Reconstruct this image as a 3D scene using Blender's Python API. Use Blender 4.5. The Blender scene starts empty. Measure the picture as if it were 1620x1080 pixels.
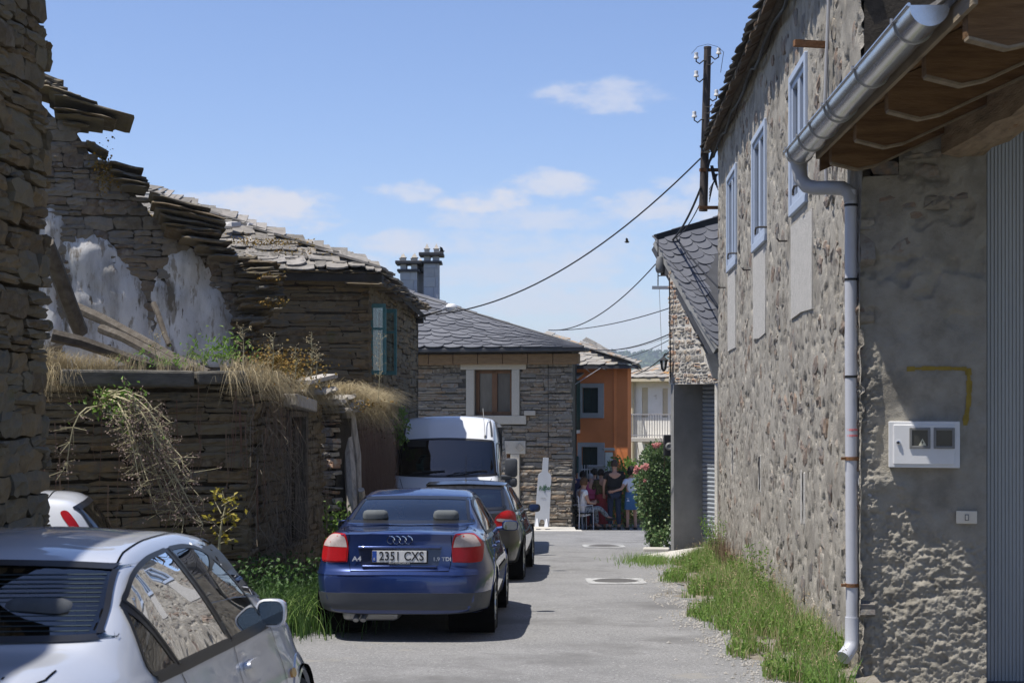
import bpy, bmesh, math, random
import numpy as np
from mathutils import Vector, Matrix
from mathutils.bvhtree import BVHTree
from mathutils.geometry import delaunay_2d_cdt

scene = bpy.context.scene
COL = scene.collection
random.seed(7)
RNG = np.random.default_rng(7)

# ------------------------------------------------------------------ camera
F, CX, HY, EYE = 2500.0, 810.0, 640.0, 1.74
cam_d = bpy.data.cameras.new('camera')
cam = bpy.data.objects.new('camera', cam_d); COL.objects.link(cam)
cam.location = (0, 0, EYE); cam.rotation_euler = (math.pi / 2, 0, 0)
cam_d.sensor_width = 36.0; cam_d.sensor_fit = 'HORIZONTAL'
cam_d.lens = 36.0 * F / 1620.0
cam_d.shift_y = (HY - 540.0) / 1620.0
cam_d.clip_start = 0.05; cam_d.clip_end = 6000
cam_d.dof.use_dof = True; cam_d.dof.focus_distance = 21.0; cam_d.dof.aperture_fstop = 9.0
scene.camera = cam

# ------------------------------------------------------------------ light
SUN = Vector((-0.41, -0.10, 1.0)).normalized()
sun_d = bpy.data.lights.new('sun', 'SUN'); sun_d.energy = 4.6; sun_d.angle = math.radians(0.53)
sun_d.color = (1.0, 0.955, 0.88)
sun = bpy.data.objects.new('sun', sun_d); COL.objects.link(sun)
sun.location = SUN * 40
sun.rotation_euler = (-SUN).to_track_quat('-Z', 'Y').to_euler()

world = bpy.data.worlds.new('World'); scene.world = world; world.use_nodes = True
def build_world():
    nt = world.node_tree; N = nt.nodes; L = nt.links; N.clear()
    def n(t, **k):
        x = N.new(t)
        for a, b in k.items(): setattr(x, a, b)
        return x
    def mth(op, a, b=None, clamp=False):
        x = n('ShaderNodeMath', operation=op); x.use_clamp = clamp
        for i, v in enumerate((a, b)):
            if v is None: continue
            if isinstance(v, (int, float)): x.inputs[i].default_value = v
            else: L.new(v, x.inputs[i])
        return x.outputs[0]
    sky = n('ShaderNodeTexSky'); sky.sky_type = 'NISHITA'; sky.sun_disc = False
    sky.sun_elevation = math.asin(SUN.z); sky.sun_rotation = math.atan2(SUN.x, SUN.y) % (2 * math.pi)
    sky.altitude = 500; sky.air_density = 1.0; sky.dust_density = 0.6; sky.ozone_density = 1.0
    tc = n('ShaderNodeTexCoord')
    sep = n('ShaderNodeSeparateXYZ'); L.new(tc.outputs['Generated'], sep.inputs[0])
    x, y, z = sep.outputs
    az = mth('ARCTAN2', x, y); el = mth('ARCSINE', z)
    comb = n('ShaderNodeCombineXYZ'); L.new(az, comb.inputs[0]); L.new(mth('MULTIPLY', el, 2.2), comb.inputs[1])
    def noise(scale, det, off):
        v = n('ShaderNodeVectorMath', operation='ADD'); L.new(comb.outputs[0], v.inputs[0]); v.inputs[1].default_value = off
        t = n('ShaderNodeTexNoise'); t.inputs['Scale'].default_value = scale; t.inputs['Detail'].default_value = det
        t.inputs['Roughness'].default_value = 0.58
        L.new(v.outputs[0], t.inputs['Vector']); return t.outputs['Fac']
    nb = mth('SUBTRACT', noise(26, 7, (3.1, 0.7, 0.2)), 0.5)
    nf = mth('SUBTRACT', noise(90, 5, (1.1, 4.7, 0.2)), 0.5)
    pert = mth('ADD', mth('MULTIPLY', nb, 2.6), mth('MULTIPLY', nf, 0.9))
    clouds = [(955, 152, 125, 34, .62), (1010, 150, 70, 20, .45), (640, 301, 78, 23, .75), (872, 290, 92, 30, .85),
              (775, 318, 100, 30, 1.0), (410, 338, 150, 46, 1.0), (330, 322, 80, 22, .9), (830, 345, 150, 24, .6), (625, 392, 80, 20, .8),
              (1040, 335, 140, 40, .8), (920, 420, 150, 50, .65), (900, 475, 190, 46, .6), (760, 430, 140, 34, .55), (930, 545, 260, 40, .5),
              (1000, 520, 180, 56, .55), (1105, 300, 80, 30, .65), (560, 420, 80, 26, .55), (830, 385, 230, 36, .55), (640, 385, 110, 26, .75), (850, 350, 190, 34, .65),
              (-420, 330, 260, 60, .8), (2200, 260, 300, 60, .8), (-1500, 240, 420, 80, .8), (3700, 300, 420, 90, .8)]
    tot = None
    for px, py, rx, ry, op in clouds:
        a0 = math.atan((px - CX) / F); e0 = math.atan((HY - py) / F)
        da = mth('MULTIPLY', mth('SUBTRACT', az, a0), F / rx); de = mth('MULTIPLY', mth('SUBTRACT', el, e0), F / ry)
        r2 = mth('ADD', mth('MULTIPLY', da, da), mth('MULTIPLY', de, de))
        v = mth('ADD', mth('SUBTRACT', 0.75, r2), pert)
        mr = n('ShaderNodeMapRange', interpolation_type='SMOOTHERSTEP'); L.new(v, mr.inputs['Value'])
        mr.inputs['From Min'].default_value = -0.15; mr.inputs['From Max'].default_value = 0.95; mr.inputs['To Max'].default_value = op
        tot = mr.outputs[0] if tot is None else mth('MAXIMUM', tot, mr.outputs[0])
    # thin bright veil towards the horizon
    veil = n('ShaderNodeMapRange', interpolation_type='SMOOTHSTEP'); L.new(el, veil.inputs['Value'])
    veil.inputs['From Min'].default_value = 0.16; veil.inputs['From Max'].default_value = 0.01; veil.inputs['To Max'].default_value = 0.12
    tot = mth('MAXIMUM', tot, veil.outputs[0])
    mix = n('ShaderNodeMixRGB'); L.new(tot, mix.inputs[0])
    tint = n('ShaderNodeMixRGB', blend_type='MULTIPLY'); tint.inputs[0].default_value = 1.0
    tint.inputs[2].default_value = (.865, .90, 1.09, 1)
    L.new(sky.outputs[0], tint.inputs[1])
    L.new(tint.outputs[0], mix.inputs[1]); mix.inputs[2].default_value = (5.0, 5.2, 5.9, 1)
    bg = n('ShaderNodeBackground'); bg.inputs['Strength'].default_value = 0.10
    L.new(mix.outputs[0], bg.inputs['Color'])
    out = n('ShaderNodeOutputWorld'); L.new(bg.outputs[0], out.inputs['Surface'])
build_world()

scene.view_settings.view_transform = 'Standard'
scene.view_settings.look = 'None'
scene.view_settings.exposure = 0.55
scene.view_settings.gamma = 1.0
scene.view_settings.use_curve_mapping = False
scene.render.engine = 'CYCLES'
scene.cycles.max_bounces = 8
scene.cycles.transparent_max_bounces = 16
scene.cycles.volume_bounces = 0
scene.cycles.use_denoising = True
scene.cycles.sample_clamp_indirect = 6.0

# ------------------------------------------------------------------ geometry helpers
def P(px, py, Y):
    return Vector(((px - CX) / F * Y, Y, EYE - (py - HY) * Y / F))
def gz(Y):
    z = -0.0344 * Y
    if Y > 37: z -= 0.027 * min(Y - 37, 6)
    if Y > 60: z -= 0.04 * (Y - 60)
    return max(z, -14.0)
def smooth01(t):
    t = max(0.0, min(1.0, t)); return t * t * (3 - 2 * t)

def wm(o):
    m = o.matrix_basis.copy()
    if o.parent is not None: m = wm(o.parent) @ o.matrix_parent_inverse @ m
    return m
def adopt(o, parent):
    """parent o while keeping the world placement it was built with"""
    if parent is not None:
        o.parent = parent; o.matrix_parent_inverse = wm(parent).inverted()
    return o
def tag(o, label=None, cat=None, group=None, kind=None):
    if label: o['label'] = label
    if cat: o['category'] = cat
    if group: o['group'] = group
    if kind: o['kind'] = kind
    return o
def thing(name, label, cat, loc=(0, 0, 0), rotz=0.0, group=None):
    o = bpy.data.objects.new(name, None); COL.objects.link(o)
    o.empty_display_size = 0.3
    o.location = loc; o.rotation_euler = (0, 0, rotz)
    return tag(o, label, cat, group)
def link(name, me, mat=None, parent=None, local=False):
    o = bpy.data.objects.new(name, me); COL.objects.link(o)
    if mat is not None and len(me.materials) == 0: me.materials.append(mat)
    if parent is not None:
        if local: o.parent = parent
        else: adopt(o, parent)
    return o
def mesh(name, v, f, mat=None, parent=None, smooth=False, local=False):
    me = bpy.data.meshes.new(name)
    me.from_pydata([tuple(map(float, p)) for p in v] if not isinstance(v, np.ndarray) else v.tolist(), [], f if not isinstance(f, np.ndarray) else f.tolist())
    if smooth: me.polygons.foreach_set('use_smooth', [True] * len(me.polygons))
    me.update()
    return link(name, me, mat, parent, local)

class MB:
    """collects shapes; build() links them as ONE mesh object"""
    def __init__(s): s.v = []; s.f = []
    def add(s, v, f):
        b = len(s.v); s.v += [Vector(p) for p in v]; s.f += [tuple(i + b for i in q) for q in f]; return s
    def box(s, c, size, M=None):
        x, y, z = (k / 2 for k in size); c = Vector(c)
        pts = [Vector((i * x, j * y, k * z)) for i in (-1, 1) for j in (-1, 1) for k in (-1, 1)]
        if M is not None: pts = [M @ p for p in pts]
        return s.add([c + p for p in pts], [(0, 1, 3, 2), (4, 6, 7, 5), (0, 4, 5, 1), (2, 3, 7, 6), (0, 2, 6, 4), (1, 5, 7, 3)])
    def bbox(s, c, size, M=None, b=0.01):
        """box with bevelled edges"""
        bm = bmesh.new(); bmesh.ops.create_cube(bm, size=1.0)
        for v in bm.verts: v.co = Vector((v.co.x * size[0], v.co.y * size[1], v.co.z * size[2]))
        bmesh.ops.bevel(bm, geom=bm.edges[:], offset=b, segments=2, affect='EDGES', profile=0.5)
        bm.verts.index_update()
        vs = [(M @ v.co if M is not None else v.co) + Vector(c) for v in bm.verts]
        fs = [tuple(v.index for v in f.verts) for f in bm.faces]; bm.free()
        return s.add(vs, fs)
    def hexa(s, b4, t4):
        return s.add(list(b4) + list(t4), [(3, 2, 1, 0), (4, 5, 6, 7), (0, 1, 5, 4), (1, 2, 6, 5), (2, 3, 7, 6), (3, 0, 4, 7)])
    def bar(s, p0, p1, w, h, up=(0, 0, 1)):
        p0, p1 = Vector(p0), Vector(p1); d = (p1 - p0).normalized(); u = Vector(up)
        if abs(d.dot(u)) > 0.98: u = Vector((1, 0, 0))
        r = d.cross(u).normalized() * (w / 2); u = r.cross(d).normalized() * (h / 2)
        return s.hexa([p0 - r - u, p0 + r - u, p0 + r + u, p0 - r + u], [p1 - r - u, p1 + r - u, p1 + r + u, p1 - r + u])
    def tube(s, pts, rad, n=8, caps=True):
        pts = [Vector(p) for p in pts]; m = len(pts)
        if not hasattr(rad, '__len__'): rad = [rad] * m
        ref = Vector((0.13, 0.21, 0.97)); V = []; b = len(s.v); prev = None
        for i in range(m):
            d = (pts[min(i + 1, m - 1)] - pts[max(i - 1, 0)]).normalized()
            if prev is None:
                a = d.cross(ref)
                if a.length < 1e-3: a = d.cross(Vector((1, 0, 0)))
            else: a = prev - d * prev.dot(d)
            a.normalize(); prev = a; c = d.cross(a)
            V += [pts[i] + (a * math.cos(2 * math.pi * k / n) + c * math.sin(2 * math.pi * k / n)) * rad[i] for k in range(n)]
        fs = [(i * n + k, i * n + (k + 1) % n, (i + 1) * n + (k + 1) % n, (i + 1) * n + k) for i in range(m - 1) for k in range(n)]
        if caps: fs += [tuple(range(n - 1, -1, -1)), tuple((m - 1) * n + k for k in range(n))]
        return s.add(V, fs)
    def lathe(s, prof, M=None, n=16, loc=(0, 0, 0)):
        """prof: (radius, z) pairs round local z"""
        M = M or Matrix.Identity(3); L = Vector(loc); V = []
        for r, z in prof:
            V += [L + M @ Vector((r * math.cos(2 * math.pi * k / n), r * math.sin(2 * math.pi * k / n), z)) for k in range(n)]
        m = len(prof)
        fs = [(i * n + k, i * n + (k + 1) % n, (i + 1) * n + (k + 1) % n, (i + 1) * n + k) for i in range(m - 1) for k in range(n)]
        if prof[0][0] > 1e-5: fs.append(tuple(range(n - 1, -1, -1)))
        if prof[-1][0] > 1e-5: fs.append(tuple((m - 1) * n + k for k in range(n)))
        return s.add(V, fs)
    def prism(s, poly, d0, d1, fn):
        """polygon in 2D pushed from depth d0 to d1; fn(u, v, d) gives the 3D point"""
        n = len(poly)
        return s.add([fn(u, v, d0) for u, v in poly] + [fn(u, v, d1) for u, v in poly],
                     [tuple(range(n)), tuple(range(2 * n - 1, n - 1, -1))] + [(i, i + n, (i + 1) % n + n, (i + 1) % n) for i in range(n)])
    def build(s, name, mat, parent=None, smooth=False, local=False):
        o = mesh(name, s.v, s.f, mat, parent, False, local)
        me = o.data; bm = bmesh.new(); bm.from_mesh(me)
        bmesh.ops.recalc_face_normals(bm, faces=bm.faces[:]); bm.to_mesh(me); bm.free()
        if smooth: shade(o, smooth if isinstance(smooth, (int, float)) and smooth is not True else 40)
        return o
def shade(o, deg=40):
    me = o.data; me.polygons.foreach_set('use_smooth', [True] * len(me.polygons))
    bm = bmesh.new(); bm.from_mesh(me)
    for e in bm.edges:
        if len(e.link_faces) == 2 and e.calc_face_angle(0) > math.radians(deg): e.smooth = False
    bm.to_mesh(me); bm.free()

# ------------------------------------------------------------------ numpy noise
def _hash(ix, iy, seed):
    h = (ix.astype(np.int64) * 374761393 + iy.astype(np.int64) * 668265263 + seed * 1442695041) & 0x7fffffff
    h = ((h ^ (h >> 13)) * 1274126177) & 0x7fffffff
    h = (h ^ (h >> 16)) & 0xffff
    return h / 65535.0
def vnoise(x, y, seed=0):
    x = np.asarray(x, float); y = np.asarray(y, float)
    ix = np.floor(x); iy = np.floor(y); fx = x - ix; fy = y - iy
    fx = fx * fx * fx * (fx * (fx * 6 - 15) + 10); fy = fy * fy * fy * (fy * (fy * 6 - 15) + 10)
    a = _hash(ix, iy, seed); b = _hash(ix + 1, iy, seed); c = _hash(ix, iy + 1, seed); d = _hash(ix + 1, iy + 1, seed)
    return (a * (1 - fx) + b * fx) * (1 - fy) + (c * (1 - fx) + d * fx) * fy
def fbm(x, y, seed=0, oct=4, gain=0.5):
    t = 0; amp = 1; s = 0
    for k in range(oct):
        t = t + amp * vnoise(x * 2 ** k + 17.3 * k, y * 2 ** k + 9.1 * k, seed + k); s += amp; amp *= gain
    return t / s
def worley(x, y, seed=0):
    """F1, F2 and cell id"""
    x = np.asarray(x, float); y = np.asarray(y, float); ix = np.floor(x); iy = np.floor(y)
    f1 = np.full(x.shape, 9.0); f2 = np.full(x.shape, 9.0); cid = np.zeros(x.shape)
    for dx in (-1, 0, 1):
        for dy in (-1, 0, 1):
            cx = ix + dx; cy = iy + dy
            d = np.hypot(cx + _hash(cx, cy, seed) - x, cy + _hash(cx, cy, seed + 5) - y)
            near = d < f1
            f2 = np.where(near, f1, np.minimum(f2, d)); cid = np.where(near, _hash(cx, cy, seed + 9), cid); f1 = np.where(near, d, f1)
    return f1, f2, cid

# ------------------------------------------------------------------ materials
def mk(name, cols, rough=0.8, scale=8.0, bump=0.0, bscale=None, metal=0.0, spec=0.4, rand=False, detail=6.0, stretch=(1, 1, 1), coat=0.0,
       spots=None, attr=None, bdist=0.02, transl=0.0, contrast=1.0):
    """noise ramp over cols; rand adds a value per object and per island; spots=(colour, scale, threshold, softness)"""
    m = bpy.data.materials.new(name); m.use_nodes = True; nt = m.node_tree; N = nt.nodes; L = nt.links
    b = N['Principled BSDF']; b.inputs['Roughness'].default_value = rough; b.inputs['Metallic'].default_value = metal
    b.inputs['Specular IOR Level'].default_value = spec
    if coat: b.inputs['Coat Weight'].default_value = coat; b.inputs['Coat Roughness'].default_value = 0.03
    geo = N.new('ShaderNodeNewGeometry'); mp = N.new('ShaderNodeVectorMath'); mp.operation = 'MULTIPLY'
    L.new(geo.outputs['Position'], mp.inputs[0]); mp.inputs[1].default_value = stretch
    def mth(op, a, c):
        x = N.new('ShaderNodeMath'); x.operation = op
        for i, v in enumerate((a, c)):
            if isinstance(v, (int, float)): x.inputs[i].default_value = v
            else: L.new(v, x.inputs[i])
        return x.outputs[0]
    fac = None
    if len(cols) > 1 or bump:
        tn = N.new('ShaderNodeTexNoise'); tn.inputs['Scale'].default_value = scale; tn.inputs['Detail'].default_value = detail
        tn.inputs['Roughness'].default_value = 0.62; L.new(mp.outputs[0], tn.inputs['Vector'])
        mr = N.new('ShaderNodeMapRange'); L.new(tn.outputs['Fac'], mr.inputs['Value'])
        w = 0.25 / contrast; mr.inputs['From Min'].default_value = 0.5 - w; mr.inputs['From Max'].default_value = 0.5 + w
        fac = mr.outputs[0]
    if rand:
        oi = N.new('ShaderNodeObjectInfo')
        r = mth('FRACT', mth('ADD', oi.outputs['Random'], geo.outputs['Random Per Island']), 0)
        fac = mth('ADD', mth('MULTIPLY', r, 0.78), mth('MULTIPLY', fac, 0.30)) if fac is not None else r
        fac = mth('SUBTRACT', fac, 0.04)
    if attr:
        at = N.new('ShaderNodeAttribute'); at.attribute_name = attr; fac = mth('ADD', mth('MULTIPLY', at.outputs['Fac'], 0.8), mth('MULTIPLY', fac, 0.2))
    if len(cols) > 1:
        cr = N.new('ShaderNodeValToRGB'); e = cr.color_ramp.elements
        while len(e) < len(cols): e.new(0.5)
        for i, c in enumerate(cols): e[i].position = i / (len(cols) - 1); e[i].color = (*c, 1)
        L.new(fac, cr.inputs['Fac']); col = cr.outputs['Color']
    else:
        rgb = N.new('ShaderNodeRGB'); rgb.outputs[0].default_value = (*cols[0], 1); col = rgb.outputs[0]
    if spots:
        for sp in (spots if isinstance(spots, list) else [spots]):
            sc, ss, th, so = sp
            t2 = N.new('ShaderNodeTexNoise'); t2.inputs['Scale'].default_value = ss; t2.inputs['Detail'].default_value = 5
            t2.inputs['Roughness'].default_value = 0.65
            L.new(mp.outputs[0], t2.inputs['Vector'])
            m2 = N.new('ShaderNodeMapRange'); L.new(t2.outputs['Fac'], m2.inputs['Value'])
            m2.inputs['From Min'].default_value = th; m2.inputs['From Max'].default_value = th + so
            mx = N.new('ShaderNodeMixRGB'); L.new(m2.outputs[0], mx.inputs[0]); L.new(col, mx.inputs[1]); mx.inputs[2].default_value = (*sc, 1); col = mx.outputs[0]
    L.new(col, b.inputs['Base Color'])
    if bump:
        tb = N.new('ShaderNodeTexNoise'); tb.inputs['Scale'].default_value = bscale or scale * 3; tb.inputs['Detail'].default_value = 6
        tb.inputs['Roughness'].default_value = 0.65; L.new(mp.outputs[0], tb.inputs['Vector'])
        bp = N.new('ShaderNodeBump'); bp.inputs['Strength'].default_value = bump; bp.inputs['Distance'].default_value = bdist
        L.new(tb.outputs['Fac'], bp.inputs['Height']); L.new(bp.outputs[0], b.inputs['Normal'])
    if transl:
        b.inputs['Subsurface Weight'].default_value = 0.0
        tr = N.new('ShaderNodeBsdfTranslucent'); L.new(col, tr.inputs['Color']); mixs = N.new('ShaderNodeMixShader'); mixs.inputs[0].default_value = transl
        L.new(b.outputs[0], mixs.inputs[1]); L.new(tr.outputs[0], mixs.inputs[2]); L.new(mixs.outputs[0], N['Material Output'].inputs['Surface'])
    return m
def glass_mat(name, tint=(0.5, 0.55, 0.55), refl=(1, 1, 1), rough=0.0):
    """thin pane: see-through tint with mirror reflection by angle"""
    m = bpy.data.materials.new(name); m.use_nodes = True; nt = m.node_tree; N = nt.nodes; L = nt.links; N.clear()
    fr = N.new('ShaderNodeFresnel'); fr.inputs['IOR'].default_value = 1.9
    tr = N.new('ShaderNodeBsdfTransparent'); tr.inputs['Color'].default_value = (*tint, 1)
    gl = N.new('ShaderNodeBsdfGlossy'); gl.inputs['Color'].default_value = (*refl, 1); gl.inputs['Roughness'].default_value = rough
    mx = N.new('ShaderNodeMixShader'); L.new(fr.outputs[0], mx.inputs[0]); L.new(tr.outputs[0], mx.inputs[1]); L.new(gl.outputs[0], mx.inputs[2])
    o = N.new('ShaderNodeOutputMaterial'); L.new(mx.outputs[0], o.inputs['Surface']); return m

M = {}
def mats():
    schist = [(.07, .06, .045), (.105, .088, .062), (.14, .118, .085), (.11, .104, .092), (.165, .13, .082), (.09, .066, .043), (.19, .165, .125)]
    M['schist'] = mk('schist', schist, .9, 9, .55, 34, rand=True, spots=((.16, .13, .07), 3.2, .60, .10), spec=.25)
    M['schist_dark'] = mk('schist_dark', [(.085, .067, .042), (.145, .115, .072), (.175, .142, .088), (.13, .114, .085), (.20, .146, .08), (.11, .08, .047), (.225, .19, .135)], .92, 9, .55, 34, rand=True,
                          spots=((.12, .11, .05), 2.6, .62, .1), spec=.2)
    M['schist_far'] = mk('schist_far', [(.12, .105, .088), (.22, .20, .168), (.175, .16, .138), (.29, .25, .195), (.22, .155, .10), (.26, .24, .21), (.14, .115, .088), (.32, .29, .24), (.25, .19, .13)], .9, 9, .5, 30, rand=True, spec=.25)
    M['joint'] = mk('joint', [(.03, .027, .022), (.07, .06, .048)], .95, 12, .6, 40, spec=.1)
    M['joint_dark'] = mk('joint_dark', [(.03, .024, .016), (.075, .06, .04)], .95, 12, .6, 40, spec=.1)
    M['rubble'] = mk('rubble', [(.19, .165, .135), (.28, .245, .195), (.15, .145, .14), (.24, .175, .13), (.25, .235, .21), (.17, .125, .10), (.33, .30, .25), (.21, .20, .19)], .9, 14, .5, 40, rand=True, spec=.2)
    M['mortar'] = mk('mortar', [(.155, .140, .118), (.325, .300, .258), (.40, .374, .328)], .95, 3.5, .5, 70, spec=.15, attr='tone', spots=[((.225, .208, .18), 1.3, .53, .2), ((.16, .145, .12), 4.2, .62, .08), ((.48, .45, .395), 5, .66, .1)], bdist=.03)
    M['mortar_white'] = mk('mortar_white', [(.42, .39, .34), (.62, .59, .53)], .95, 6, .5, 50, spec=.1)
    M['garage_stone'] = mk('garage_stone', [(.30, .28, .24), (.40, .36, .30), (.24, .23, .21), (.34, .31, .27), (.33, .19, .115), (.42, .39, .34), (.30, .24, .18), (.37, .33, .27)], .9, 14, .4, 40, rand=True, spec=.2)
    M['roughcast'] = mk('roughcast', [(.20, .183, .152), (.30, .278, .236), (.36, .338, .292)], .95, 5, .6, 90, spec=.12, spots=((.17, .16, .14), 1.6, .55, .2), bdist=.02)
    M['plaster'] = mk('plaster', [(.28, .265, .24), (.50, .485, .465), (.60, .59, .575)], .9, 2.2, .4, 20, spec=.15, spots=[((.14, .118, .088), 1.7, .545, .07), ((.28, .25, .21), 7, .56, .08), ((.12, .10, .075), 5.5, .64, .04)], stretch=(1.7, 1.7, .45), contrast=1.4)
    M['plaster_old'] = mk('plaster_old', [(.40, .385, .36), (.52, .50, .465)], .95, 12, .7, 90, spec=.1, spots=((.36, .345, .32), 26, .55, .1))
    M['slate_old'] = mk('slate_old', [(.085, .074, .06), (.17, .155, .135), (.24, .22, .195), (.125, .115, .10), (.29, .27, .245), (.11, .095, .075)], .75, 6, .4, 30, rand=True, spec=.35, spots=[((.16, .115, .05), 3.0, .60, .08), ((.12, .11, .04), 6, .64, .08)])
    M['slate_dark'] = mk('slate_dark', [(.03, .027, .022), (.06, .054, .045), (.085, .075, .06)], .85, 6, .4, 30, rand=True, spec=.25)
    M['slate_new'] = mk('slate_new', [(.085, .089, .104), (.11, .114, .13), (.135, .139, .155), (.095, .098, .112)], .72, 5, .15, 40, rand=True, spec=.2)
    M['slate_lichen'] = mk('slate_lichen', [(.20, .185, .165), (.30, .28, .25), (.24, .225, .20), (.36, .34, .30)], .85, 4, .3, 20, rand=True, spec=.25, spots=[((.45, .23, .06), 1.7, .57, .07), ((.40, .25, .05), 7, .66, .05)])
    M['asphalt'] = mk('asphalt', [(.15, .15, .15), (.19, .189, .188), (.225, .224, .222)], .9, 1.3, .8, 60, spec=.22, spots=[((.31, .305, .30), 34, .565, .06), ((.105, .104, .103), 40, .575, .06), ((.30, .297, .29), 90, .58, .05), ((.13, .128, .126), .55, .54, .14), ((.235, .225, .205), .9, .64, .06)], bdist=.012)
    M['dirt'] = mk('dirt', [(.13, .11, .085), (.20, .18, .15), (.26, .24, .215)], .95, 7, .6, 60, spec=.1)
    M['ground'] = mk('ground', [(.06, .075, .03), (.11, .11, .05), (.16, .13, .08)], .95, .35, .3, 5, spec=.1)
    M['hill'] = mk('hill', [(.03, .05, .018), (.05, .075, .026), (.075, .095, .04)], .95, .03, 0, spec=.05)
    M['concrete'] = mk('concrete', [(.17, .17, .165), (.22, .22, .215), (.27, .27, .262)], .9, 1.6, .3, 40, spec=.2, spots=((.12, .12, .12), 1.1, .52, .2))
    M['concrete_light'] = mk('concrete_light', [(.42, .40, .36), (.50, .48, .44)], .9, 4, .3, 60, spec=.2)
    M['granite'] = mk('granite', [(.44, .40, .33), (.54, .495, .42)], .85, 30, .2, 90, spec=.25, spots=((.44, .40, .34), 2, .58, .15))
    M['timber_old'] = mk('timber_old', [(.06, .049, .038), (.105, .09, .072), (.155, .138, .115)], .9, 9, .5, 24, spec=.15)
    M['schist_tan'] = mk('schist_tan', [(.11, .092, .07), (.17, .145, .11), (.22, .19, .15), (.15, .14, .125), (.21, .165, .115), (.13, .10, .075), (.25, .225, .19)], .9, 9, .6, 34, rand=True, spec=.2)
    M['timber_grey'] = mk('timber_grey', [(.20, .185, .165), (.40, .37, .33), (.52, .48, .43)], .9, 7, .6, 26, spec=.15, stretch=(3, 3, .7))
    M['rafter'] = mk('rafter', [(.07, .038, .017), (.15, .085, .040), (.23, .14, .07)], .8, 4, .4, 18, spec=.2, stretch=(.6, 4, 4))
    M['board'] = mk('board', [(.08, .045, .022), (.19, .11, .052), (.28, .18, .095)], .85, 3, .4, 14, spec=.15, stretch=(3, .6, 3), rand=True)
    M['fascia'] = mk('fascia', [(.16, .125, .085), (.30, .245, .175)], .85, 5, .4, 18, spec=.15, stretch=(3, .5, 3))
    M['beam'] = mk('beam', [(.15, .115, .08), (.30, .225, .15), (.40, .31, .21)], .9, 6, .7, 22, spec=.12, stretch=(3, .6, 3), spots=((.22, .11, .05), 4, .62, .08))
    M['cornice'] = mk('cornice', [(.17, .105, .055), (.27, .175, .095)], .8, 8, .2, 30, spec=.2, stretch=(.4, 2, 3))
    M['brown_wood'] = mk('brown_wood', [(.13, .062, .028), (.20, .10, .048)], .6, 8, .1, 40, spec=.35, stretch=(3, 3, .5))
    M['pole_wood'] = mk('pole_wood', [(.030, .025, .022), (.070, .058, .052), (.115, .10, .094)], .9, 9, .7, 22, spec=.15, stretch=(3, 3, .3))
    M['blue_frame'] = mk('blue_frame', [(.33, .385, .48), (.38, .43, .52)], .5, 6, .05, 40, spec=.4)
    M['teal_frame'] = mk('teal_frame', [(.055, .16, .165), (.10, .235, .235)], .7, 14, .2, 40, spec=.3)
    M['zinc'] = mk('zinc', [(.56, .57, .59), (.68, .69, .71)], .26, 3, .06, 10, metal=.92, spec=.5)
    M['zinc_seam'] = mk('zinc_seam', [(.36, .36, .36)], .45, 3, metal=.8)
    M['pvc'] = mk('pvc', [(.42, .43, .47), (.48, .49, .53)], .45, 2, .04, 30, spec=.45, spots=((.34, .24, .15), 2.4, .68, .05), stretch=(1, 1, .6))
    M['pvc_grey'] = mk('pvc_grey', [(.30, .30, .31), (.36, .36, .37)], .5, 4, spec=.4)
    M['rust'] = mk('rust', [(.11, .05, .022), (.21, .105, .05), (.08, .055, .04)], .9, 20, .4, 80, spec=.2)
    M['iron'] = mk('iron', [(.03, .028, .026), (.06, .05, .045)], .7, 20, .2, 80, spec=.3)
    M['corrugated'] = mk('corrugated', [(.34, .34, .335), (.41, .41, .40)], .5, 1.4, .08, 20, metal=.35, spec=.4, stretch=(4, 4, .4))
    M['roller'] = mk('roller', [(.34, .37, .41), (.42, .45, .49)], .5, 2, .05, 30, metal=.3, spec=.4)
    M['white_plastic'] = mk('white_plastic', [(.62, .62, .62), (.70, .70, .70)], .45, 5, .02, 30, spec=.4)
    M['grey_plastic'] = mk('grey_plastic', [(.16, .16, .155), (.20, .20, .195)], .5, 8, spec=.4)
    M['cream_plastic'] = mk('cream_plastic', [(.62, .56, .45), (.68, .62, .52)], .5, 8, spec=.4)
    M['black'] = mk('black', [(.012, .012, .013)], .55, spec=.4)
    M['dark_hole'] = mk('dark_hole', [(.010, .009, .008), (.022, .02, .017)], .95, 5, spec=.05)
    M['yellow_paint'] = mk('yellow_paint', [(.20, .145, .03), (.34, .24, .045)], .8, 14, .2, 60, spec=.2)
    M['white_paint'] = mk('white_paint', [(.30, .30, .295), (.48, .48, .47)], .8, 9, .1, 80, spec=.2, spots=((.21, .21, .205), 9, .50, .10), contrast=1.5)
    M['worn_paint'] = mk('worn_paint', [(.19, .19, .188), (.27, .27, .265)], .85, 9, .2, 80, spec=.2, spots=((.185, .184, .182), 14, .46, .12))
    M['manhole'] = mk('manhole', [(.07, .066, .062), (.13, .125, .118)], .75, 30, .3, 90, metal=.3, spec=.35)
    M['orange_wall'] = mk('orange_wall', [(.72, .235, .08), (.80, .27, .10)], .9, 2, .1, 40, spec=.15, spots=((.66, .21, .072), 1.1, .56, .2))
    M['white_wall'] = mk('white_wall', [(.70, .68, .62), (.80, .78, .73)], .9, 2.5, .15, 30, spec=.15, spots=((.55, .52, .46), 3, .63, .08))
    M['grey_trim'] = mk('grey_trim', [(.36, .37, .38), (.42, .43, .44)], .85, 8, spec=.2)
    M['dark_green'] = mk('dark_green', [(.010, .030, .026), (.016, .042, .036)], .6, 6, spec=.3)
    M['green_trim'] = mk('green_trim', [(.014, .055, .048), (.022, .07, .06)], .55, 6, spec=.35)
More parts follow.
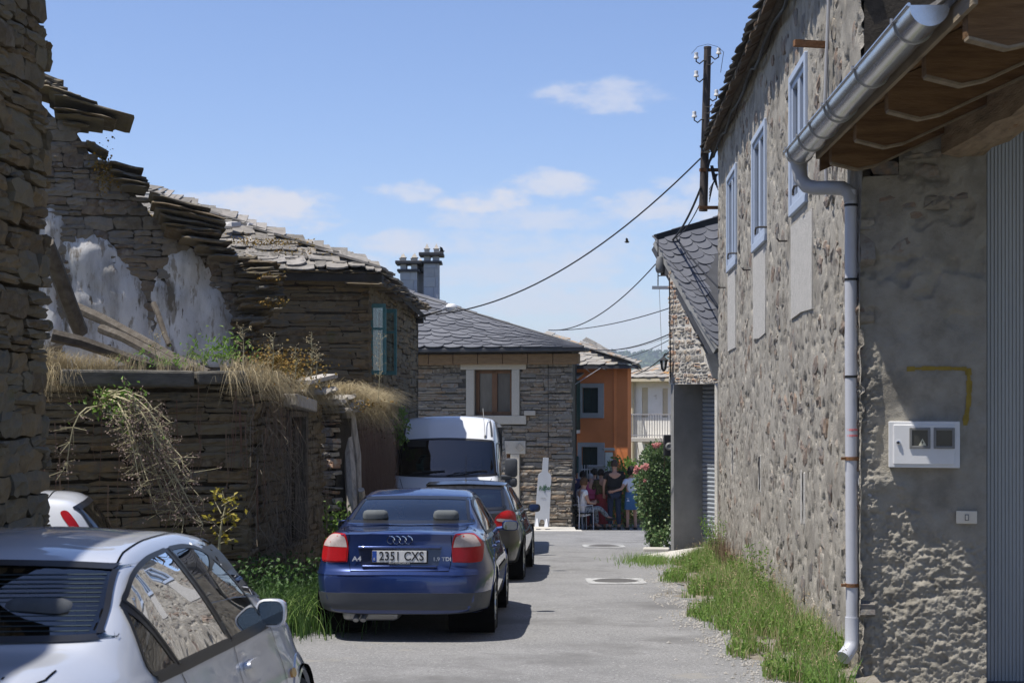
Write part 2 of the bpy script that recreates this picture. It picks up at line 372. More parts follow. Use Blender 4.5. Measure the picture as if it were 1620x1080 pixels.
    M['cream_shutter'] = mk('cream_shutter', [(.52, .45, .31), (.58, .51, .37)], .8, 6, spec=.2)
    M['chimney'] = mk('chimney', [(.28, .285, .29), (.45, .45, .445), (.36, .38, .41), (.48, .46, .40)], .7, 3, .3, 14, rand=True, spec=.3)
    M['finial'] = mk('finial', [(.40, .36, .30), (.52, .47, .40)], .8, 10, spec=.2)
    M['cable'] = mk('cable', [(.012, .012, .013)], .6, spec=.3)
    M['cable_grey'] = mk('cable_grey', [(.30, .30, .30)], .6, spec=.3)
    M['porcelain'] = mk('porcelain', [(.62, .60, .56), (.72, .70, .66)], .2, 9, spec=.6)
    M['lamp_globe'] = mk('lamp_globe', [(.80, .80, .80)], .25, spec=.5)
    M['red_tape'] = mk('red_tape', [(.55, .09, .10), (.62, .30, .30)], .6, 40, spec=.3)
    # plants
    def leafm(n, cols, tr=.3, r=.55): M[n] = mk(n, cols, r, 3, rand=True, spec=.3, transl=tr)
    leafm('grass', [(.085, .175, .028), (.15, .28, .05), (.22, .35, .085), (.32, .39, .14), (.17, .29, .055)], .45)
    leafm('straw', [(.30, .235, .13), (.42, .34, .20), (.50, .42, .26), (.36, .27, .15)], .25, .8)
    leafm('straw_red', [(.12, .062, .042), (.17, .095, .066), (.22, .15, .10), (.15, .085, .06)], .15, .9)
    leafm('straw_grey', [(.14, .115, .08), (.22, .18, .13), (.28, .235, .17)], .15, .9)
    leafm('moss', [(.17, .095, .022), (.24, .14, .03), (.13, .10, .025), (.28, .19, .06)], .1, .95)
    leafm('leaf', [(.025, .065, .014), (.045, .10, .022), (.07, .135, .03), (.055, .11, .04)])
    leafm('leaf_rose', [(.04, .09, .03), (.07, .135, .046), (.10, .175, .065), (.19, .25, .11), (.08, .15, .056)], .3, .42)
    leafm('leaf_bright', [(.09, .18, .032), (.15, .26, .045), (.21, .30, .07)], .4)
    leafm('leaf_yellow', [(.28, .24, .03), (.38, .30, .04), (.20, .22, .03)])
    leafm('petal', [(.62, .22, .22), (.70, .32, .30), (.66, .42, .38), (.58, .16, .18)], .35, .6)
    M['twig'] = mk('twig', [(.12, .085, .055), (.20, .145, .10)], .9, 20, spec=.15)
    M['twig_pale'] = mk('twig_pale', [(.30, .27, .16), (.42, .38, .24)], .85, 20, spec=.15)
    leafm('seedhead', [(.11, .075, .06), (.19, .14, .115), (.25, .20, .17)], .1, .9)
mats()
# ------------------------------------------------------------------ pieces: stones and slates
def proj(p):
    if p[1] < 0.3: return None
    return CX + F * p[0] / p[1], HY - F * (p[2] - EYE) / p[1]

def stone_unit(i, nx=4, nz=3, ragged=0.13, bump=0.20):
    """rough block: x and z in -.5...5, front face at y=-.5 (towards the street), open at the back"""
    r = np.random.default_rng(100 + i); v = []
    for k in range(nz + 1):
        for j in range(nx + 1):
            x, z = j / nx - .5, k / nz - .5
            ex = j in (0, nx); ez = k in (0, nz)
            x += r.uniform(-1, 1) * (ragged * .5 if ex else .12 / nx * 2); z += r.uniform(-1, 1) * (ragged * .6 if ez else .1)
            if ex and ez: x *= r.uniform(.88, 1.0); z *= r.uniform(.86, 1.0)
            y = -.5 + (r.uniform(.0, .12) if (ex or ez) else r.uniform(-bump, bump) * .5)
            v.append((x, y, z))
    n = nx + 1
    f = []
    for k in range(nz):
        for j in range(nx):
            a = k * n + j; f.append((a, a + 1, a + n + 1, a + n))
    ring = [j for j in range(n)] + [k * n + nx for k in range(1, nz + 1)] + [nz * n + j for j in range(nx - 1, -1, -1)] + [k * n for k in range(nz - 1, 0, -1)]
    b = len(v)
    v += [(v[q][0] * .97, .5, v[q][2] * .94) for q in ring]
    m = len(ring)
    f += [(ring[(t + 1) % m], ring[t], b + t, b + (t + 1) % m) for t in range(m)]
    return np.array(v), f
STONE = [stone_unit(i) for i in range(14)]
FLAT = [stone_unit(50 + i, 5, 2, .08, .16) for i in range(10)]
_stone_me = {}
def piece_mesh(kind, lib, i, mat):
    k = (kind, i, mat.name)
    if k not in _stone_me:
        me = bpy.data.meshes.new(kind); v, f = lib[i]
        me.from_pydata(v.tolist(), [], f); me.materials.append(mat); me.update(); _stone_me[k] = me
    return _stone_me[k]
def place_pieces(items, kind, lib, mat, parent, limit=300, min_px=9, stuff='stonework', smooth=False):
    """items: (Matrix, lib index, width_m, height_m); the largest in view become objects, the rest one stuff part"""
    sc = []
    for M4, i, w, h in items:
        c = M4.translation; q = proj(c); s = 0
        if q and -40 < q[0] < 1660 and -40 < q[1] < 1120:
            k = F / c.y; s = max(w * k, h * k) * 1.0
        sc.append(s)
    order = sorted(range(len(items)), key=lambda k: -sc[k])
    big = [k for k in order[:limit] if sc[k] >= min_px]; chosen = set(big)
    base = wm(parent).inverted() if parent else Matrix.Identity(4)
    for k in big:
        M4, i, w, h = items[k]
        o = bpy.data.objects.new(kind, piece_mesh(kind, lib, i, mat)); COL.objects.link(o)
        o.parent = parent; o.matrix_basis = base @ M4
    rest = [k for k in range(len(items)) if k not in chosen]
    if rest:
        V = []; Fc = []; n = 0
        for k in rest:
            M4, i, w, h = items[k]; v, f = lib[i]; A = np.array(base @ M4)
            V.append(v @ A[:3, :3].T + A[:3, 3]); Fc += [tuple(a + n for a in q) for q in f]; n += len(v)
        me = bpy.data.meshes.new(stuff); me.from_pydata(np.concatenate(V).tolist(), [], Fc); me.materials.append(mat); me.update()
        o = bpy.data.objects.new(stuff, me); COL.objects.link(o); o.parent = parent; o['kind'] = 'stuff'
    return big

class Wall:
    """a plane standing on the plan line O + u*U; N points out of the wall"""
    def __init__(s, O, E, z0, top):
        s.O = Vector((O[0], O[1], 0)); d = Vector((E[0] - O[0], E[1] - O[1], 0)); s.L = d.length; s.U = d.normalized()
        s.N = Vector((s.U.y, -s.U.x, 0)); s.z0 = z0 if callable(z0) else (lambda u, z=z0: z); s.top = top if callable(top) else (lambda u, z=top: z)
    def p(s, u, z, out=0.0): return s.O + s.U * u + s.N * out + Vector((0, 0, z))
    def R(s): return Matrix((s.U, -s.N, Vector((0, 0, 1)))).transposed()
    def core(s, name, mat, parent, thick=.4, recess=.07, n=24, holes=()):
        """solid wall behind the pieces, columns of quads so that the top may step; holes are rectangles left open"""
        us = sorted(set([i * s.L / n for i in range(n + 1)] + [x for h in holes for x in h[:2]]))
        b = MB()
        for a, c in zip(us[:-1], us[1:]):
            m = (a + c) / 2; za, zc = s.z0(a), s.z0(c); ta, tc = s.top(a) - .03, s.top(c) - .03
            segs = [(za, zc, ta, tc)]
            for h in holes:
                if h[0] - 1e-4 <= m <= h[1] + 1e-4:
                    new = []
                    for q in segs:
                        if q[0] < h[2]: new.append((q[0], q[1], min(q[2], h[2]), min(q[3], h[2])))
                        if q[2] > h[3]: new.append((max(q[0], h[3]), max(q[1], h[3]), q[2], q[3]))
                    segs = new
            for z1, z2, t1, t2 in segs:
                b.hexa([s.p(a, z1, -recess), s.p(c, z2, -recess), s.p(c, z2, -recess - thick), s.p(a, z1, -recess - thick)],
                       [s.p(a, t1, -recess), s.p(c, t2, -recess), s.p(c, t2, -recess - thick), s.p(a, t1, -recess - thick)])
        return b.build(name, mat, parent)
    def stones(s, parent, mat, w=(.2, .6), h=(.08, .18), seed=1, depth=.16, gap=.012, holes=(), lib=STONE, limit=300, proud=.02, tilt=.03, keep=None, zmax=None, kind='stone', split=.25, umin=0, umax=None, endjit=.05):
        r = random.Random(seed); items = []; z = min(s.z0(0), s.z0(s.L)); R = s.R(); umax = umax or s.L
        ztop = zmax or max(s.top(i * s.L / 40) for i in range(41))
        while z < ztop:
            hh = r.uniform(*h); u = umin - r.uniform(0, w[1]) * .5 
            ph = r.uniform(0, 6)
            while u < umax:
                ww = r.uniform(*w) * (1.25 if r.random() < .12 else 1)
                subs = [(0, hh)]
                if r.random() < split and hh > .09: k = r.uniform(.35, .65); subs = [(0, hh * k), (hh * k, hh)]
                a, c = max(u, umin - r.uniform(0, endjit)), min(u + ww, umax + r.uniform(0, endjit))
                if c - a > .05:
                    for q0, q1 in subs:
                        uc = (a + c) / 2; zc = z + (q0 + q1) / 2 + .02 * math.sin(uc * 2.1 + ph)
                        ok = s.z0(uc) - .1 < zc < s.top(uc) - .01
                        a2, c2 = a, c
                        for hl in holes:
                            if hl[2] - .02 < zc < hl[3] + .02 and a2 < hl[1] and c2 > hl[0]:
                                if hl[0] - a2 > c2 - hl[1]: c2 = hl[0]
                                else: a2 = hl[1]
                        if c2 - a2 < .05: ok = False
                        if keep and not keep(uc, zc): ok = False
                        if ok:
                            uc2 = (a2 + c2) / 2
                            rot = Matrix.Rotation(r.uniform(-tilt, tilt), 3, 'Y') @ Matrix.Rotation(r.uniform(-tilt, tilt) * 1.5, 3, 'Z') @ Matrix.Rotation(r.uniform(-.09, .09), 3, 'X')
                            S = Matrix.Diagonal((max(c2 - a2 - gap, .03) * 1.02, depth, max(q1 - q0 - gap, .025) * 1.04))
                            M4 = (R @ rot @ S).to_4x4(); M4.translation = s.p(uc2, zc, -depth / 2 + r.uniform(-.02, proud))
                            items.append((M4, r.randrange(len(lib)), c2 - a2, q1 - q0))
                u += ww
            z += hh
        return place_pieces(items, kind, lib, mat, parent, limit)
    def rough(s, name, mat, parent, du, dz, disp, u0=0, u1=None, holes=(), tone=None):
        """finely displaced face of mortar; disp(u, z) in metres out of the plane"""
        u1 = u1 or s.L; nu = int((u1 - u0) / du) + 1
        zlo = min(s.z0(u0), s.z0(u1)); zhi = max(s.top(u0), s.top(u1)); nz = int((zhi - zlo) / dz) + 1
        uu = np.linspace(u0, u1, nu); zz = np.linspace(zlo, zhi, nz); UU, ZZ = np.meshgrid(uu, zz)
        D = disp(UU, ZZ)
        pts = np.stack([s.O.x + s.U.x * UU + s.N.x * D, s.O.y + s.U.y * UU + s.N.y * D, ZZ], -1).reshape(-1, 3)
        idx = np.arange(nu * nz).reshape(nz, nu)
        q = np.stack([idx[:-1, :-1], idx[:-1, 1:], idx[1:, 1:], idx[1:, :-1]], -1).reshape(-1, 4)
        um = (UU[:-1, :-1] + UU[1:, 1:]).reshape(-1) / 2; zm = (ZZ[:-1, :-1] + ZZ[1:, 1:]).reshape(-1) / 2
        k = np.ones(len(q), bool)
        for h in holes: k &= ~((um > h[0]) & (um < h[1]) & (zm > h[2]) & (zm < h[3]))
        q = q[k]
        me = bpy.data.meshes.new(name); me.vertices.add(len(pts)); me.vertices.foreach_set('co', pts.ravel())
        me.loops.add(q.size); me.loops.foreach_set('vertex_index', q.ravel().astype(np.int32))
        me.polygons.add(len(q)); me.polygons.foreach_set('loop_start', np.arange(0, q.size, 4, dtype=np.int32))
        me.update(calc_edges=True); me.validate()
        if tone is not None:
            at = me.attributes.new('tone', 'FLOAT', 'POINT'); at.data.foreach_set('value', np.clip(tone(UU, ZZ), 0, 1).ravel().astype(np.float32))
        me.polygons.foreach_set('use_smooth', [True] * len(me.polygons))
        return link(name, me, mat, parent)

def slate_unit(i, kind):
    """thin slab: x -.5...5, y 0 (lower edge) to 1 (upper edge), z 0 to 1 thick"""
    r = np.random.default_rng(300 + i)
    if kind == 'scallop': low = [(-.5, .42), (-.46, .22), (-.33, .07), (-.14, .0), (.08, .0), (.30, .06), (.45, .2), (.5, .42)]
    else: low = [(-.5 + r.uniform(0, .08), r.uniform(.0, .22)), (-.25, r.uniform(-.04, .08)), (r.uniform(-.1, .1), r.uniform(-.06, .06)), (.25, r.uniform(-.04, .1)), (.5 - r.uniform(0, .08), r.uniform(.0, .22))]
    o = low + [(.5, 1), (-.5, 1)]; n = len(o)
    v = [(x, y, 0) for x, y in o] + [(x * .985, y * .985 + .006, 1 + (r.uniform(-.3, .3) if kind != 'scallop' else 0)) for x, y in o]
    f = [tuple(range(n - 1, -1, -1)), tuple(range(n, 2 * n))] + [(i, (i + 1) % n, (i + 1) % n + n, i + n) for i in range(n)]
    return np.array(v), f
SCALLOP = [slate_unit(i, 'scallop') for i in range(3)]
SLAB = [slate_unit(20 + i, 'slab') for i in range(10)]
def slates(parent, mat, A, B, C, D, rows, width, lib, thick=.012, lap=1.7, seed=3, jit=.02, limit=300, wjit=.2, kind='slate', lift=1.0, skipf=None, roll=.0):
    """rows of slates over the patch A-B (eave) to D-C (ridge)"""
    A, B, C, D = map(Vector, (A, B, C, D)); r = random.Random(seed); items = []
    def S(s, t): return (A * (1 - s) + B * s) * (1 - t) + (D * (1 - s) + C * s) * t
    for k in range(rows):
        t0 = k / rows; t1 = (k + 1) / rows; e0, e1 = S(0, t0), S(1, t0); Lr = (e1 - e0).length
        if Lr < .08: continue
        ww = width * (1 if not callable(width) else 1)
        n = max(1, round(Lr / ww)); x = -((k % 2) * .5) / n
        while x < 1 - 1e-6:
            wv = (1 + r.uniform(-wjit, wjit)) / n; a, b = max(x, 0), min(x + wv, 1); x += wv
            if b - a < .25 / n: continue
            sm = (a + b) / 2; p0, p1 = S(sm, t0), S(sm, t1); ux = (S(b, t0) - S(a, t0)); up = p1 - p0
            if ux.length < 1e-4 or up.length < 1e-4: continue
            if skipf and skipf(sm, t0): continue
            w = ux.length * 1.03; h = up.length * lap; ux.normalize(); nn = ux.cross(up).normalized()
            if nn.z < 0: nn = -nn; ux = -ux
            up = nn.cross(ux).normalized()
            # tilt so that the tail lies on the row below
            ang = -lift * math.atan2(thick * 1.15, up.length * h / lap)
            th = thick * (1 + r.uniform(-.3, .4))
            Rm = Matrix((ux, up, nn)).transposed() @ Matrix.Rotation(ang, 3, 'X') @ Matrix.Rotation(r.uniform(-jit, jit), 3, 'Z') @ Matrix.Rotation(r.uniform(-jit, jit) * .7 + roll, 3, 'Y')
            M4 = (Rm @ Matrix.Diagonal((w, h, th))).to_4x4(); M4.translation = p0 + nn * (thick * 1.2 + r.uniform(0, jit * .4)) - up * r.uniform(0, jit * 1.5)
            items.append((M4, r.randrange(len(lib)), w, h / lap))
    return place_pieces(items, kind, lib, mat, parent, limit, 8, 'slating')

def blades(name, mat, pts, hgt, wid, lean, parent=None, seed=1, seg=2, droop=0.0, dirv=None, kind='stuff'):
    """curved grass blades as strips; pts Nx3, hgt N, wid N"""
    r = np.random.default_rng(seed); n = len(pts); pts = np.asarray(pts, float); hgt = np.broadcast_to(hgt, n); wid = np.broadcast_to(wid, n)
    a = r.uniform(0, 2 * math.pi, n); face = r.uniform(0, 2 * math.pi, n)
    ld = np.stack([np.cos(a), np.sin(a), np.zeros(n)], 1) * (lean * r.uniform(.2, 1, n))[:, None]
    if dirv is not None: ld = ld + np.asarray(dirv)[None, :] * r.uniform(.4, 1.2, n)[:, None]
    wv = np.stack([np.cos(face), np.sin(face), np.zeros(n)], 1); V = []
    for k in range(seg + 1):
        t = k / seg; c = pts + np.array([0, 0, 1.0]) * (hgt * (t - droop * t * t))[:, None] + ld * (hgt * t ** 1.8)[:, None]
        w = (wid * (1 - t * .92) * .5)[:, None]
        V += [c - wv * w, c + wv * w]
    V = np.stack(V, 1).reshape(-1, 3); m = 2 * (seg + 1); o = np.arange(n)[:, None] * m
    Fq = np.concatenate([o + np.array([[2 * k, 2 * k + 1, 2 * k + 3, 2 * k + 2]]) for k in range(seg)], 0)
    me = bpy.data.meshes.new(name); me.from_pydata(V.tolist(), [], Fq.tolist()); me.update()
    ob = link(name, me, mat, parent)
    if kind: ob['kind'] = kind
    return ob
def leaf_cloud(name, mat, pts, size, parent=None, seed=1, normals=None, fold=.25, aspect=.6, up=.35, kind=None):
    """leaf-sized folded quads at the points"""
    r = np.random.default_rng(seed); pts = np.asarray(pts, float); n = len(pts); size = np.broadcast_to(size, n) * r.uniform(.65, 1.3, n)
    d = r.normal(size=(n, 3)); d[:, 2] -= .25
    if normals is not None: d = d + np.asarray(normals) * 1.0
    d /= np.linalg.norm(d, axis=1)[:, None]
    q = r.normal(size=(n, 3)); q[:, 2] += up * 2; s = np.cross(d, q); s /= np.linalg.norm(s, axis=1)[:, None]; nn = np.cross(s, d)
    L = d * size[:, None]; W = s * (size * aspect * .5)[:, None]; U = nn * (size * fold * .5)[:, None]
    a = pts; b = pts + L * .45 + W + U; c = pts + L; e = pts + L * .45 - W + U; m = pts + L * .5
    V = np.stack([a, b, c, e, m], 1).reshape(-1, 3); o = np.arange(n)[:, None] * 5
    Fq = np.concatenate([o + np.array([[0, 1, 2, 4]]), o + np.array([[0, 4, 2, 3]])], 0)
    me = bpy.data.meshes.new(name); me.from_pydata(V.tolist(), [], Fq.tolist()); me.update()
    ob = link(name, me, mat, parent)
    if kind: ob['kind'] = kind
    return ob

# ------------------------------------------------------------------ ground, street, hills
def sheet(name, xs, ys, zf, mat, dz=0.0):
    V = [(x, y, zf(x, y) + dz) for y in ys for x in xs]; n = len(xs)
    Fq = [(j * n + i, j * n + i + 1, (j + 1) * n + i + 1, (j + 1) * n + i) for j in range(len(ys) - 1) for i in range(n - 1)]
    return tag(mesh(name, V, Fq, mat, None, True), kind='structure')
def span(a, b, n): return [a + (b - a) * i / n for i in range(n + 1)]
sheet('ground', [-2500, -800, -250, -80, -30, -10, 0, 10, 30, 80, 250, 800, 2500], span(-30, 36, 11) + span(37, 62, 12) + [80, 120, 200, 350, 600, 1000, 2500], lambda x, y: gz(y) - .03, M['ground'])
def street_z(x, y): return gz(y) + .012 * (float(fbm(np.array(x * .5), np.array(y * .5), 3, 3)) - .5)
sheet('street', span(-6.5, 5.2, 40), span(-12, 46, 140), street_z, M['asphalt'], .004)
sheet('pavement', span(-1.2, 1.62, 6), span(40.05, 41.4, 4), lambda x, y: gz(40.3) + .045, M['concrete_light'])
def apron():
    b = MB(); b.hexa([(.3, 39.2, gz(39.2) - .05), (1.75, 39.0, gz(39) - .05), (1.75, 40.06, gz(40) - .05), (-1.2, 40.06, gz(40) - .05)],
                     [(.3, 39.2, gz(39.2) + .02), (1.75, 39.0, gz(39) + .02), (1.75, 40.06, gz(40.3) + .05), (-1.2, 40.06, gz(40.3) + .05)])
    tag(b.build('kerb', M['concrete_light']), kind='structure')
apron()
# worn soil strip at the foot of the stone wall
def verge_x(y): return 2.06 + .0536 * y
def verge_w(y): return pchip_w(y)
def pchip_w(y):
    return np.interp(y, [9, 11.5, 13, 16, 19.4, 22, 24.5, 26.7, 28.6], [.45, .6, .74, .90, 1.04, 1.06, .92, .70, .35]) + .07 * np.sin(y * 2.3) + .05 * np.sin(y * 5.1)
def soil():
    ys = span(9, 28.6, 90); V = []; n = 8
    for y in ys:
        w = float(verge_w(y)) + .10
        for i in range(n + 1):
            x = verge_x(y) + .1 - max(w - .16 + .16 * vnoise(y * 3.1, i * .0, 3), .2) * (1 - i / n) 
            V.append((x, y, street_z(x, y) + .008 + .05 * smooth01(i / n) + .012 * math.sin(y * 5 + i)))
    Fq = [(j * (n + 1) + i, j * (n + 1) + i + 1, (j + 1) * (n + 1) + i + 1, (j + 1) * (n + 1) + i) for j in range(len(ys) - 1) for i in range(n)]
    tag(mesh('soil', V, Fq, M['dirt'], None, True), kind='structure')
soil()
def ridge_h(x, y): return 44 + 14 * math.sin(x * .0026 + 1.1) + 8 * math.sin(x * .0075) + 8 * float(fbm(np.array(x * .022), np.array(y * .006), 11, 4))
def hills():
    xs = np.linspace(-2400, 2900, 260); ys = np.linspace(1500, 2600, 26); V = []
    for j, y in enumerate(ys):
        t = j / 25; up = math.sin(min(1, t * 1.6) * math.pi / 2)
        for x in xs:
            ridge = ridge_h(x, y)
            V.append((x, y, -15 + (ridge + 14) * up + 2.0 * math.sin(x * .35 + y) * up))
    n = len(xs); Fq = [(j * n + i, j * n + i + 1, (j + 1) * n + i + 1, (j + 1) * n + i) for j in range(25) for i in range(n - 1)]
    tag(mesh('hills', V, Fq, M['hill'], None, True), kind='structure')
    r = np.random.default_rng(5); k = 9000; x = r.uniform(-300, 800, k); y = r.uniform(1750, 2300, k); pts = []
    for a, b in zip(x, y):
        up = math.sin(min(1, (b - 1500) / 1100 * 1.6) * math.pi / 2)
        ridge = ridge_h(a, b)
        pts.append((a, b, -15 + (ridge + 14) * up + r.uniform(.5, 5)))
    o = leaf_cloud('woodland', M['leaf'], pts, 7.0, seed=9, aspect=.9, kind='stuff'); o['label'] = 'far wooded hillside behind the white house'
hills()
# ------------------------------------------------------------------ big stone house on the right
def wallx(y): return 2.06 + .0536 * y
RW = Wall((wallx(26.7), 26.7), (wallx(12.28), 12.28), lambda u: gz(26.7 - u) - .1, 6.34)
def yu(y): return (26.7 - y) * math.hypot(1, .0536)
def right_house():
    t = thing('stone_house', 'tall rubble stone house with three pale blue windows along the right of the street', 'house', (wallx(19), 19, gz(19)))
    wins = [(15.37, 16.67, 3.71, 5.18), (19.07, 20.70, 3.72, 5.20), (23.1, 24.7, 3.79, 5.28)]
    slits = [(15.68, 15.82, .57, 1.06), (19.83, 19.99, .66, 1.10), (23.75, 23.93, .70, 1.17)]
    whole = [(yu(b), yu(a), c, d) for a, b, c, d in wins]; slot = [(yu(b), yu(a), c, d) for a, b, c, d in slits]
    # smooth render under each window
    bands = [(yu(16.6), yu(14.95), 2.66, 3.60), (yu(20.6), yu(19.1), 2.62, 3.64), (yu(24.6), yu(23.2), 2.55, 3.72)]
    def damp(U, Z):
        k = np.ones(U.shape)
        for a, b, c, d in bands + [(x0 - .12, x1 + .12, c - .1, d + .1) for x0, x1, c, d in whole]:
            inside = np.clip(np.minimum.reduce([U - a, b - U, Z - c, d - Z]) / .06 + .5, 0, 1); k = k * (1 - inside * .85)
        return k
    def disp(U, Z):
        f1, f2, cid = worley(U * 3.2 + .25 * vnoise(U * 5, Z * 5, 4), Z * 4.6 + .3 * vnoise(U * 4, Z * 4, 8), 21)
        edge = np.clip((f2 - f1) * 3.2, 0, 1)
        lump = (fbm(U * 2.0, Z * 2.0, 2, 4, .5) - .5) * .05 + (fbm(U * 13, Z * 10, 6, 4, .66) - .5) * .034
        stone = (cid - .45) * .018 * edge
        pits = -np.clip(fbm(U * 9, Z * 7, 15, 4, .66) - .60, 0, .07) * .55
        return (lump * .42 + stone * .5 + pits * .8) * damp(U, Z) + .008
    def tone(U, Z):
        f1, f2, cid = worley(U * 3.2 + .25 * vnoise(U * 5, Z * 5, 4), Z * 4.6 + .3 * vnoise(U * 4, Z * 4, 8), 21)
        g = .55 + .5 * (fbm(U * 1.7, Z * 1.7, 31, 4) - .5) - .28 * (cid > .72) + .35 * (1 - damp(U, Z))
        return g
    w = RW.rough('wall', M['mortar'], t, .028, .026, disp, 0, RW.L, whole + slot, tone)
    # stones that break through the mortar
    r = random.Random(5); items = []; R = RW.R()
    for k in range(430):
        y = 12.4 + 14.2 * r.random() ** 1.35; z = r.uniform(gz(y) + .15, 6.4); u = yu(y); ww = r.uniform(.10, .34); hh = r.uniform(.07, .24)
        if any(a - ww * .6 < u < b + ww * .6 and c - hh * .6 < z < d + hh * .6 for a, b, c, d in whole + slot + bands): continue
        rot = Matrix.Rotation(r.uniform(-.35, .35), 3, 'Y')
        M4 = (R @ rot @ Matrix.Diagonal((ww, .12, hh))).to_4x4(); M4.translation = RW.p(u, z, -.050 + r.uniform(.0, .012)); items.append((M4, r.randrange(14), ww, hh))
    place_pieces(items, 'stone', STONE, M['rubble'], w, 300, 8)
    # body of the house behind the face
    b = MB(); o = .34
    b.hexa([RW.p(.02, -1.4, -o), RW.p(RW.L - .75, -1.4, -o), RW.p(RW.L - .75, -1.4, -7), RW.p(.02, -1.4, -7)], [RW.p(.02, 6.30, -o), RW.p(RW.L - .75, 6.30, -o), RW.p(RW.L - .75, 6.30, -7), RW.p(.02, 6.30, -7)])
    b.hexa([RW.p(RW.L - .75, -1.4, -.13), RW.p(RW.L - .16, -1.4, -.13), RW.p(RW.L - .16, -1.4, -.2), RW.p(RW.L - .75, -1.4, -.2)], [RW.p(RW.L - .75, 6.25, -.13), RW.p(RW.L - .16, 6.25, -.13), RW.p(RW.L - .16, 6.25, -.2), RW.p(RW.L - .75, 6.25, -.2)])
    b.hexa([RW.p(.0, -1.4, -.01), RW.p(.10, -1.4, -.01), RW.p(.10, -1.4, -o), RW.p(0, -1.4, -o)], [RW.p(0, 6.30, -.01), RW.p(.10, 6.30, -.01), RW.p(.10, 6.30, -o), RW.p(0, 6.30, -o)])
    b.build('house_body', M['joint'], t)
    # near gable above the porch roof
    b = MB(); b.hexa([RW.p(RW.L - .75, -.6, -.2), RW.p(RW.L - .65, -.6, -.2), RW.p(RW.L - .65, -.6, -7), RW.p(RW.L - .75, -.6, -7)], [RW.p(RW.L - .75, 6.30, -.2), RW.p(RW.L - .65, 6.30, -.2), RW.p(RW.L - .65, 6.30, -7), RW.p(RW.L - .75, 6.30, -7)])
    b.hexa([RW.p(RW.L - .7, 3.9, -.02), RW.p(RW.L, 3.9, -.02), RW.p(RW.L, 3.9, -7), RW.p(RW.L - .7, 3.9, -7)], [RW.p(RW.L - .7, 6.30, -.02), RW.p(RW.L, 6.30, -.02), RW.p(RW.L, 6.30, -7), RW.p(RW.L - .7, 6.30, -7)])
    b.build('gable_wall', M['joint'], t)
    # windows
    for (u0, u1, z0, z1) in whole:
        m = MB(); fw = .085
        for a, c, d, e in ((u0, u0 + fw, z0, z1), (u1 - fw, u1, z0, z1), (u0 + fw, u1 - fw, z0, z0 + fw * 1.2), (u0 + fw, u1 - fw, z1 - fw, z1)):
            m.bbox(RW.p((a + c) / 2, (d + e) / 2, -.01), (c - a, .10, e - d), RW.R(), .010)
        fr = m.build('window', M['blue_frame'], t)
        m = MB(); mid = (u0 + u1) / 2
        for a, c in ((u0 + fw, mid - .012), (mid + .012, u1 - fw)):
            s = .06
            for q in ((a, a + s, z0 + .1, z1 - fw), (c - s, c, z0 + .1, z1 - fw), (a + s, c - s, z0 + .1, z0 + .19), (a + s, c - s, z1 - fw - s, z1 - fw)):
                m.bbox(RW.p((q[0] + q[1]) / 2, (q[2] + q[3]) / 2, -.015), (q[1] - q[0], .06, q[3] - q[2]), RW.R(), .008)
        m.build('sash', M['blue_frame'], fr)
        m = MB(); m.box(RW.p(mid, (z0 + z1) / 2, -.03), (u1 - u0 - .18, .012, z1 - z0 - .2), RW.R()); m.build('pane', M['pane'], fr)
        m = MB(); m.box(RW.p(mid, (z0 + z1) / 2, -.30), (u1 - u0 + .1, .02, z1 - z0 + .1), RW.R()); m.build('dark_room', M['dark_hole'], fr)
        m = MB(); m.tube([RW.p(u1 + .02, z0 + .16, .0), RW.p(u1 + .02, z0 + .16, .11), RW.p(u1 - .06, z0 + .16, .13), RW.p(u1 - .20, z0 + .14, .125), RW.p(u1 - .20, z0 + .09, .125)], .012, 6); m.build('shutter_hook', M['iron'], fr)
    for u, z in ((yu(17.0), 3.50), (yu(21.1), 3.54), (yu(25.1), 3.60)):
        m = MB(); m.tube([RW.p(u, z, 0), RW.p(u, z, .10), RW.p(u + .12, z + .01, .13)], .011, 6); m.build('iron_hook', M['iron'], t)
    for a, b_, c, d in slot:
        m = MB()
        for q in ((a - .09, a), (b_, b_ + .09)): m.bbox(RW.p((q[0] + q[1]) / 2, (c + d) / 2, -.068), (.085, .16, d - c + r.uniform(-.05, .1)), RW.R(), .015)
        m.build('slit_jamb', M['plaster_old'], t)
    for n, (a, b_, c, d) in enumerate(bands):
        m = MB(); g = 9; V = []
        r2 = random.Random(n + 3)
        outl = [(a + .02, c + r2.uniform(-.05, .05)), ((a + b_) / 2, c + r2.uniform(-.06, .06)), (b_ - .02, c + r2.uniform(-.05, .05)), (b_ - r2.uniform(-.01, .03), (c + d) / 2), (b_ - .01, d), (a + .01, d), (a + r2.uniform(-.01, .03), (c + d) / 2)]
        m.prism(outl, -.05, .024, lambda u, z, q: RW.p(u, z, q)); m.build('render_patch', M['plaster_old'], t)
    # flat iron beam above the first window
    m = MB(); m.bar((2.49, 13.95, 4.93), (2.95, 14.02, 4.92), .06, .055); m.build('iron_bar', M['rust'], t)
    # thin conduit pipes running up the wall
    m = MB(); m.tube([RW.p(yu(13.75), 3.55, .06), RW.p(yu(13.72), 4.3, .08), RW.p(yu(13.7), 5.2, .05), RW.p(yu(13.72), 6.4, .07)], .016, 8); m.build('conduit', M['pvc_grey'], t)
    # eaves: slate slabs over boards, and a round pole under the edge
    e = thing_part_roof(t)
    # cable clipped under the eave
    m = MB(); pts = [RW.p(yu(12.5 + i * .5), 5.96 + .05 * math.sin(i * 1.3) - .02 * (i % 3), .10) for i in range(29)]; m.tube(pts, .02, 6); m.build('cable', M['cable'], t)
    return t
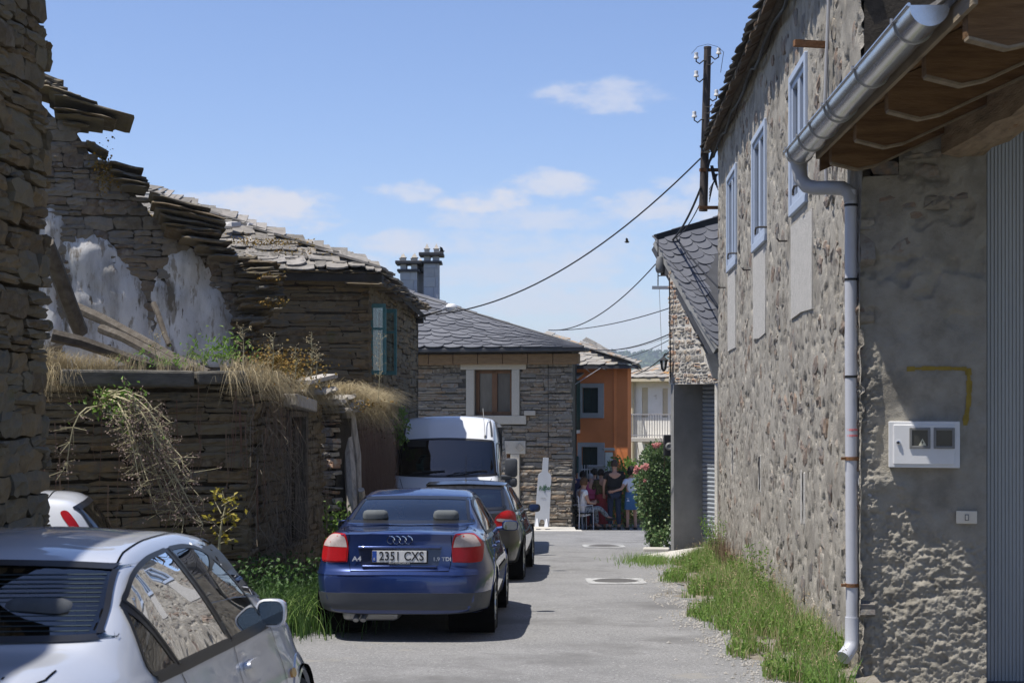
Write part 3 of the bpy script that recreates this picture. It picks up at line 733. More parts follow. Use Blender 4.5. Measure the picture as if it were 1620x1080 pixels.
def thing_part_roof(t):
    # purlin pole along the wall head
    m = MB(); n = 22
    pts = [RW.p(-.2 + i * (RW.L + .3) / n, 6.07 + .03 * math.sin(i * .9), .075 + .015 * math.sin(i * 2)) for i in range(n + 1)]
    m.tube(pts, [.055 + .008 * math.sin(i * 1.7) for i in range(n + 1)], 9); m.build('purlin', M['timber_old'], t, 50)
    ze = lambda o: 6.03 + (.27 - o) * .60
    b = MB(); b.hexa([RW.p(-.2, ze(.25), .25), RW.p(RW.L, ze(.25), .25), RW.p(RW.L, ze(-4.5), -4.5), RW.p(-.2, ze(-4.5), -4.5)], [RW.p(-.2, ze(.25) + .06, .25), RW.p(RW.L, ze(.25) + .06, .25), RW.p(RW.L, ze(-4.5) + .06, -4.5), RW.p(-.2, ze(-4.5) + .06, -4.5)])
    roof = b.build('roof', M['slate_dark'], t)
    # soffit boards, each its own piece
    r = random.Random(8); u = -.2
    while u < RW.L:
        w = r.uniform(.16, .34); m = MB(); o = .265 + r.uniform(-.03, .03); d = r.uniform(-.012, .012)
        m.hexa([RW.p(u + .01, ze(o) - .035 + d, o), RW.p(u + w - .01, ze(o) - .035 - d, o), RW.p(u + w - .01, ze(-.12) - .035, -.12), RW.p(u + .01, ze(-.12) - .035, -.12)],
               [RW.p(u + .01, ze(o) - .004, o), RW.p(u + w - .01, ze(o) - .004, o), RW.p(u + w - .01, ze(-.12) - .004, -.12), RW.p(u + .01, ze(-.12) - .004, -.12)])
        m.build('soffit_board', M['board_dark'], roof); u += w
    A, B = RW.p(RW.L, ze(.29) + .06, .29), RW.p(-.25, ze(.29) + .06, .29); C, D = RW.p(-.25, ze(-4.5) + .06, -4.5), RW.p(RW.L, ze(-4.5) + .06, -4.5)
    slates(roof, M['slate_dark'], B, A, D, C, 14, .55, SLAB, .022, 1.5, 4, .03, 120)
M['board_dark'] = mk('board_dark', [(.075, .058, .042), (.15, .12, .09), (.10, .065, .04), (.19, .16, .125)], .9, 4, .4, 18, spec=.12, rand=True, stretch=(1, 3, 3))
M['pane'] = mk('pane', [(.02, .024, .03)], .03, spec=.8)
right_house()

# ------------------------------------------------------------------ near house on the right: porch roof, gutter, roughcast pier, metal door
def porch_house():
    t = thing('porch_house', 'shaded roughcast house front with a timber porch roof at the right edge', 'house', (3.4, 12.3, gz(12.3)))
    W = Wall((2.712, 12.34), (3.63, 12.09), gz(12.3) - .3, 3.86)
    hole = [(.03, .30, 3.52, 3.74)]
    def disp(U, Z):
        # lumpy broken render at the foot and along the left edge, smooth trowelled cement above
        low = np.clip((1.02 + .10 * np.sin(U * 7) - .55 * np.abs(U - .42) - Z) / .12, 0, 1)
        left = np.clip((.16 + .09 * (fbm(Z * 3, Z * 0, 3, 3) - .2) - U) / .05, 0, 1) * np.clip((2.3 - Z) / .3, 0, 1)
        band = np.clip(1 - np.abs(Z - (1.10 + .05 * np.sin(U * 9))) / .10, 0, 1) * np.clip((.42 - U) / .08, 0, 1)
        k = np.clip(low + left + band * .6, 0, 1)
        rough = (fbm(U * 13 + .6 * Z, Z * 18, 41, 5, .68) - .5) * .052 + (fbm(U * 30, Z * 36, 47, 3, .6) - .5) * .03
        soft = (fbm(U * 2.5, Z * 2.5, 51, 4) - .5) * .05 + (fbm(U * 22, Z * 22, 57, 3) - .5) * .010
        lumps = -.04 * np.clip((fbm(U * 4, Z * 5, 62, 3) - .55) * 6, 0, 1) * np.clip((Z - 2.2) / .4, 0, 1)
        return rough * k + soft * (1 - k * .5) + .02 * left + .03 * band - .015 * low + lumps
    w = W.rough('wall', M['roughcast'], t, .0085, .0095, disp, 0, W.L, hole)
    r = random.Random(15); items = []; R = W.R()
    for k in range(16):
        u = r.uniform(.04, .72); z = r.uniform(2.9, 3.8); ww, hh = r.uniform(.12, .34), r.uniform(.05, .13)
        M4 = (R @ Matrix.Rotation(r.uniform(-.1, .1), 3, 'Y') @ Matrix.Diagonal((ww, .1, hh))).to_4x4(); M4.translation = W.p(u, z, -.062 + r.uniform(0, .015)); items.append((M4, r.randrange(14), ww, hh))
    for k in range(18):
        u = r.uniform(-.02, .02); z = r.uniform(.9, 2.6); ww, hh = r.uniform(.06, .11), r.uniform(.04, .09)
        M4 = (R @ Matrix.Rotation(r.uniform(-.3, .3), 3, 'Y') @ Matrix.Diagonal((ww, .12, hh))).to_4x4(); M4.translation = W.p(u, z, -.068 + r.uniform(0, .02)); items.append((M4, r.randrange(14), ww, hh))
    place_pieces(items, 'stone', STONE, M['rubble'], w, 300, 8)
    b = MB(); b.hexa([W.p(0.02, -1, -.26), W.p(W.L - .03, -1, -.26), W.p(W.L - .03, -1, -5), W.p(.02, -1, -5)], [W.p(.02, 3.9, -.26), W.p(W.L - .03, 3.9, -.26), W.p(W.L - .03, 3.9, -5), W.p(.02, 3.9, -5)])
    b.hexa([W.p(W.L - .03, -1, -.07), W.p(W.L, -1, -.07), W.p(W.L, -1, -5), W.p(W.L - .03, -1, -5)], [W.p(W.L - .03, 3.86, -.07), W.p(W.L, 3.86, -.07), W.p(W.L, 3.9, -5), W.p(W.L - .03, 3.9, -5)])
    b.hexa([W.p(0.0, -1, -.08), W.p(.02, -1, -.08), W.p(.02, -1, -1), W.p(0, -1, -1)], [W.p(0, 3.86, -.08), W.p(.02, 3.86, -.08), W.p(.02, 3.86, -1), W.p(0, 3.86, -1)])
    b.build('house_body', M['joint'], t)
    # ribbed metal door
    y0 = 12.36; V = []; pitch = .0285; x = 3.675
    prof = []
    for k in range(120):
        for dx, dy in ((0, 0), (.009, 0), (.0125, -.010), (.020, -.010), (.0245, 0)): prof.append((x + k * pitch + dx, y0 + dy))
    zs = [gz(12.3) - .1, 4.25]
    m = MB(); n = len(prof); m.v = [Vector((a, b_, z)) for z in zs for a, b_ in prof]; m.f = [(i, i + 1, i + 1 + n, i + n) for i in range(n - 1)]
    m.build('metal_door', M['corrugated'], t)
    # roof frame
    ang = math.atan(.46)
    ys = [8.02, 8.95, 10.0, 11.1, 12.14]
    for y in ys:
        xo = 2.30 + .035 * (y - 8); m = MB()
        zb = 3.60
        # rafter with a shaped tail
        poly = [(0, .0), (.20, -.05), (.34, -.02), (4.5, -.02 + 4.16 * .46), (4.5, .26 + 4.16 * .46), (0, .17)]
        m.prism(poly, -.05, .05, lambda u, v, d: Vector((xo + u, y + d, zb + v)))
        rf_ = m.build('rafter', M['rafter'], t)
        m = MB(); m.prism([(0, -.018), (.20, -.068), (.34, -.038), (4.5, -.038 + 4.16 * .46), (4.5, -.022 + 4.16 * .46), (.34, -.022), (.20, -.052), (0, -.002)], -.056, .02, lambda u, v, d: Vector((xo + u, y + d, zb + v))); m.build('rafter_lit_edge', M['fascia'], rf_)  # added paler strip, standing in for bounce light on the rafter's bottom edge
    # sheathing boards above the rafters
    rr = random.Random(3); x = .04
    while x < 4.4:
        wv = rr.uniform(.13, .22); m = MB(); dz = rr.uniform(-.008, .008)
        f = lambda u, y, q: Vector((2.30 + .035 * (y - 8) + u, y, 3.60 + .175 + (u * .455 if u > 0 else 0) + q))
        m.hexa([f(x, 7.75, dz), f(x + wv - .012, 7.75, dz), f(x + wv - .012, 12.85, dz), f(x, 12.85, dz)], [f(x, 7.75, .025), f(x + wv - .012, 7.75, .025), f(x + wv - .012, 12.85, .025), f(x, 12.85, .025)])
        m.build('roof_board', M['board'], t); x += wv
    m = MB(); f = lambda u, y, q: Vector((2.30 + .035 * (y - 8) + u, y, 3.60 + .21 + u * .457 + q))
    m.hexa([f(-.05, 7.7, 0), f(4.5, 7.7, 0), f(4.5, 12.9, 0), f(-.05, 12.9, 0)], [f(-.05, 7.7, .05), f(4.5, 7.7, .05), f(4.5, 12.9, .05), f(-.05, 12.9, .05)])
    roof = m.build('roof', M['slate_dark'], t)
    slates(roof, M['slate_old'], f(-.06, 7.7, .05), f(-.06, 12.9, .05), f(4.5, 12.9, .05), f(4.5, 7.7, .05), 12, .5, SLAB, .02, 1.5, 6, .03, 60)
    # fascia board
    m = MB(); a, c = Vector((2.275, 7.76, 3.76)), Vector((2.275 + .035 * 4.9, 12.66, 3.76)); m.bar(a, c, .026, .11); m.build('fascia_board', M['fascia'], t)
    # closing board at the far end of the roof
    m = MB(); m.prism([(0, .0), (4.5, 4.5 * .457), (4.5, 4.5 * .457 + .2), (0, .2)], 12.66, 12.70, lambda u, v, d: Vector((2.47 + u, d, 3.61 + v))); m.build('end_board', M['rafter'], t)
    # half-round gutter
    g = []; n = 14; rad = .104
    p0, p1 = Vector((2.155, 8.15, 3.80)), Vector((2.325, 12.85, 3.79)); d = (p1 - p0).normalized(); s = Vector((d.y, -d.x, 0))
    m = MB(); rows = 24
    for i in range(rows + 1):
        c = p0.lerp(p1, i / rows)
        for rr_ in (rad, rad - .006):
            pass
        m.v += [c + s * (rad * math.cos(math.pi + math.pi * k / n)) + Vector((0, 0, rad * 1.05 * math.sin(math.pi + math.pi * k / n))) for k in range(n + 1)]
    k1 = n + 1
    m.f = [(i * k1 + j, i * k1 + j + 1, (i + 1) * k1 + j + 1, (i + 1) * k1 + j) for i in range(rows) for j in range(n)]
    m.f += [tuple(range(k1))]
    m.tube([p0 - s * (rad + .004) + Vector((0, 0, .004)), p1 - s * (rad + .004) + Vector((0, 0, .004))], .010, 8)
    m.f += [tuple(rows * k1 + j for j in range(n, -1, -1))] if False else []
    gut = m.build('gutter', M['zinc'], t, 45)
    for q in (.08, .33, .55, .58, .72, .84, .97):
        m = MB(); c = p0.lerp(p1, q); rr_ = rad + .004
        m.tube([c + s * (rr_ * math.cos(math.pi + math.pi * k / n)) + Vector((0, 0, rr_ * 1.05 * math.sin(math.pi + math.pi * k / n))) for k in range(n + 1)], .0065, 6)
        m.tube([c - s * (rr_ + .012) + Vector((0, 0, -.006)), c - s * (rr_ + .012) + Vector((0, 0, .022))], .009, 6)
        m.build('gutter_bracket', M['zinc_seam'], gut)
    # downpipe: drop, offset under the eave, long fall and shoe
    e = p1 + d * .0
    wx = wallx(12.42)
    path = [e + Vector((.0, -.06, -.04)), e + Vector((.0, -.06, -.14)), e + Vector((.01, -.08, -.23)), e + Vector((.05, -.12, -.29)), e + Vector((.12, -.18, -.315)), Vector((2.50, 12.50, 3.455)), Vector((2.60, 12.42, 3.44)), Vector((2.645, 12.38, 3.40)), Vector((2.655, 12.375, 3.33))]
    m = MB(); m.tube(path, [.075, .062, .058, .058, .056, .056, .056, .056, .056], 16)
    m.build('downpipe_elbow', M['pvc_grey'], t, 50)
    m = MB(); m.tube([Vector((2.655, 12.375, 3.42)), Vector((2.655, 12.375, 2.2)), Vector((2.66, 12.375, .9)), Vector((2.665, 12.375, -.05))], .048, 18); dp = m.build('downpipe', M['pvc'], t, 50)
    m = MB(); m.tube([Vector((2.665, 12.375, .08)), Vector((2.665, 12.375, -.10)), Vector((2.65, 12.36, -.155)), Vector((2.60, 12.31, -.205)), Vector((2.575, 12.285, -.225))], [.056, .056, .056, .056, .058], 18); m.build('downpipe_shoe', M['pvc'], dp, 50)
    for z in (3.30, 2.72, 1.96):
        m = MB(); m.lathe([(.050, -.009), (.054, -.009), (.054, .009), (.050, .009)], None, 18, (2.655 + (3.4 - z) * .003, 12.375, z)); m.build('pipe_joint', M['cable'], dp)
    for z in (1.32, .33):
        m = MB(); m.lathe([(.049, -.014), (.056, -.014), (.056, .014), (.049, .014)], None, 18, (2.662, 12.375, z)); m.bar((2.70, 12.38, z), (2.74, 12.42, z), .02, .02); m.bar((2.575, 12.36, z), (2.62, 12.36, z), .02, .022); m.build('pipe_clamp', M['rust'], dp)
    for z in (1.545, 1.50):
        m = MB(); m.lathe([(.0492, -.008), (.0496, -.008), (.0496, .008), (.0492, .008)], None, 18, (2.66, 12.375, z)); m.build('red_band', M['red_tape'], dp)
    # side branch of the pipe
    m = MB(); m.tube([Vector((2.70, 12.36, 1.25)), Vector((2.715, 12.34, 1.12)), Vector((2.75, 12.31, 1.05)), Vector((2.80, 12.30, 1.03))], .014, 8); m.build('hose', M['pvc_grey'], t)
    # big lintel beam carrying the rafters
    m = MB(); m.v = []; rr = random.Random(12); n = 14
    for i in range(n + 1):
        y = 12.20 - i * .33; q = rr.uniform(-.018, .018); x0 = 3.31 + .004 * i
        m.v += [Vector((x0 + q, y, 3.66 + rr.uniform(-.02, .03))), Vector((x0 + .13, y, 3.63 + rr.uniform(-.03, .03))), Vector((x0 + .31 + q, y, 3.65 + rr.uniform(-.02, .03))), Vector((x0 + .32, y, 3.93)), Vector((x0 + .16, y, 3.95)), Vector((x0, y, 3.93 + q))]
    m.f = [(i * 6 + j, i * 6 + (j + 1) % 6, (i + 1) * 6 + (j + 1) % 6, (i + 1) * 6 + j) for i in range(n) for j in range(6)] + [tuple(range(6)), tuple(n * 6 + j for j in range(5, -1, -1))]
    m.build('beam', M['beam'], t)
    # yellow paint marks on the render
    for pts in (([(.36, 2.016), (.50, 2.022), (.66, 2.02), (.80, 2.015)]), ([(.815, 2.02), (.825, 1.90), (.82, 1.75), (.80, 1.64), (.795, 1.585)])):
        m = MB(); rr = random.Random(2)
        for a, c in zip(pts[:-1], pts[1:]):
            nn = 5
            for k in range(nn):
                u0, z0 = a[0] + (c[0] - a[0]) * k / nn, a[1] + (c[1] - a[1]) * k / nn; u1, z1 = a[0] + (c[0] - a[0]) * (k + 1.2) / nn, a[1] + (c[1] - a[1]) * (k + 1.2) / nn
                hw = .013 + rr.uniform(-.004, .006); dx, dz = (0, hw) if abs(c[0] - a[0]) > abs(c[1] - a[1]) else (hw * 1.3, 0)
                off = float(disp(np.array([(u0 + u1) / 2]), np.array([(z0 + z1) / 2]))[0]) + .009
                m.add([W.p(u0 - dx, z0 - dz, off), W.p(u1 - dx, z1 - dz, off), W.p(u1 + dx, z1 + dz, off), W.p(u0 + dx, z0 + dz, off)], [(0, 1, 2, 3)])
        m.build('yellow_mark', M['yellow_paint'], w)
    return t, W
PORCH, PW = porch_house()

def meter_box():
    t = thing('meter_box', 'white electric meter box with two grey viewing windows on the shaded pier', 'meter box', PW.p(.48, 1.30, 0))
    R = PW.R(); c = lambda u, z, o: PW.p(.225 + u, 1.26 + z, o)
    m = MB(); m.bbox(c(.265, .175, .03), (.53, .14, .355), R, .006); m.build('case', M['white_plastic'], t)
    m = MB(); m.bbox(c(.265, .175, .104), (.455, .02, .305), R, .006); d = m.build('door', M['white_plastic'], t)
    for u in (.235, .415):
        m = MB(); z = .225
        for q in ((u - .078, u - .058, z - .08, z + .08), (u + .058, u + .078, z - .08, z + .08), (u - .058, u + .058, z - .08, z - .06), (u - .058, u + .058, z + .06, z + .08)):
            m.bbox(c((q[0] + q[1]) / 2, (q[2] + q[3]) / 2, .118), (q[1] - q[0], .016, q[3] - q[2]), R, .003)
        f = m.build('window', M['grey_plastic'], d)
        m = MB(); m.box(c(u, z, .1155), (.116, .003, .12), R); m.build('pane', M['pane_meter'], d)
    # warning sticker: pale triangle with a dark bolt
    m = MB(); m.prism([(.225, .168), (.283, .168), (.254, .222)], .1172, .1182, lambda u, z, o: c(u, z, o)); m.build('warning_sticker', M['sticker'], d)
    m = MB(); m.prism([(.258, .212), (.245, .190), (.253, .192), (.247, .173), (.264, .196), (.256, .195)], .1184, .1190, lambda u, z, o: c(u, z, o)); m.build('bolt_symbol', M['black'], d)
    m = MB(); Ml = R @ Matrix.Rotation(math.pi / 2, 3, 'X'); m.lathe([(.016, 0), (.016, .014), (.009, .016), (.0, .016)], Ml, 14, c(.075, .19, .113)); m.build('lock', M['zinc'], d)
    m = MB(); m.lathe([(.010, .0), (.010, .002), (0, .002)], Ml, 12, c(.075, .19, .130)); m.build('keyhole', M['black'], d)
M['pane_meter'] = mk('pane_meter', [(.045, .045, .042)], .12, spec=.5)
M['sticker'] = mk('sticker', [(.62, .60, .46)], .6)
meter_box()
def doorbell():
    t = thing('doorbell', 'small cream doorbell plate low beside the metal door', 'doorbell', PW.p(.80, .87, 0)); R = PW.R()
    m = MB(); m.bbox(PW.p(.805, .88, .035), (.155, .03, .098), R, .006); m.build('plate', M['cream_plastic'], t)
    m = MB(); m.bbox(PW.p(.807, .88, .053), (.030, .012, .048), R, .003); m.build('button_frame', M['grey_plastic'], t)
    m = MB(); m.bbox(PW.p(.807, .88, .061), (.018, .008, .034), R, .002); m.build('button', M['cream_plastic'], t)
doorbell()
# ------------------------------------------------------------------ near house on the left (only its far corner is in view)
def left_house():
    t = thing('stone_building', 'dark shaded stone building corner filling the left edge beside the silver saloon', 'building', (-3.3, 10.9, gz(11)))
    W = Wall((-3.225 - .0536 * 15, -4.0), (-3.225, 11.0), lambda u: gz(-4 + u) - .1, 5.3)
    c = W.core('wall', M['joint_dark'], t, 5.0, .07, 6)
    W.stones(c, M['schist_dark'], (.16, .52), (.06, .17), 4, .2, .005, umin=12.6, tilt=.05, split=.45, endjit=.07, proud=.02, limit=300)
    # quoins of the far corner
    r = random.Random(4); z = gz(11) ; items = []; R = W.R()
    m = MB(); m.hexa([(-9, -4, 5.3), (-3.9, -4, 5.3), (-3.0, 11.2, 5.3), (-9, 11.2, 5.3)], [(-9, -4, 6.9), (-6, -4, 6.9), (-6, 11.2, 6.9), (-9, 11.2, 6.9)]); m.build('roof', M['slate_dark'], t)
left_house()

# ------------------------------------------------------------------ ruined house
RA, RB, RC = (-5.05, 16.2), (-2.84, 17.0), (-2.16, 27.2)
def ruin():
    t = thing('ruined_house', 'roofless ruined stone house with dry grass growing along its broken walls', 'ruin', (-3, 17, gz(17)))
    # front wall, facing the camera
    W = Wall((-6.2, 15.78), RB, lambda u: gz(16.5) - .15, lambda u: 2.10 + (.35 if u < 1.0 else 0) + .22 * max(0, (1.9 - u)) * (1 if u < 1.9 else 0) * .5)
    c = W.core('wall', M['joint_dark'], t, .45, .06, 20)
    W.stones(c, M['schist_dark'], (.18, .72), (.045, .13), 14, .16, .007, tilt=.03, split=.4, zmax=1.93, limit=290, umin=.6)
    m = MB(); m.bbox(W.p(2.30, 2.015, .0), (1.36, .34, .175), W.R() @ Matrix.Rotation(.004, 3, 'Y'), .03); m.build('coping_stone', M['schist_grey'], c)
    m = MB(); m.bbox(W.p(3.27, 2.03, .0), (.54, .3, .14), W.R() @ Matrix.Rotation(-.02, 3, 'Y'), .03); m.build('coping_stone', M['schist_grey'], c)
    # street wall, foreshortened
    S = Wall(RB, RC, lambda u: gz(17 + u) - .1, lambda u: (2.06 - .047 * u) + .08 * math.sin(u * 2.1) * (1 if u < 7 else .3) if not 4.30 < u < 5.36 else gz(17 + u) + .25)
    win = (1.95, 3.02, .05, 1.66)
    c = S.core('wall', M['joint_dark'], t, .45, .06, 50, [win])
    S.stones(c, M['schist_dark'], (.18, .55), (.05, .13), 24, .16, .006, [win], tilt=.03, limit=260, umax=11.2)
    # window frame in the street wall
    m = MB(); R = S.R()
    for a, b, z0, z1 in ((win[1] - .09, win[1] + .02, win[2], win[3]), (win[0] - .02, win[0] + .05, win[2], win[3]), (win[0], win[1], win[3] - .07, win[3])):
        m.bbox(S.p((a + b) / 2, (z0 + z1) / 2, -.02), (b - a, .16, z1 - z0), R, .01)
    w = m.build('window', M['timber_old'], t)
    m = MB(); m.bbox(S.p((win[0] + win[1]) / 2, win[3] + .1, .02), (1.25, .28, .15), R @ Matrix.Rotation(.06, 3, 'Y'), .02); m.build('lintel', M['timber_grey'], w)
    m = MB(); m.bar(S.p(win[1] - .2, win[2], -.3), S.p(win[1] - .2, win[3], -.3), .05, .06); m.bar(S.p(win[1] - .5, win[2], -.33), S.p(win[1] - .5, win[3], -.33), .05, .05); m.build('mullion', M['timber_old'], w)
    # sunlit cross wall seen through the gap
    K = Wall((-3.0, 22.60), (-2.51, 22.17), gz(22.4) - .1, 1.58)
    c = K.core('wall', M['joint'], t, .3, .05, 4)
    K.stones(c, M['garage_stone'], (.16, .42), (.04, .10), 31, .16, .014, tilt=.05, split=0, limit=200, proud=.05)
    # jagged ends on both sides of the gap
    for u in (4.26,):
        r = random.Random(int(u * 10)); items = []; z = gz(22)
        while z < 1.75:
            h = r.uniform(.05, .12); M4 = (R @ Matrix.Rotation(r.uniform(-.05, .05), 3, 'Y') @ Matrix.Diagonal((r.uniform(.2, .45), r.uniform(.3, .48), h))).to_4x4(); M4.translation = S.p(u + r.uniform(-.08, .08), z + h / 2, -.2); items.append((M4, r.randrange(10), .4, h)); z += h
        place_pieces(items, 'stone', FLAT, M['schist_dark'], c, 60, 4)
    # leaning posts and the slab on top of the gap
    a = S.p(5.55, 1.62, .10)
    m = MB(); m.tube([S.p(5.0, gz(22) + .25, .32), S.p(5.15, .1, .27), S.p(5.35, .8, .2), S.p(5.6, 1.66, .08)], [.085, .075, .085, .07], 7); m.build('post', M['timber_grey'], t, 50)
    m = MB(); m.tube([S.p(5.75, gz(22) + .2, .30), S.p(5.80, .3, .24), S.p(5.86, 1.0, .20), S.p(5.76, 1.64, .12)], [.06, .055, .075, .08], 7); m.build('post', M['timber_grey'], t, 50)
    m = MB(); m.tube([S.p(4.5, gz(22) + .55, .42), S.p(5.0, gz(22) + .2, .60)], [.07, .06], 7); m.build('post', M['timber_grey'], t, 50)
    m = MB(); m.tube([S.p(5.2, .55, .38), S.p(5.45, .28, .36), S.p(5.62, .1, .3)], [.05, .065, .04], 6); m.build('branch_stub', M['timber_grey'], t, 50)
    r = random.Random(9); items = []
    for k, (u, z, w_, d, h) in enumerate([(5.0, 1.66, 1.3, .62, .07), (5.5, 1.76, 1.2, .6, .09), (5.1, 1.84, .8, .5, .07), (6.0, 1.72, .9, .5, .08), (4.4, 1.78, .8, .5, .08), (3.6, 1.92, .9, .5, .07)]):
        M4 = (R @ Matrix.Rotation(r.uniform(-.06, .06), 3, 'Y') @ Matrix.Rotation(r.uniform(-.10, .10), 3, 'X') @ Matrix.Diagonal((w_, d, h))).to_4x4(); M4.translation = S.p(u, z, .02); items.append((M4, k, w_, h))
    place_pieces(items, 'capstone', FLAT, M['capstone'], c, 20, 2)
    # weathered plank lying on the wall head
    m = MB(); m.bar(S.p(2.7, 2.02, .05), S.p(4.3, 2.13, .1), .22, .05); m.build('plank', M['timber_grey'], t)
    # collapsed inside: heap of debris
    xs = np.linspace(-6.6, -2.2, 40); V = []; ys = np.linspace(16.4, 28, 60)
    for y in ys:
        for x in xs:
            z = 1.55 + .34 * smooth01((y - 17) / 4) - .30 * smooth01((x + 3.8) / 1.5) + .35 * (float(fbm(np.array(x * 1.3), np.array(y * 1.1), 4, 4)) - .5) - 2.6 * smooth01((y - 20.3) / 1.2) * smooth01((x + 4.3) / .6)
            xx = min(x, -2.98 + .066 * (y - 17)); V.append((xx, max(y, 17.12 + .36 * (xx + 2.84)), z))
    n = 40; Fq = [(j * n + i, j * n + i + 1, (j + 1) * n + i + 1, (j + 1) * n + i) for j in range(59) for i in range(n - 1)]
    o = mesh('debris', V, Fq, M['dirt'], t, True); o['kind'] = 'stuff'
    # fallen roof timbers
    for p0, p1, ra, rb, nm in ((P(72, 385, 17.6), P(128, 525, 18.4), .10, .09, 'rafter'), (P(82, 530, 17.2), P(262, 582, 17.6), .075, .06, 'rafter'),
                               (P(110, 482, 19.6), P(330, 590, 18.4), .07, .055, 'rafter'), (P(243, 480, 20.4), P(268, 545, 20.0), .04, .035, 'rafter'), (P(160, 520, 18.8), P(300, 585, 18.0), .06, .06, 'rafter'), (P(80, 395, 21.2), P(108, 450, 21.3), .03, .03, 'rafter')):
        m = MB(); mid = [p0.lerp(p1, q) + Vector((0, 0, .02 * math.sin(q * 6))) for q in (0, .25, .5, .75, 1)]; m.tube(mid, [ra, ra * .95, (ra + rb) / 2, rb * 1.05, rb], 7); m.build(nm, M['timber_old'], t, 50)
    return t, W, S
M['schist_grey'] = mk('schist_grey', [(.06, .055, .047), (.12, .112, .095), (.17, .155, .125)], .9, 7, .6, 30, spec=.2, spots=((.09, .085, .05), 5, .58, .1), stretch=(.6, .6, 2.5))
M['capstone'] = mk('capstone', [(.17, .15, .125), (.30, .275, .23), (.40, .37, .33)], .9, 6, .5, 30, rand=True, spec=.2, spots=((.22, .16, .06), 3, .58, .1))
RUIN, RW_FRONT, RW_STREET = ruin()

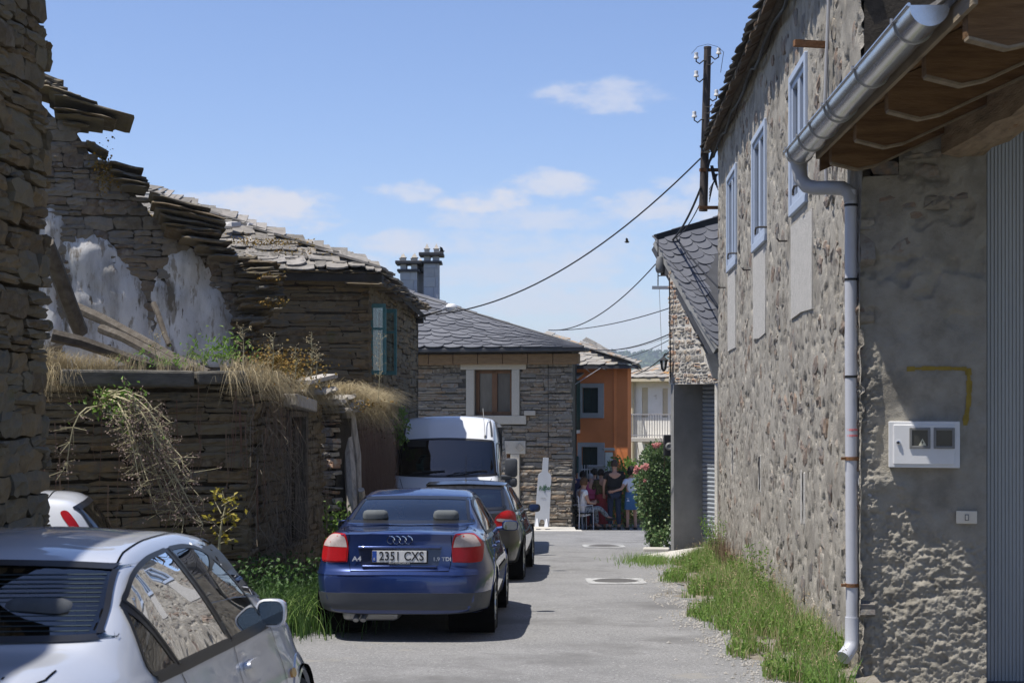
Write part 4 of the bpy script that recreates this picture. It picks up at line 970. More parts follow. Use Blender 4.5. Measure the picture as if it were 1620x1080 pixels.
# ------------------------------------------------------------------ slate-roofed old house behind it, with the plastered party wall
def interp(pts):
    def f(x):
        if x <= pts[0][0]: return pts[0][1]
        for (a, b), (c, d) in zip(pts[:-1], pts[1:]):
            if x <= c: return b + (d - b) * (x - a) / (c - a)
        return pts[-1][1]
    return f
M['joint_tan'] = mk('joint_tan', [(.08, .066, .05), (.14, .12, .092)], .95, 12, .6, 40, spec=.1)
def in_poly2(x, y, poly):
    r = np.zeros(np.shape(x), bool); n = len(poly)
    for i in range(n):
        (x1, y1), (x2, y2) = poly[i], poly[(i + 1) % n]; dy = (y2 - y1) or 1e-12
        r ^= ((y1 > y) != (y2 > y)) & (x < (x2 - x1) * (y - y1) / dy + x1)
    return r
def old_house():
    t = thing('old_house', 'old dark stone house with mossy slate roof and turquoise window behind the ruin', 'house', (-2.4, 26, gz(26)))
    # plastered party wall of the vanished house
    A, B = (-7.2, 21.59), (-3.80, 22.51)
    def pu(px):   # plan position on the wall line seen at px
        k = (px - CX) / F; s = (B[1] - A[1]) / (B[0] - A[0]); X = k * (A[1] - s * A[0]) / (1 - k * s); return (X - A[0]) / (B[0] - A[0]) * math.hypot(B[0] - A[0], B[1] - A[1]), A[1] + s * (X - A[0])
    prof = []
    for px, py in ((-60, 60), (40, 130), (85, 182), (112, 192), (135, 228), (150, 255), (165, 268), (190, 282), (215, 305), (240, 338), (262, 352), (300, 385), (345, 395), (368, 402), (378, 425), (384, 470)):
        u, y = pu(px); prof.append((u, EYE - (py - HY) * y / F))
    W = Wall(A, B, .6, interp(prof))
    c = W.core('wall', M['joint_tan'], t, .5, .06, 60)
    patches = []
    for n, outl in enumerate([[(60, 330), (85, 322), (100, 350), (98, 400), (100, 470), (95, 545), (60, 560)],
                              [(99, 382), (118, 372), (135, 366), (150, 368), (166, 378), (185, 398), (205, 425), (225, 445), (232, 470), (240, 500), (244, 540), (240, 580), (96, 580), (98, 500)],
                              [(262, 400), (280, 393), (298, 391), (312, 400), (325, 420), (338, 442), (350, 462), (360, 480), (366, 500), (368, 580), (240, 580), (242, 560), (246, 500), (242, 470), (246, 440), (262, 445)]]):
        r = random.Random(n); pts = []
        for (a, b), (a2, b2) in zip(outl, outl[1:] + outl[:1]):
            for k in range(4):
                px, py = a + (a2 - a) * k / 4 + r.uniform(-4.5, 4.5), b + (b2 - b) * k / 4 + r.uniform(-5, 5); u, y = pu(px); pts.append((u, EYE - (py - HY) * y / F))
        patches.append(pts)
        # coat of plaster that thins out towards its broken edge
        pv = [Vector(q) for q in pts]; ne = len(pv); xs = [q[0] for q in pts]; zs = [q[1] for q in pts]; X, Z = np.meshgrid(np.arange(min(xs), max(xs), .06), np.arange(min(zs), max(zs), .06)); X = X.ravel(); Z = Z.ravel(); kk = in_poly2(X, Z, pts)
        pv += [Vector((float(a_), float(b_))) for a_, b_ in zip(X[kk], Z[kk])]
        vs, _, fs, _, _, _ = delaunay_2d_cdt(pv, [(i, (i + 1) % ne) for i in range(ne)], [], 0, 1e-5)
        cen = np.array([[sum(vs[i][0] for i in f) / len(f), sum(vs[i][1] for i in f) / len(f)] for f in fs]); kk = in_poly2(cen[:, 0], cen[:, 1], pts); E_ = np.array(pts); E2_ = np.roll(E_, -1, 0); VV = []
        for q in vs:
            w_ = np.array(q[:]); d_ = E2_ - E_; tt = np.clip(((w_ - E_) * d_).sum(1) / np.maximum((d_ ** 2).sum(1), 1e-9), 0, 1); dist = np.hypot(*(E_ + d_ * tt[:, None] - w_).T).min()
            nz = float(fbm(np.array(q[0] * 3.2), np.array(q[1] * 3.2), 77, 5, .6)); VV.append(W.p(q[0], q[1], -.035 + .085 * min(1, dist / .22) ** .7 + (nz - .5) * .10 + .004 * n))
        mesh('plaster', VV, [f for f, k_ in zip(fs, kk) if k_], M['plaster'], c, True)
    W.stones(c, M['schist_tan'], (.14, .42), (.08, .20), 41, .16, .006, tilt=.06, split=.4, limit=260, umin=.5, proud=.0, keep=lambda u, z: z > 1.9)
    # slabs that once carried the eaves, left sticking out of the broken wall head
    r = random.Random(6); items = []
    def slab(px0, px1, py, Y, th, dep=.8, roll=.12, i=0):
        th *= .8
        a, b = P(px0, py, Y), P(px1, py, Y); w = (b - a).length
        M4 = (Matrix.Rotation(.27, 3, 'Z') @ Matrix.Rotation(roll, 3, 'Y') @ Matrix.Rotation(r.uniform(-.1, .02), 3, 'X') @ Matrix.Diagonal((w, dep, th))).to_4x4(); M4.translation = (a + b) / 2; items.append((M4, i % 10, w, th))
    for k, (a, b, y, th, roll) in enumerate([(60, 100, 130, .09, .3), (66, 108, 142, .10, .3), (60, 128, 155, .08, .28), (75, 155, 163, .07, .3), (80, 210, 178, .05, .26), (85, 180, 188, .05, .16), (90, 165, 194, .04, .1), (100, 140, 201, .05, .08),
                              (135, 172, 238, .05, .5), (150, 178, 262, .06, .2), (172, 225, 268, .05, .20), (176, 232, 280, .05, .22), (180, 236, 291, .05, .15), (190, 232, 300, .05, .1),
                              (236, 330, 326, .05, .25), (236, 350, 338, .06, .22), (246, 356, 349, .06, .2), (250, 352, 357, .05, .18), (258, 345, 365, .06, .12), (262, 348, 374, .05, .1), (285, 362, 384, .06, .08), (310, 370, 396, .06, .1), (330, 375, 408, .06, .05)]):
        slab(a, b, y, 22.0, th, .9 if b - a > 60 else .6, roll, k)
    # broken vertical edge stepping down on the right of the plaster
    for k in range(64):
        py = 412 + 150 * (k / 64); base = 392 + 26 * math.sin((py - 400) / 30) + 12 * (py > 470)
        px0 = r.uniform(366, 385); px1 = base + r.uniform(0, 34); slab(px0, max(px1, px0 + 14), py, 22.3 + r.uniform(0, .5), r.uniform(.04, .09), r.uniform(.3, .6), r.uniform(-.06, .06), k)
    for a, b, y in ((412, 440, 441), (418, 438, 476), (428, 446, 490), (405, 424, 456), (396, 420, 511)): slab(a, b, y, 22.1, .05, .35, r.uniform(-.1, .1), b)
    place_pieces(items, 'slab', FLAT, M['schist'], c, 200, 5)
    # gable wall facing the camera
    G = Wall((-4.75, 25.35), (-2.34, 26.0), gz(26) - .1, 3.90)
    g = G.core('wall', M['joint_dark'], t, .5, .035, 10)
    G.stones(g, M['schist_dark'], (.22, .7), (.05, .13), 52, .14, .003, tilt=.012, limit=260, proud=.004, keep=lambda u, z: z > .8)
    # street side
    S = Wall((-2.34, 26.0), (-1.94, 32.7), lambda u: gz(26 + u) - .1, 3.70); win = (.45, 1.55, 2.28, 3.42)
    s = S.core('wall', M['joint_dark'], t, .5, .035, 12, [win])
    S.stones(s, M['schist_dark'], (.25, .7), (.06, .14), 57, .14, .003, [win], tilt=.012, limit=200, proud=.004)
    # end wall at the far side
    E = Wall((-1.94, 32.7), (-5, 33.2), -1.6, 3.7); E.core('wall', M['joint_dark'], t, .4, .0, 4)
    # turquoise window with a leaf hanging open
    R = S.R(); m = MB(); u0, u1, z0, z1 = win
    for q in ((u0, u0 + .07, z0, z1), (u1 - .07, u1, z0, z1), (u0, u1, z1 - .07, z1), (u0, u1, z0, z0 + .07)): m.bbox(S.p((q[0] + q[1]) / 2, (q[2] + q[3]) / 2, .01), (q[1] - q[0], .1, q[3] - q[2]), R, .008)
    w = m.build('window', M['teal_frame'], t)
    m = MB(); m.box(S.p((u0 + u1) / 2, (z0 + z1) / 2, -.1), (u1 - u0, .01, z1 - z0), R); m.build('pane', M['pane'], w)
    def leaf(x0, x1, y, z0, z1, ang):
        m = MB(); Rz = Matrix.Rotation(ang, 3, 'Z'); o = Vector((x0, y, 0)); wd = x1 - x0
        def bx(a, b, c, d): m.bbox(o + Rz @ Vector(((a + b) / 2, 0, 0)) + Vector((0, 0, (c + d) / 2)), (b - a, .035, d - c), Rz, .005)
        bx(0, .05, z0, z1); bx(wd - .05, wd, z0, z1); bx(.05, wd - .05, z1 - .07, z1); bx(.05, wd - .05, z0, z0 + .07); bx(.05, wd - .05, z0 + .63 * (z1 - z0), z0 + .63 * (z1 - z0) + .04)
        l = m.build('open_leaf', M['teal_frame'], w)
        m = MB(); m.box(o + Rz @ Vector((wd / 2, .004, 0)) + Vector((0, 0, (z0 + z1) / 2)), (wd - .09, .005, z1 - z0 - .1), Rz); m.build('pane', M['glass_thin'], l)
    leaf(-2.36, -2.10, 26.28, 2.24, 3.42, .12); leaf(-2.28, -2.02, 27.75, 2.26, 3.42, -.1)
    # slate slab roof: slope over the gable, slope over the street
    rf = t
    A_, B_, D_ = Vector((-5.6, 24.85, 3.90)), Vector((-2.12, 25.72, 3.92)), Vector((-6.9, 28.4, 5.66))
    C2 = Vector((-2.6, 26.2, 4.02))
    m = MB(); low = Vector((0, 0, -.06)); E2 = Vector((-1.80, 33.0, 3.66)); T2 = Vector((-5.6, 33.2, 5.6))
    m.add([A_ + low, B_ + low, D_ + low, E2 + low, T2 + low, A_ + low * 3, B_ + low * 3, E2 + low * 3], [(0, 1, 2), (1, 3, 4, 2), (0, 5, 6, 1), (1, 6, 7, 3)])
    roof = m.build('roof', M['slate_dark'], t)
    slates(roof, M['slate_old'], A_, B_, D_ * .94 + B_ * .06, D_, 24, .36, SLAB, .020, 2.6, 11, .10, 300, .6, 'slate', .7)
    slates(roof, M['slate_old'], B_ + Vector((.02, 0, -.02)), E2, T2, D_, 12, .5, SLAB, .03, 1.7, 13, .06, 60, .3, 'slate')
    # thick eave slabs seen from below on the street side
    items = []
    for k in range(26):
        u = -.3 + k * .27; M4 = (S.R() @ Matrix.Rotation(r.uniform(-.05, .05), 3, 'Y') @ Matrix.Rotation(r.uniform(-.06, .10), 3, 'X') @ Matrix.Diagonal((r.uniform(.35, .6), .6, r.uniform(.03, .06)))).to_4x4(); M4.translation = S.p(u, 3.70 + .035 * (k % 3), -.02); items.append((M4, k % 10, .4, .05))
    for k in range(9):
        u = k * .28; M4 = (G.R() @ Matrix.Rotation(r.uniform(-.05, .05), 3, 'Y') @ Matrix.Diagonal((r.uniform(.35, .6), .6, r.uniform(.03, .05)))).to_4x4(); M4.translation = G.p(u + .1, 3.88 + .02 * (k % 2), .03); items.append((M4, k % 10, .4, .05))
    place_pieces(items, 'eave_slab', FLAT, M['schist'], roof, 60, 3)
    # loose stones along the ridge
    items = []
    for k, (px, py, s, Y) in enumerate([(391, 360, .20, 27.0), (304, 335, .15, 25.5), (318, 349, .14, 25.0), (245, 310, .26, 26), (262, 322, .2, 26), (285, 330, .24, 25.6), (330, 348, .3, 25.5), (365, 356, .28, 26.4), (345, 352, .2, 25.5)]):
        p = P(px, py, Y); M4 = (Matrix.Rotation(r.uniform(-1, 1), 3, 'Z') @ Matrix.Rotation(r.uniform(-.2, .2), 3, 'X') @ Matrix.Diagonal((s, s * .8, s * (.8 if k < 2 else .35)))).to_4x4(); M4.translation = p; items.append((M4, k % 14, s, s))
    place_pieces(items, 'ridge_stone', STONE, M['ridge'], roof, 20, 3)
    return t
M['ridge'] = mk('ridge', [(.30, .28, .26), (.50, .48, .46), (.62, .60, .58), (.20, .18, .16)], .9, 9, .5, 30, rand=True, spec=.2)
M['glass_thin'] = glass_mat('glass_thin', (.75, .82, .82))
old_house()
# ------------------------------------------------------------------ restored stone house closing the street
def stone_house():
    t = thing('slate_house', 'restored stone house with scalloped slate roof and a pale framed window facing up the street', 'house', (-.5, 41.2, gz(41)))
    c8, s8 = math.cos(math.radians(14)), math.sin(math.radians(14)); X1, Y1 = 1.525, 41.0
    W = Wall((X1 - 5.8 * c8, Y1 + 5.8 * s8), (X1, Y1), -1.75, 3.18); L = W.L
    up = lambda px: L - (X1 - (px - CX) / F * 41.15) / c8
    zp = lambda py: EYE - (py - HY) * 41.2 / F
    wo = (up(750), up(810), zp(657), zp(585)); do = (up(752), up(808), -1.7, zp(718))
    k = W.core('wall', M['joint_far'], t, .5, .05, 12, [wo, do])
    dress = [(up(728), up(833), zp(584), zp(571.5)), (up(728), up(833), zp(671), zp(657)), (up(737), up(750), zp(657), zp(584)), (up(810), up(822.5), zp(657), zp(584)),
             (up(728), up(832), zp(718), zp(697)), (up(808), up(822.5), -1.65, zp(718)), (up(737.5), up(752), -1.65, zp(718))]
    W.stones(k, M['schist_far'], (.16, .72), (.05, .13), 71, .13, .007, dress + [wo, do], FLAT, 300, .03, .012, split=.35, keep=lambda u, z: True)
    names = ['lintel', 'sill', 'jamb', 'jamb', 'lintel', 'jamb', 'jamb']
    def frame(hole, ds, nm, box):
        m = MB()
        if nm == 'window':
            mid = (hole[0] + hole[1]) / 2
            for q in ((hole[0], hole[0] + .09, hole[2], hole[3]), (hole[1] - .09, hole[1], hole[2], hole[3]), (mid - .07, mid + .07, hole[2], hole[3]), (hole[0], hole[1], hole[3] - .08, hole[3]), (hole[0], hole[1], hole[2], hole[2] + .1)):
                m.bbox(W.p((q[0] + q[1]) / 2, (q[2] + q[3]) / 2, -.17), (q[1] - q[0], .07, q[3] - q[2]), W.R(), .008)
        else:
            for q in ((hole[0], hole[0] + .08, hole[2], hole[3]), (hole[1] - .08, hole[1], hole[2], hole[3]), (hole[0], hole[1], hole[3] - .08, hole[3])):
                m.bbox(W.p((q[0] + q[1]) / 2, (q[2] + q[3]) / 2, -.17), (q[1] - q[0], .07, q[3] - q[2]), W.R(), .008)
        f = m.build(nm, M['brown_wood'], t)
        for i in ds:
            q = dress[i]; m = MB(); m.bbox(W.p((q[0] + q[1]) / 2, (q[2] + q[3]) / 2, -.06), (q[1] - q[0] - .004, .24, q[3] - q[2] - .004), W.R(), .012); d = m.build(names[i], M['granite'], f)
        m = MB(); m.box(W.p((hole[0] + hole[1]) / 2, (hole[2] + hole[3]) / 2, -.21 if nm == 'window' else -.20), (hole[1] - hole[0], .01, hole[3] - hole[2]), W.R())
        m.build('pane' if nm == 'window' else 'panel', M['pane_curtain'] if nm == 'window' else M['brown_wood'], f)
        return f
    frame(wo, (0, 1, 2, 3), 'window', 0); d = frame(do, (4, 5, 6), 'door', 0)
    # slatted upper part of the door
    for i in range(9):
        z = do[3] - .16 - i * .06; m = MB(); m.bar(W.p(do[0] + .1, z, -.165), W.p(do[1] - .1, z, -.165), .03, .03); m.build('slat', M['brown_wood'], d)
    # carved scallop shell and worn lettering strip on the door lintel
    m = MB(); sh = (up(823), zp(708))
    for a in range(7):
        an = math.radians(-60 + a * 20) ; e = (sh[0] + .13 * math.sin(an), sh[1] - .10 + .21 * math.cos(an)); m.tube([W.p(sh[0], sh[1] - .10, .066), W.p(e[0], e[1], .072)], [.010, .024], 6)
    m.build('shell_carving', M['granite_dark'], d)
    m = MB()
    for q in range(2):
        cx = up(791 + q * 9); cz = zp(706); pts = [W.p(cx + .05 * math.cos(a * .7), cz + .05 * math.sin(a * .7), .064) for a in range(10)]; m.tube(pts, .010, 5)
    m.build('carving', M['granite_dark'], d)
    # small carved block in the wall and lightning cable
    m = MB(); m.bbox(W.p(up(839), zp(653), .02), (.30, .14, .12), W.R(), .01); m.build('white_block', M['finial'], k)
    m = MB(); m.tube([W.p(up(868), zp(575), .06), W.p(up(868), -1.5, .06)], .008, 5); m.build('cable', M['cable'], t)
    # wooden cornice, dark gutter board
    for i in range(9):
        a = i * (L + .25) / 9; m = MB(); m.bbox(W.p(a + (L + .25) / 18, 2.93, .10), ((L + .25) / 9 - .012, .3, .27), W.R(), .02); m.build('cornice_block', M['cornice'], t)
    m = MB(); m.bbox(W.p(L / 2 + .2, 3.16, .27), (L + .55, .62, .10), W.R(), .02); m.build('eave_board', M['slate_new_dark'], t)
    A, B = W.p(-1.2, 3.22, .58), W.p(L + .46, 3.20, .58); D = Vector((-6.0, 44.8, 5.78)); C = B.lerp(D, .02)
    m = MB(); bk = Vector((1.9, 47.5, 3.2)); lw = Vector((0, 0, -.03)); m.add([A + lw, B + lw, D + lw, bk, Vector((-6, 47, 5.4))], [(0, 1, 2), (1, 3, 4, 2)]); roof = m.build('roof', M['slate_new_dark'], t)
    slates(roof, M['slate_new'], A, B, C, D, 13, .54, SCALLOP, .022, 1.75, 17, .012, 300, .04, 'slate', 1.0)
    m = MB(); m.tube([B + Vector((0, 0, .03)), D + Vector((0, 0, .05))], .03, 6); m.build('hip_flashing', M['slate_new_dark'], roof)
    # side wall and closing
    E = Wall((X1 - .02, Y1 + .12), (X1 + .4, Y1 + 6), -1.8, 3.1); E.core('wall', M['joint'], t, .4, 0, 3)
    # chimneys with slate caps and pointed finials
    def chim(px0, px1, top, cap, post_top, slab_top, fin_top, Y, fins, base):
        x0, x1 = (px0 - CX) / F * Y, (px1 - CX) / F * Y; z = lambda py: EYE - (py - HY) * Y / F; w = x1 - x0; xc = (x0 + x1) / 2
        m = MB(); m.bbox((xc, Y, (z(base) + z(top)) / 2), (w, .55, z(top) - z(base)), None, .01); ch = m.build('chimney', M['chimney'], t)
        r = random.Random(int(px0))
        zz = z(base)
        while zz < z(top) - .05:
            h = min(r.uniform(.22, .36), z(top) - zz); a = 0
            while a < w - .02:
                ww = min(r.uniform(.25, .5), w - a); m = MB(); m.bbox((x0 + a + ww / 2, Y - .275, zz + h / 2), (ww - .012, .03, h - .012), None, .006); m.build('facing_slab', M['chimney'], ch); a += ww
            zz += h
        m = MB(); m.bbox((xc, Y, z(cap) + .035), (w + .16, .72, .07), None, .012); m.build('cap_slab', M['slate_new_dark'], ch)
        for s in (-1, 1):
            m = MB(); m.bbox((xc + s * (w / 2 - .09), Y, (z(cap) + .07 + z(post_top)) / 2), (.17, .5, z(post_top) - z(cap) - .07), None, .01); m.build('cap_pier', M['chimney'], ch)
        m = MB(); m.bbox((xc, Y, z(post_top) + .045), (w + .26, .8, .09), None, .015); m.build('top_slab', M['slate_new_dark'], ch)
        for fx, fy in fins:
            h = z(fin_top) - z(post_top) - .09; m = MB(); o = (xc + fx * (w / 2 - .08), Y + fy, z(post_top) + .09)
            m.lathe([(.10, 0), (.10, h * .42), (.125, h * .42), (.125, h * .47), (.085, h * .5), (.0, h)], Matrix.Rotation(math.pi / 4, 3, 'Z'), 4, o); m.build('finial', M['finial'], ch)
    chim(671, 695, 418, 418, 406, 402, 385, 44.2, [(-1, 0), (1, 0)], 474)
    chim(634, 661, 431, 431, 419, 415, 400, 44.2, [(-1, 0), (1, 0), (-1.35, .25), (.65, .25)], 474)
    chim(658, 672, 434, 434, 423, 420, 408, 44.9, [(0, 0)], 474)
M['slate_new_dark'] = mk('slate_new_dark', [(.035, .036, .04), (.06, .061, .066)], .6, 6, .1, 30, spec=.35)
M['joint_far'] = mk('joint_far', [(.07, .064, .055), (.13, .12, .10)], .95, 12, .4, 40, spec=.1)
M['granite_dark'] = mk('granite_dark', [(.40, .365, .31), (.47, .43, .37)], .9, 20, spec=.2)
M['pane_curtain'] = mk('pane_curtain', [(.10, .085, .07), (.17, .15, .125)], .15, 2.5, spec=.5, stretch=(2, 1, .6))
stone_house()

# ------------------------------------------------------------------ orange house
def orange_house():
    t = thing('orange_house', 'orange rendered house with grey window surrounds and lichened slate roof', 'house', (2.5, 47.2, gz(47)))
    W = Wall((.9, 47.75), (3.44, 47.0), -2.4, 2.88); Y = 47.1
    up = lambda px: ((px - CX) / F * Y - .9) / (W.U.x); zp = lambda py: EYE - (py - HY) * Y / F
    holes = [(up(922), up(947), zp(653), zp(613)), (up(921), up(946), -2.3, zp(707))]
    W.core('wall', M['orange_wall'], t, .5, 0, 4, holes)
    E = Wall((3.43, 47.1), (3.30, 54), -2.4, 2.85); E.core('wall', M['orange_wall'], t, .4, 0, 2)
    for n, (h, o) in enumerate(zip(holes, [(up(915), up(956), zp(661), zp(606)), (up(915), up(957), -2.3, zp(700))])):
        m = MB()
        for q in ((o[0], h[0], o[2], o[3]), (h[1], o[1], o[2], o[3]), (h[0], h[1], h[3], o[3])) + (((h[0], h[1], o[2], h[2]),) if n == 0 else ()):
            m.bbox(W.p((q[0] + q[1]) / 2, (q[2] + q[3]) / 2, -.03), (q[1] - q[0], .16, q[3] - q[2]), W.R(), .006)
        f = m.build('window' if n == 0 else 'door', M['grey_trim'], t)
        mid = (h[0] + h[1]) / 2
        for a, b in ((h[0], mid), (mid, h[1])):
            m = MB(); m.bbox(W.p((a + b) / 2, (h[2] + h[3]) / 2, -.12), (b - a - .01, .04, h[3] - h[2]), W.R(), .008); m.build('shutter', M['dark_green'], f)
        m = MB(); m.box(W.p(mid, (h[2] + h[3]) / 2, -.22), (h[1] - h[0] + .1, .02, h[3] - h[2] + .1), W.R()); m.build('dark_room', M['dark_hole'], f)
    # glazed gallery hung on the front
    g0, g1 = up(896), up(918.5); z0, z1 = zp(680), zp(601); m = MB()
    m.hexa([W.p(g0, z0 - .1, 0), W.p(g1, z0 - .1, 0), W.p(g1 + .05, z0 - .1, .75), W.p(g0, z0 - .1, .75)], [W.p(g0, z0, 0), W.p(g1, z0, 0), W.p(g1 + .05, z0, .75), W.p(g0, z0, .75)]); g = m.build('gallery', M['white_wall'], t)
    m = MB(); m.hexa([W.p(g0, z0, .02), W.p(g1 - .02, z0, .02), W.p(g1 - .02, z0, .62), W.p(g0, z0, .62)], [W.p(g0, z1, .02), W.p(g1 - .02, z1, .02), W.p(g1 - .02, z1, .62), W.p(g0, z1, .62)]); m.build('gallery_body', M['white_wall'], g)
    m = MB()
    for q in ((g1 - .07, g1 + .0, z0, z1), (g0, g1, z1 - .09, z1), (g0, g1, zp(664), zp(647) * 0 + zp(660)), (g0, g1, zp(647), zp(643.5))): m.bbox(W.p((q[0] + q[1]) / 2, (q[2] + q[3]) / 2, .64), (q[1] - q[0], .06, q[3] - q[2]), W.R(), .006)
    m.bbox(W.p((g0 + g1) / 2 - .02, (z0 + zp(662)) / 2, .635), (g1 - g0 - .06, .03, zp(662) - z0), W.R(), .006)
    m.bbox(W.p(g1 - .0, (z0 + z1) / 2, .34), (.03, .6, z1 - z0), W.R(), .006)
    m.build('gallery_frame', M['green_trim'], g)
    m = MB(); m.prism([(-.02, 0), (.80, -.16), (.80, -.12), (-.02, .05)], g0, g1 + .12, lambda u, v, d: W.p(d, z1 + .18 + v, u)); m.build('gallery_roof', M['slate_lichen'], g)
    A, B = W.p(-.3, 2.88, .5), W.p(W.L + .42, 2.90, .5); D = Vector((1.0, 50.6, 4.05)); C = Vector((2.55, 50.2, 3.5)); C = B.lerp(Vector((2.4, 50.4, 3.55)), .94)
    m = MB(); lw = Vector((0, 0, -.09)); m.add([A + lw, B + lw, C + lw, D + lw, Vector((4.4, 54, 2.9)), A, B], [(0, 1, 2, 3), (1, 4, 2), (0, 1, 6, 5)]); roof = m.build('roof', M['slate_new_dark'], t)
    slates(roof, M['slate_lichen'], A, B, C, D, 10, .5, SLAB, .02, 1.7, 23, .035, 160, .3, 'slate', .7)
    slates(roof, M['slate_lichen'], B, Vector((4.4, 54, 2.9)), Vector((2.6, 54, 4)), C, 8, .6, SLAB, .02, 1.6, 24, .03, 30, .3, 'slate', .7)
    # wall-mounted meter and a pot on the wall
    m = MB(); m.bbox(W.p(up(906), zp(735), .07), (.42, .14, .5), W.R(), .02); m.build('wall_box', M['green_trim'], t)
orange_house()

# ------------------------------------------------------------------ white house
def white_house():
    t = thing('white_house', 'sunlit white rendered house with tall beige shutters and an iron balcony', 'house', (4.9, 56, gz(56)))
    A, B = (4.12, 56.6), (6.6, 54.74); W = Wall(A, B, -3, 2.62)
    def up(px):
        k = (px - CX) / F; s = (B[1] - A[1]) / (B[0] - A[0]); X = k * (A[1] - s * A[0]) / (1 - k * s); return (X - A[0]) / (B[0] - A[0]) * W.L
    def zp(py, px): 
        u = up(px); y = A[1] + W.U.y * u; return EYE - (py - HY) * y / F
    hs = [(up(1015.5), up(1025), zp(660, 1020), zp(613, 1020)), (up(1048), up(1056.5), zp(660, 1050), zp(614, 1050)), (up(1070), up(1078), zp(660, 1075), zp(614, 1075))]
    W.core('wall', M['white_wall'], t, .5, 0, 4, hs)
    m = MB(); m.hexa([W.p(0, -3, -.01), W.p(.05, -3, -.01), W.p(.05, -3, -5), W.p(0, -3, -5)], [W.p(0, 2.6, -.01), W.p(.05, 2.6, -.01), W.p(.05, 2.6, -5), W.p(0, 2.6, -5)]); m.build('side_wall', M['white_wall'], t)
    for h in hs:
        m = MB(); m.bbox(W.p((h[0] + h[1]) / 2, (h[2] + h[3]) / 2, -.06), (h[1] - h[0], .05, h[3] - h[2]), W.R(), .01); m.build('shutter', M['cream_shutter'], t)
    b0, b1 = up(1015), up(1090); zb = zp(691, 1020); zt = zp(655, 1020)
    m = MB(); m.bbox(W.p((b0 + b1) / 2, zb - .08, .42), (b1 - b0, .84, .16), W.R(), .02); bal = m.build('balcony', M['concrete_light'], t)
    m = MB(); m.bar(W.p(b0, zt, .82), W.p(b1, zt, .82), .05, .04); m.bar(W.p(b0, zt, .0), W.p(b0, zt, .82), .05, .04); m.bar(W.p(b0, zb + .08, .82), W.p(b1, zb + .08, .82), .03, .03); m.build('handrail', M['pvc_grey'], bal)
    u = b0
    while u < b1:
        m = MB(); m.bar(W.p(u, zb, .82), W.p(u, zt, .82), .022, .022); m.build('baluster', M['pvc_grey'], bal); u += .105
    for k in range(7):
        m = MB(); m.bar(W.p(b0, zb, .06 + k * .12), W.p(b0, zt, .06 + k * .12), .022, .022); m.build('baluster', M['pvc_grey'], bal)
    for u in (b0 + .35, b0 + 1.4):
        m = MB(); m.bbox(W.p(u, -1.9, .7), (.16, .16, 2.3), W.R(), .01); m.build('post', M['concrete_light'], bal)
    m = MB(); m.tube([W.p(up(1003), 2.55, .09), W.p(up(1003), -2.5, .09)], .06, 8); m.tube([W.p(up(1003), 2.5, .09), W.p(up(993.5), 2.56, .3)], .05, 8); m.build('downpipe', M['cream_shutter'], t)
    E0, E1 = W.p(-.35, 2.66, .45), W.p(W.L, 2.66, .45); T1, T0 = W.p(W.L, 3.65, -2.9), W.p(1.6, 3.65, -2.9)
    m = MB(); lw = Vector((0, 0, -.10)); m.add([E0 + lw, E1 + lw, T1 + lw, T0 + lw, E0, E1, W.p(-.35, 2.6, -5)], [(0, 1, 2, 3), (0, 1, 5, 4), (0, 3, 6)]); roof = m.build('roof', M['cream_shutter'], t)
    slates(roof, M['slate_lichen'], E0, E1, T1, T0, 8, .5, SLAB, .025, 1.6, 29, .04, 80, .3)
white_house()

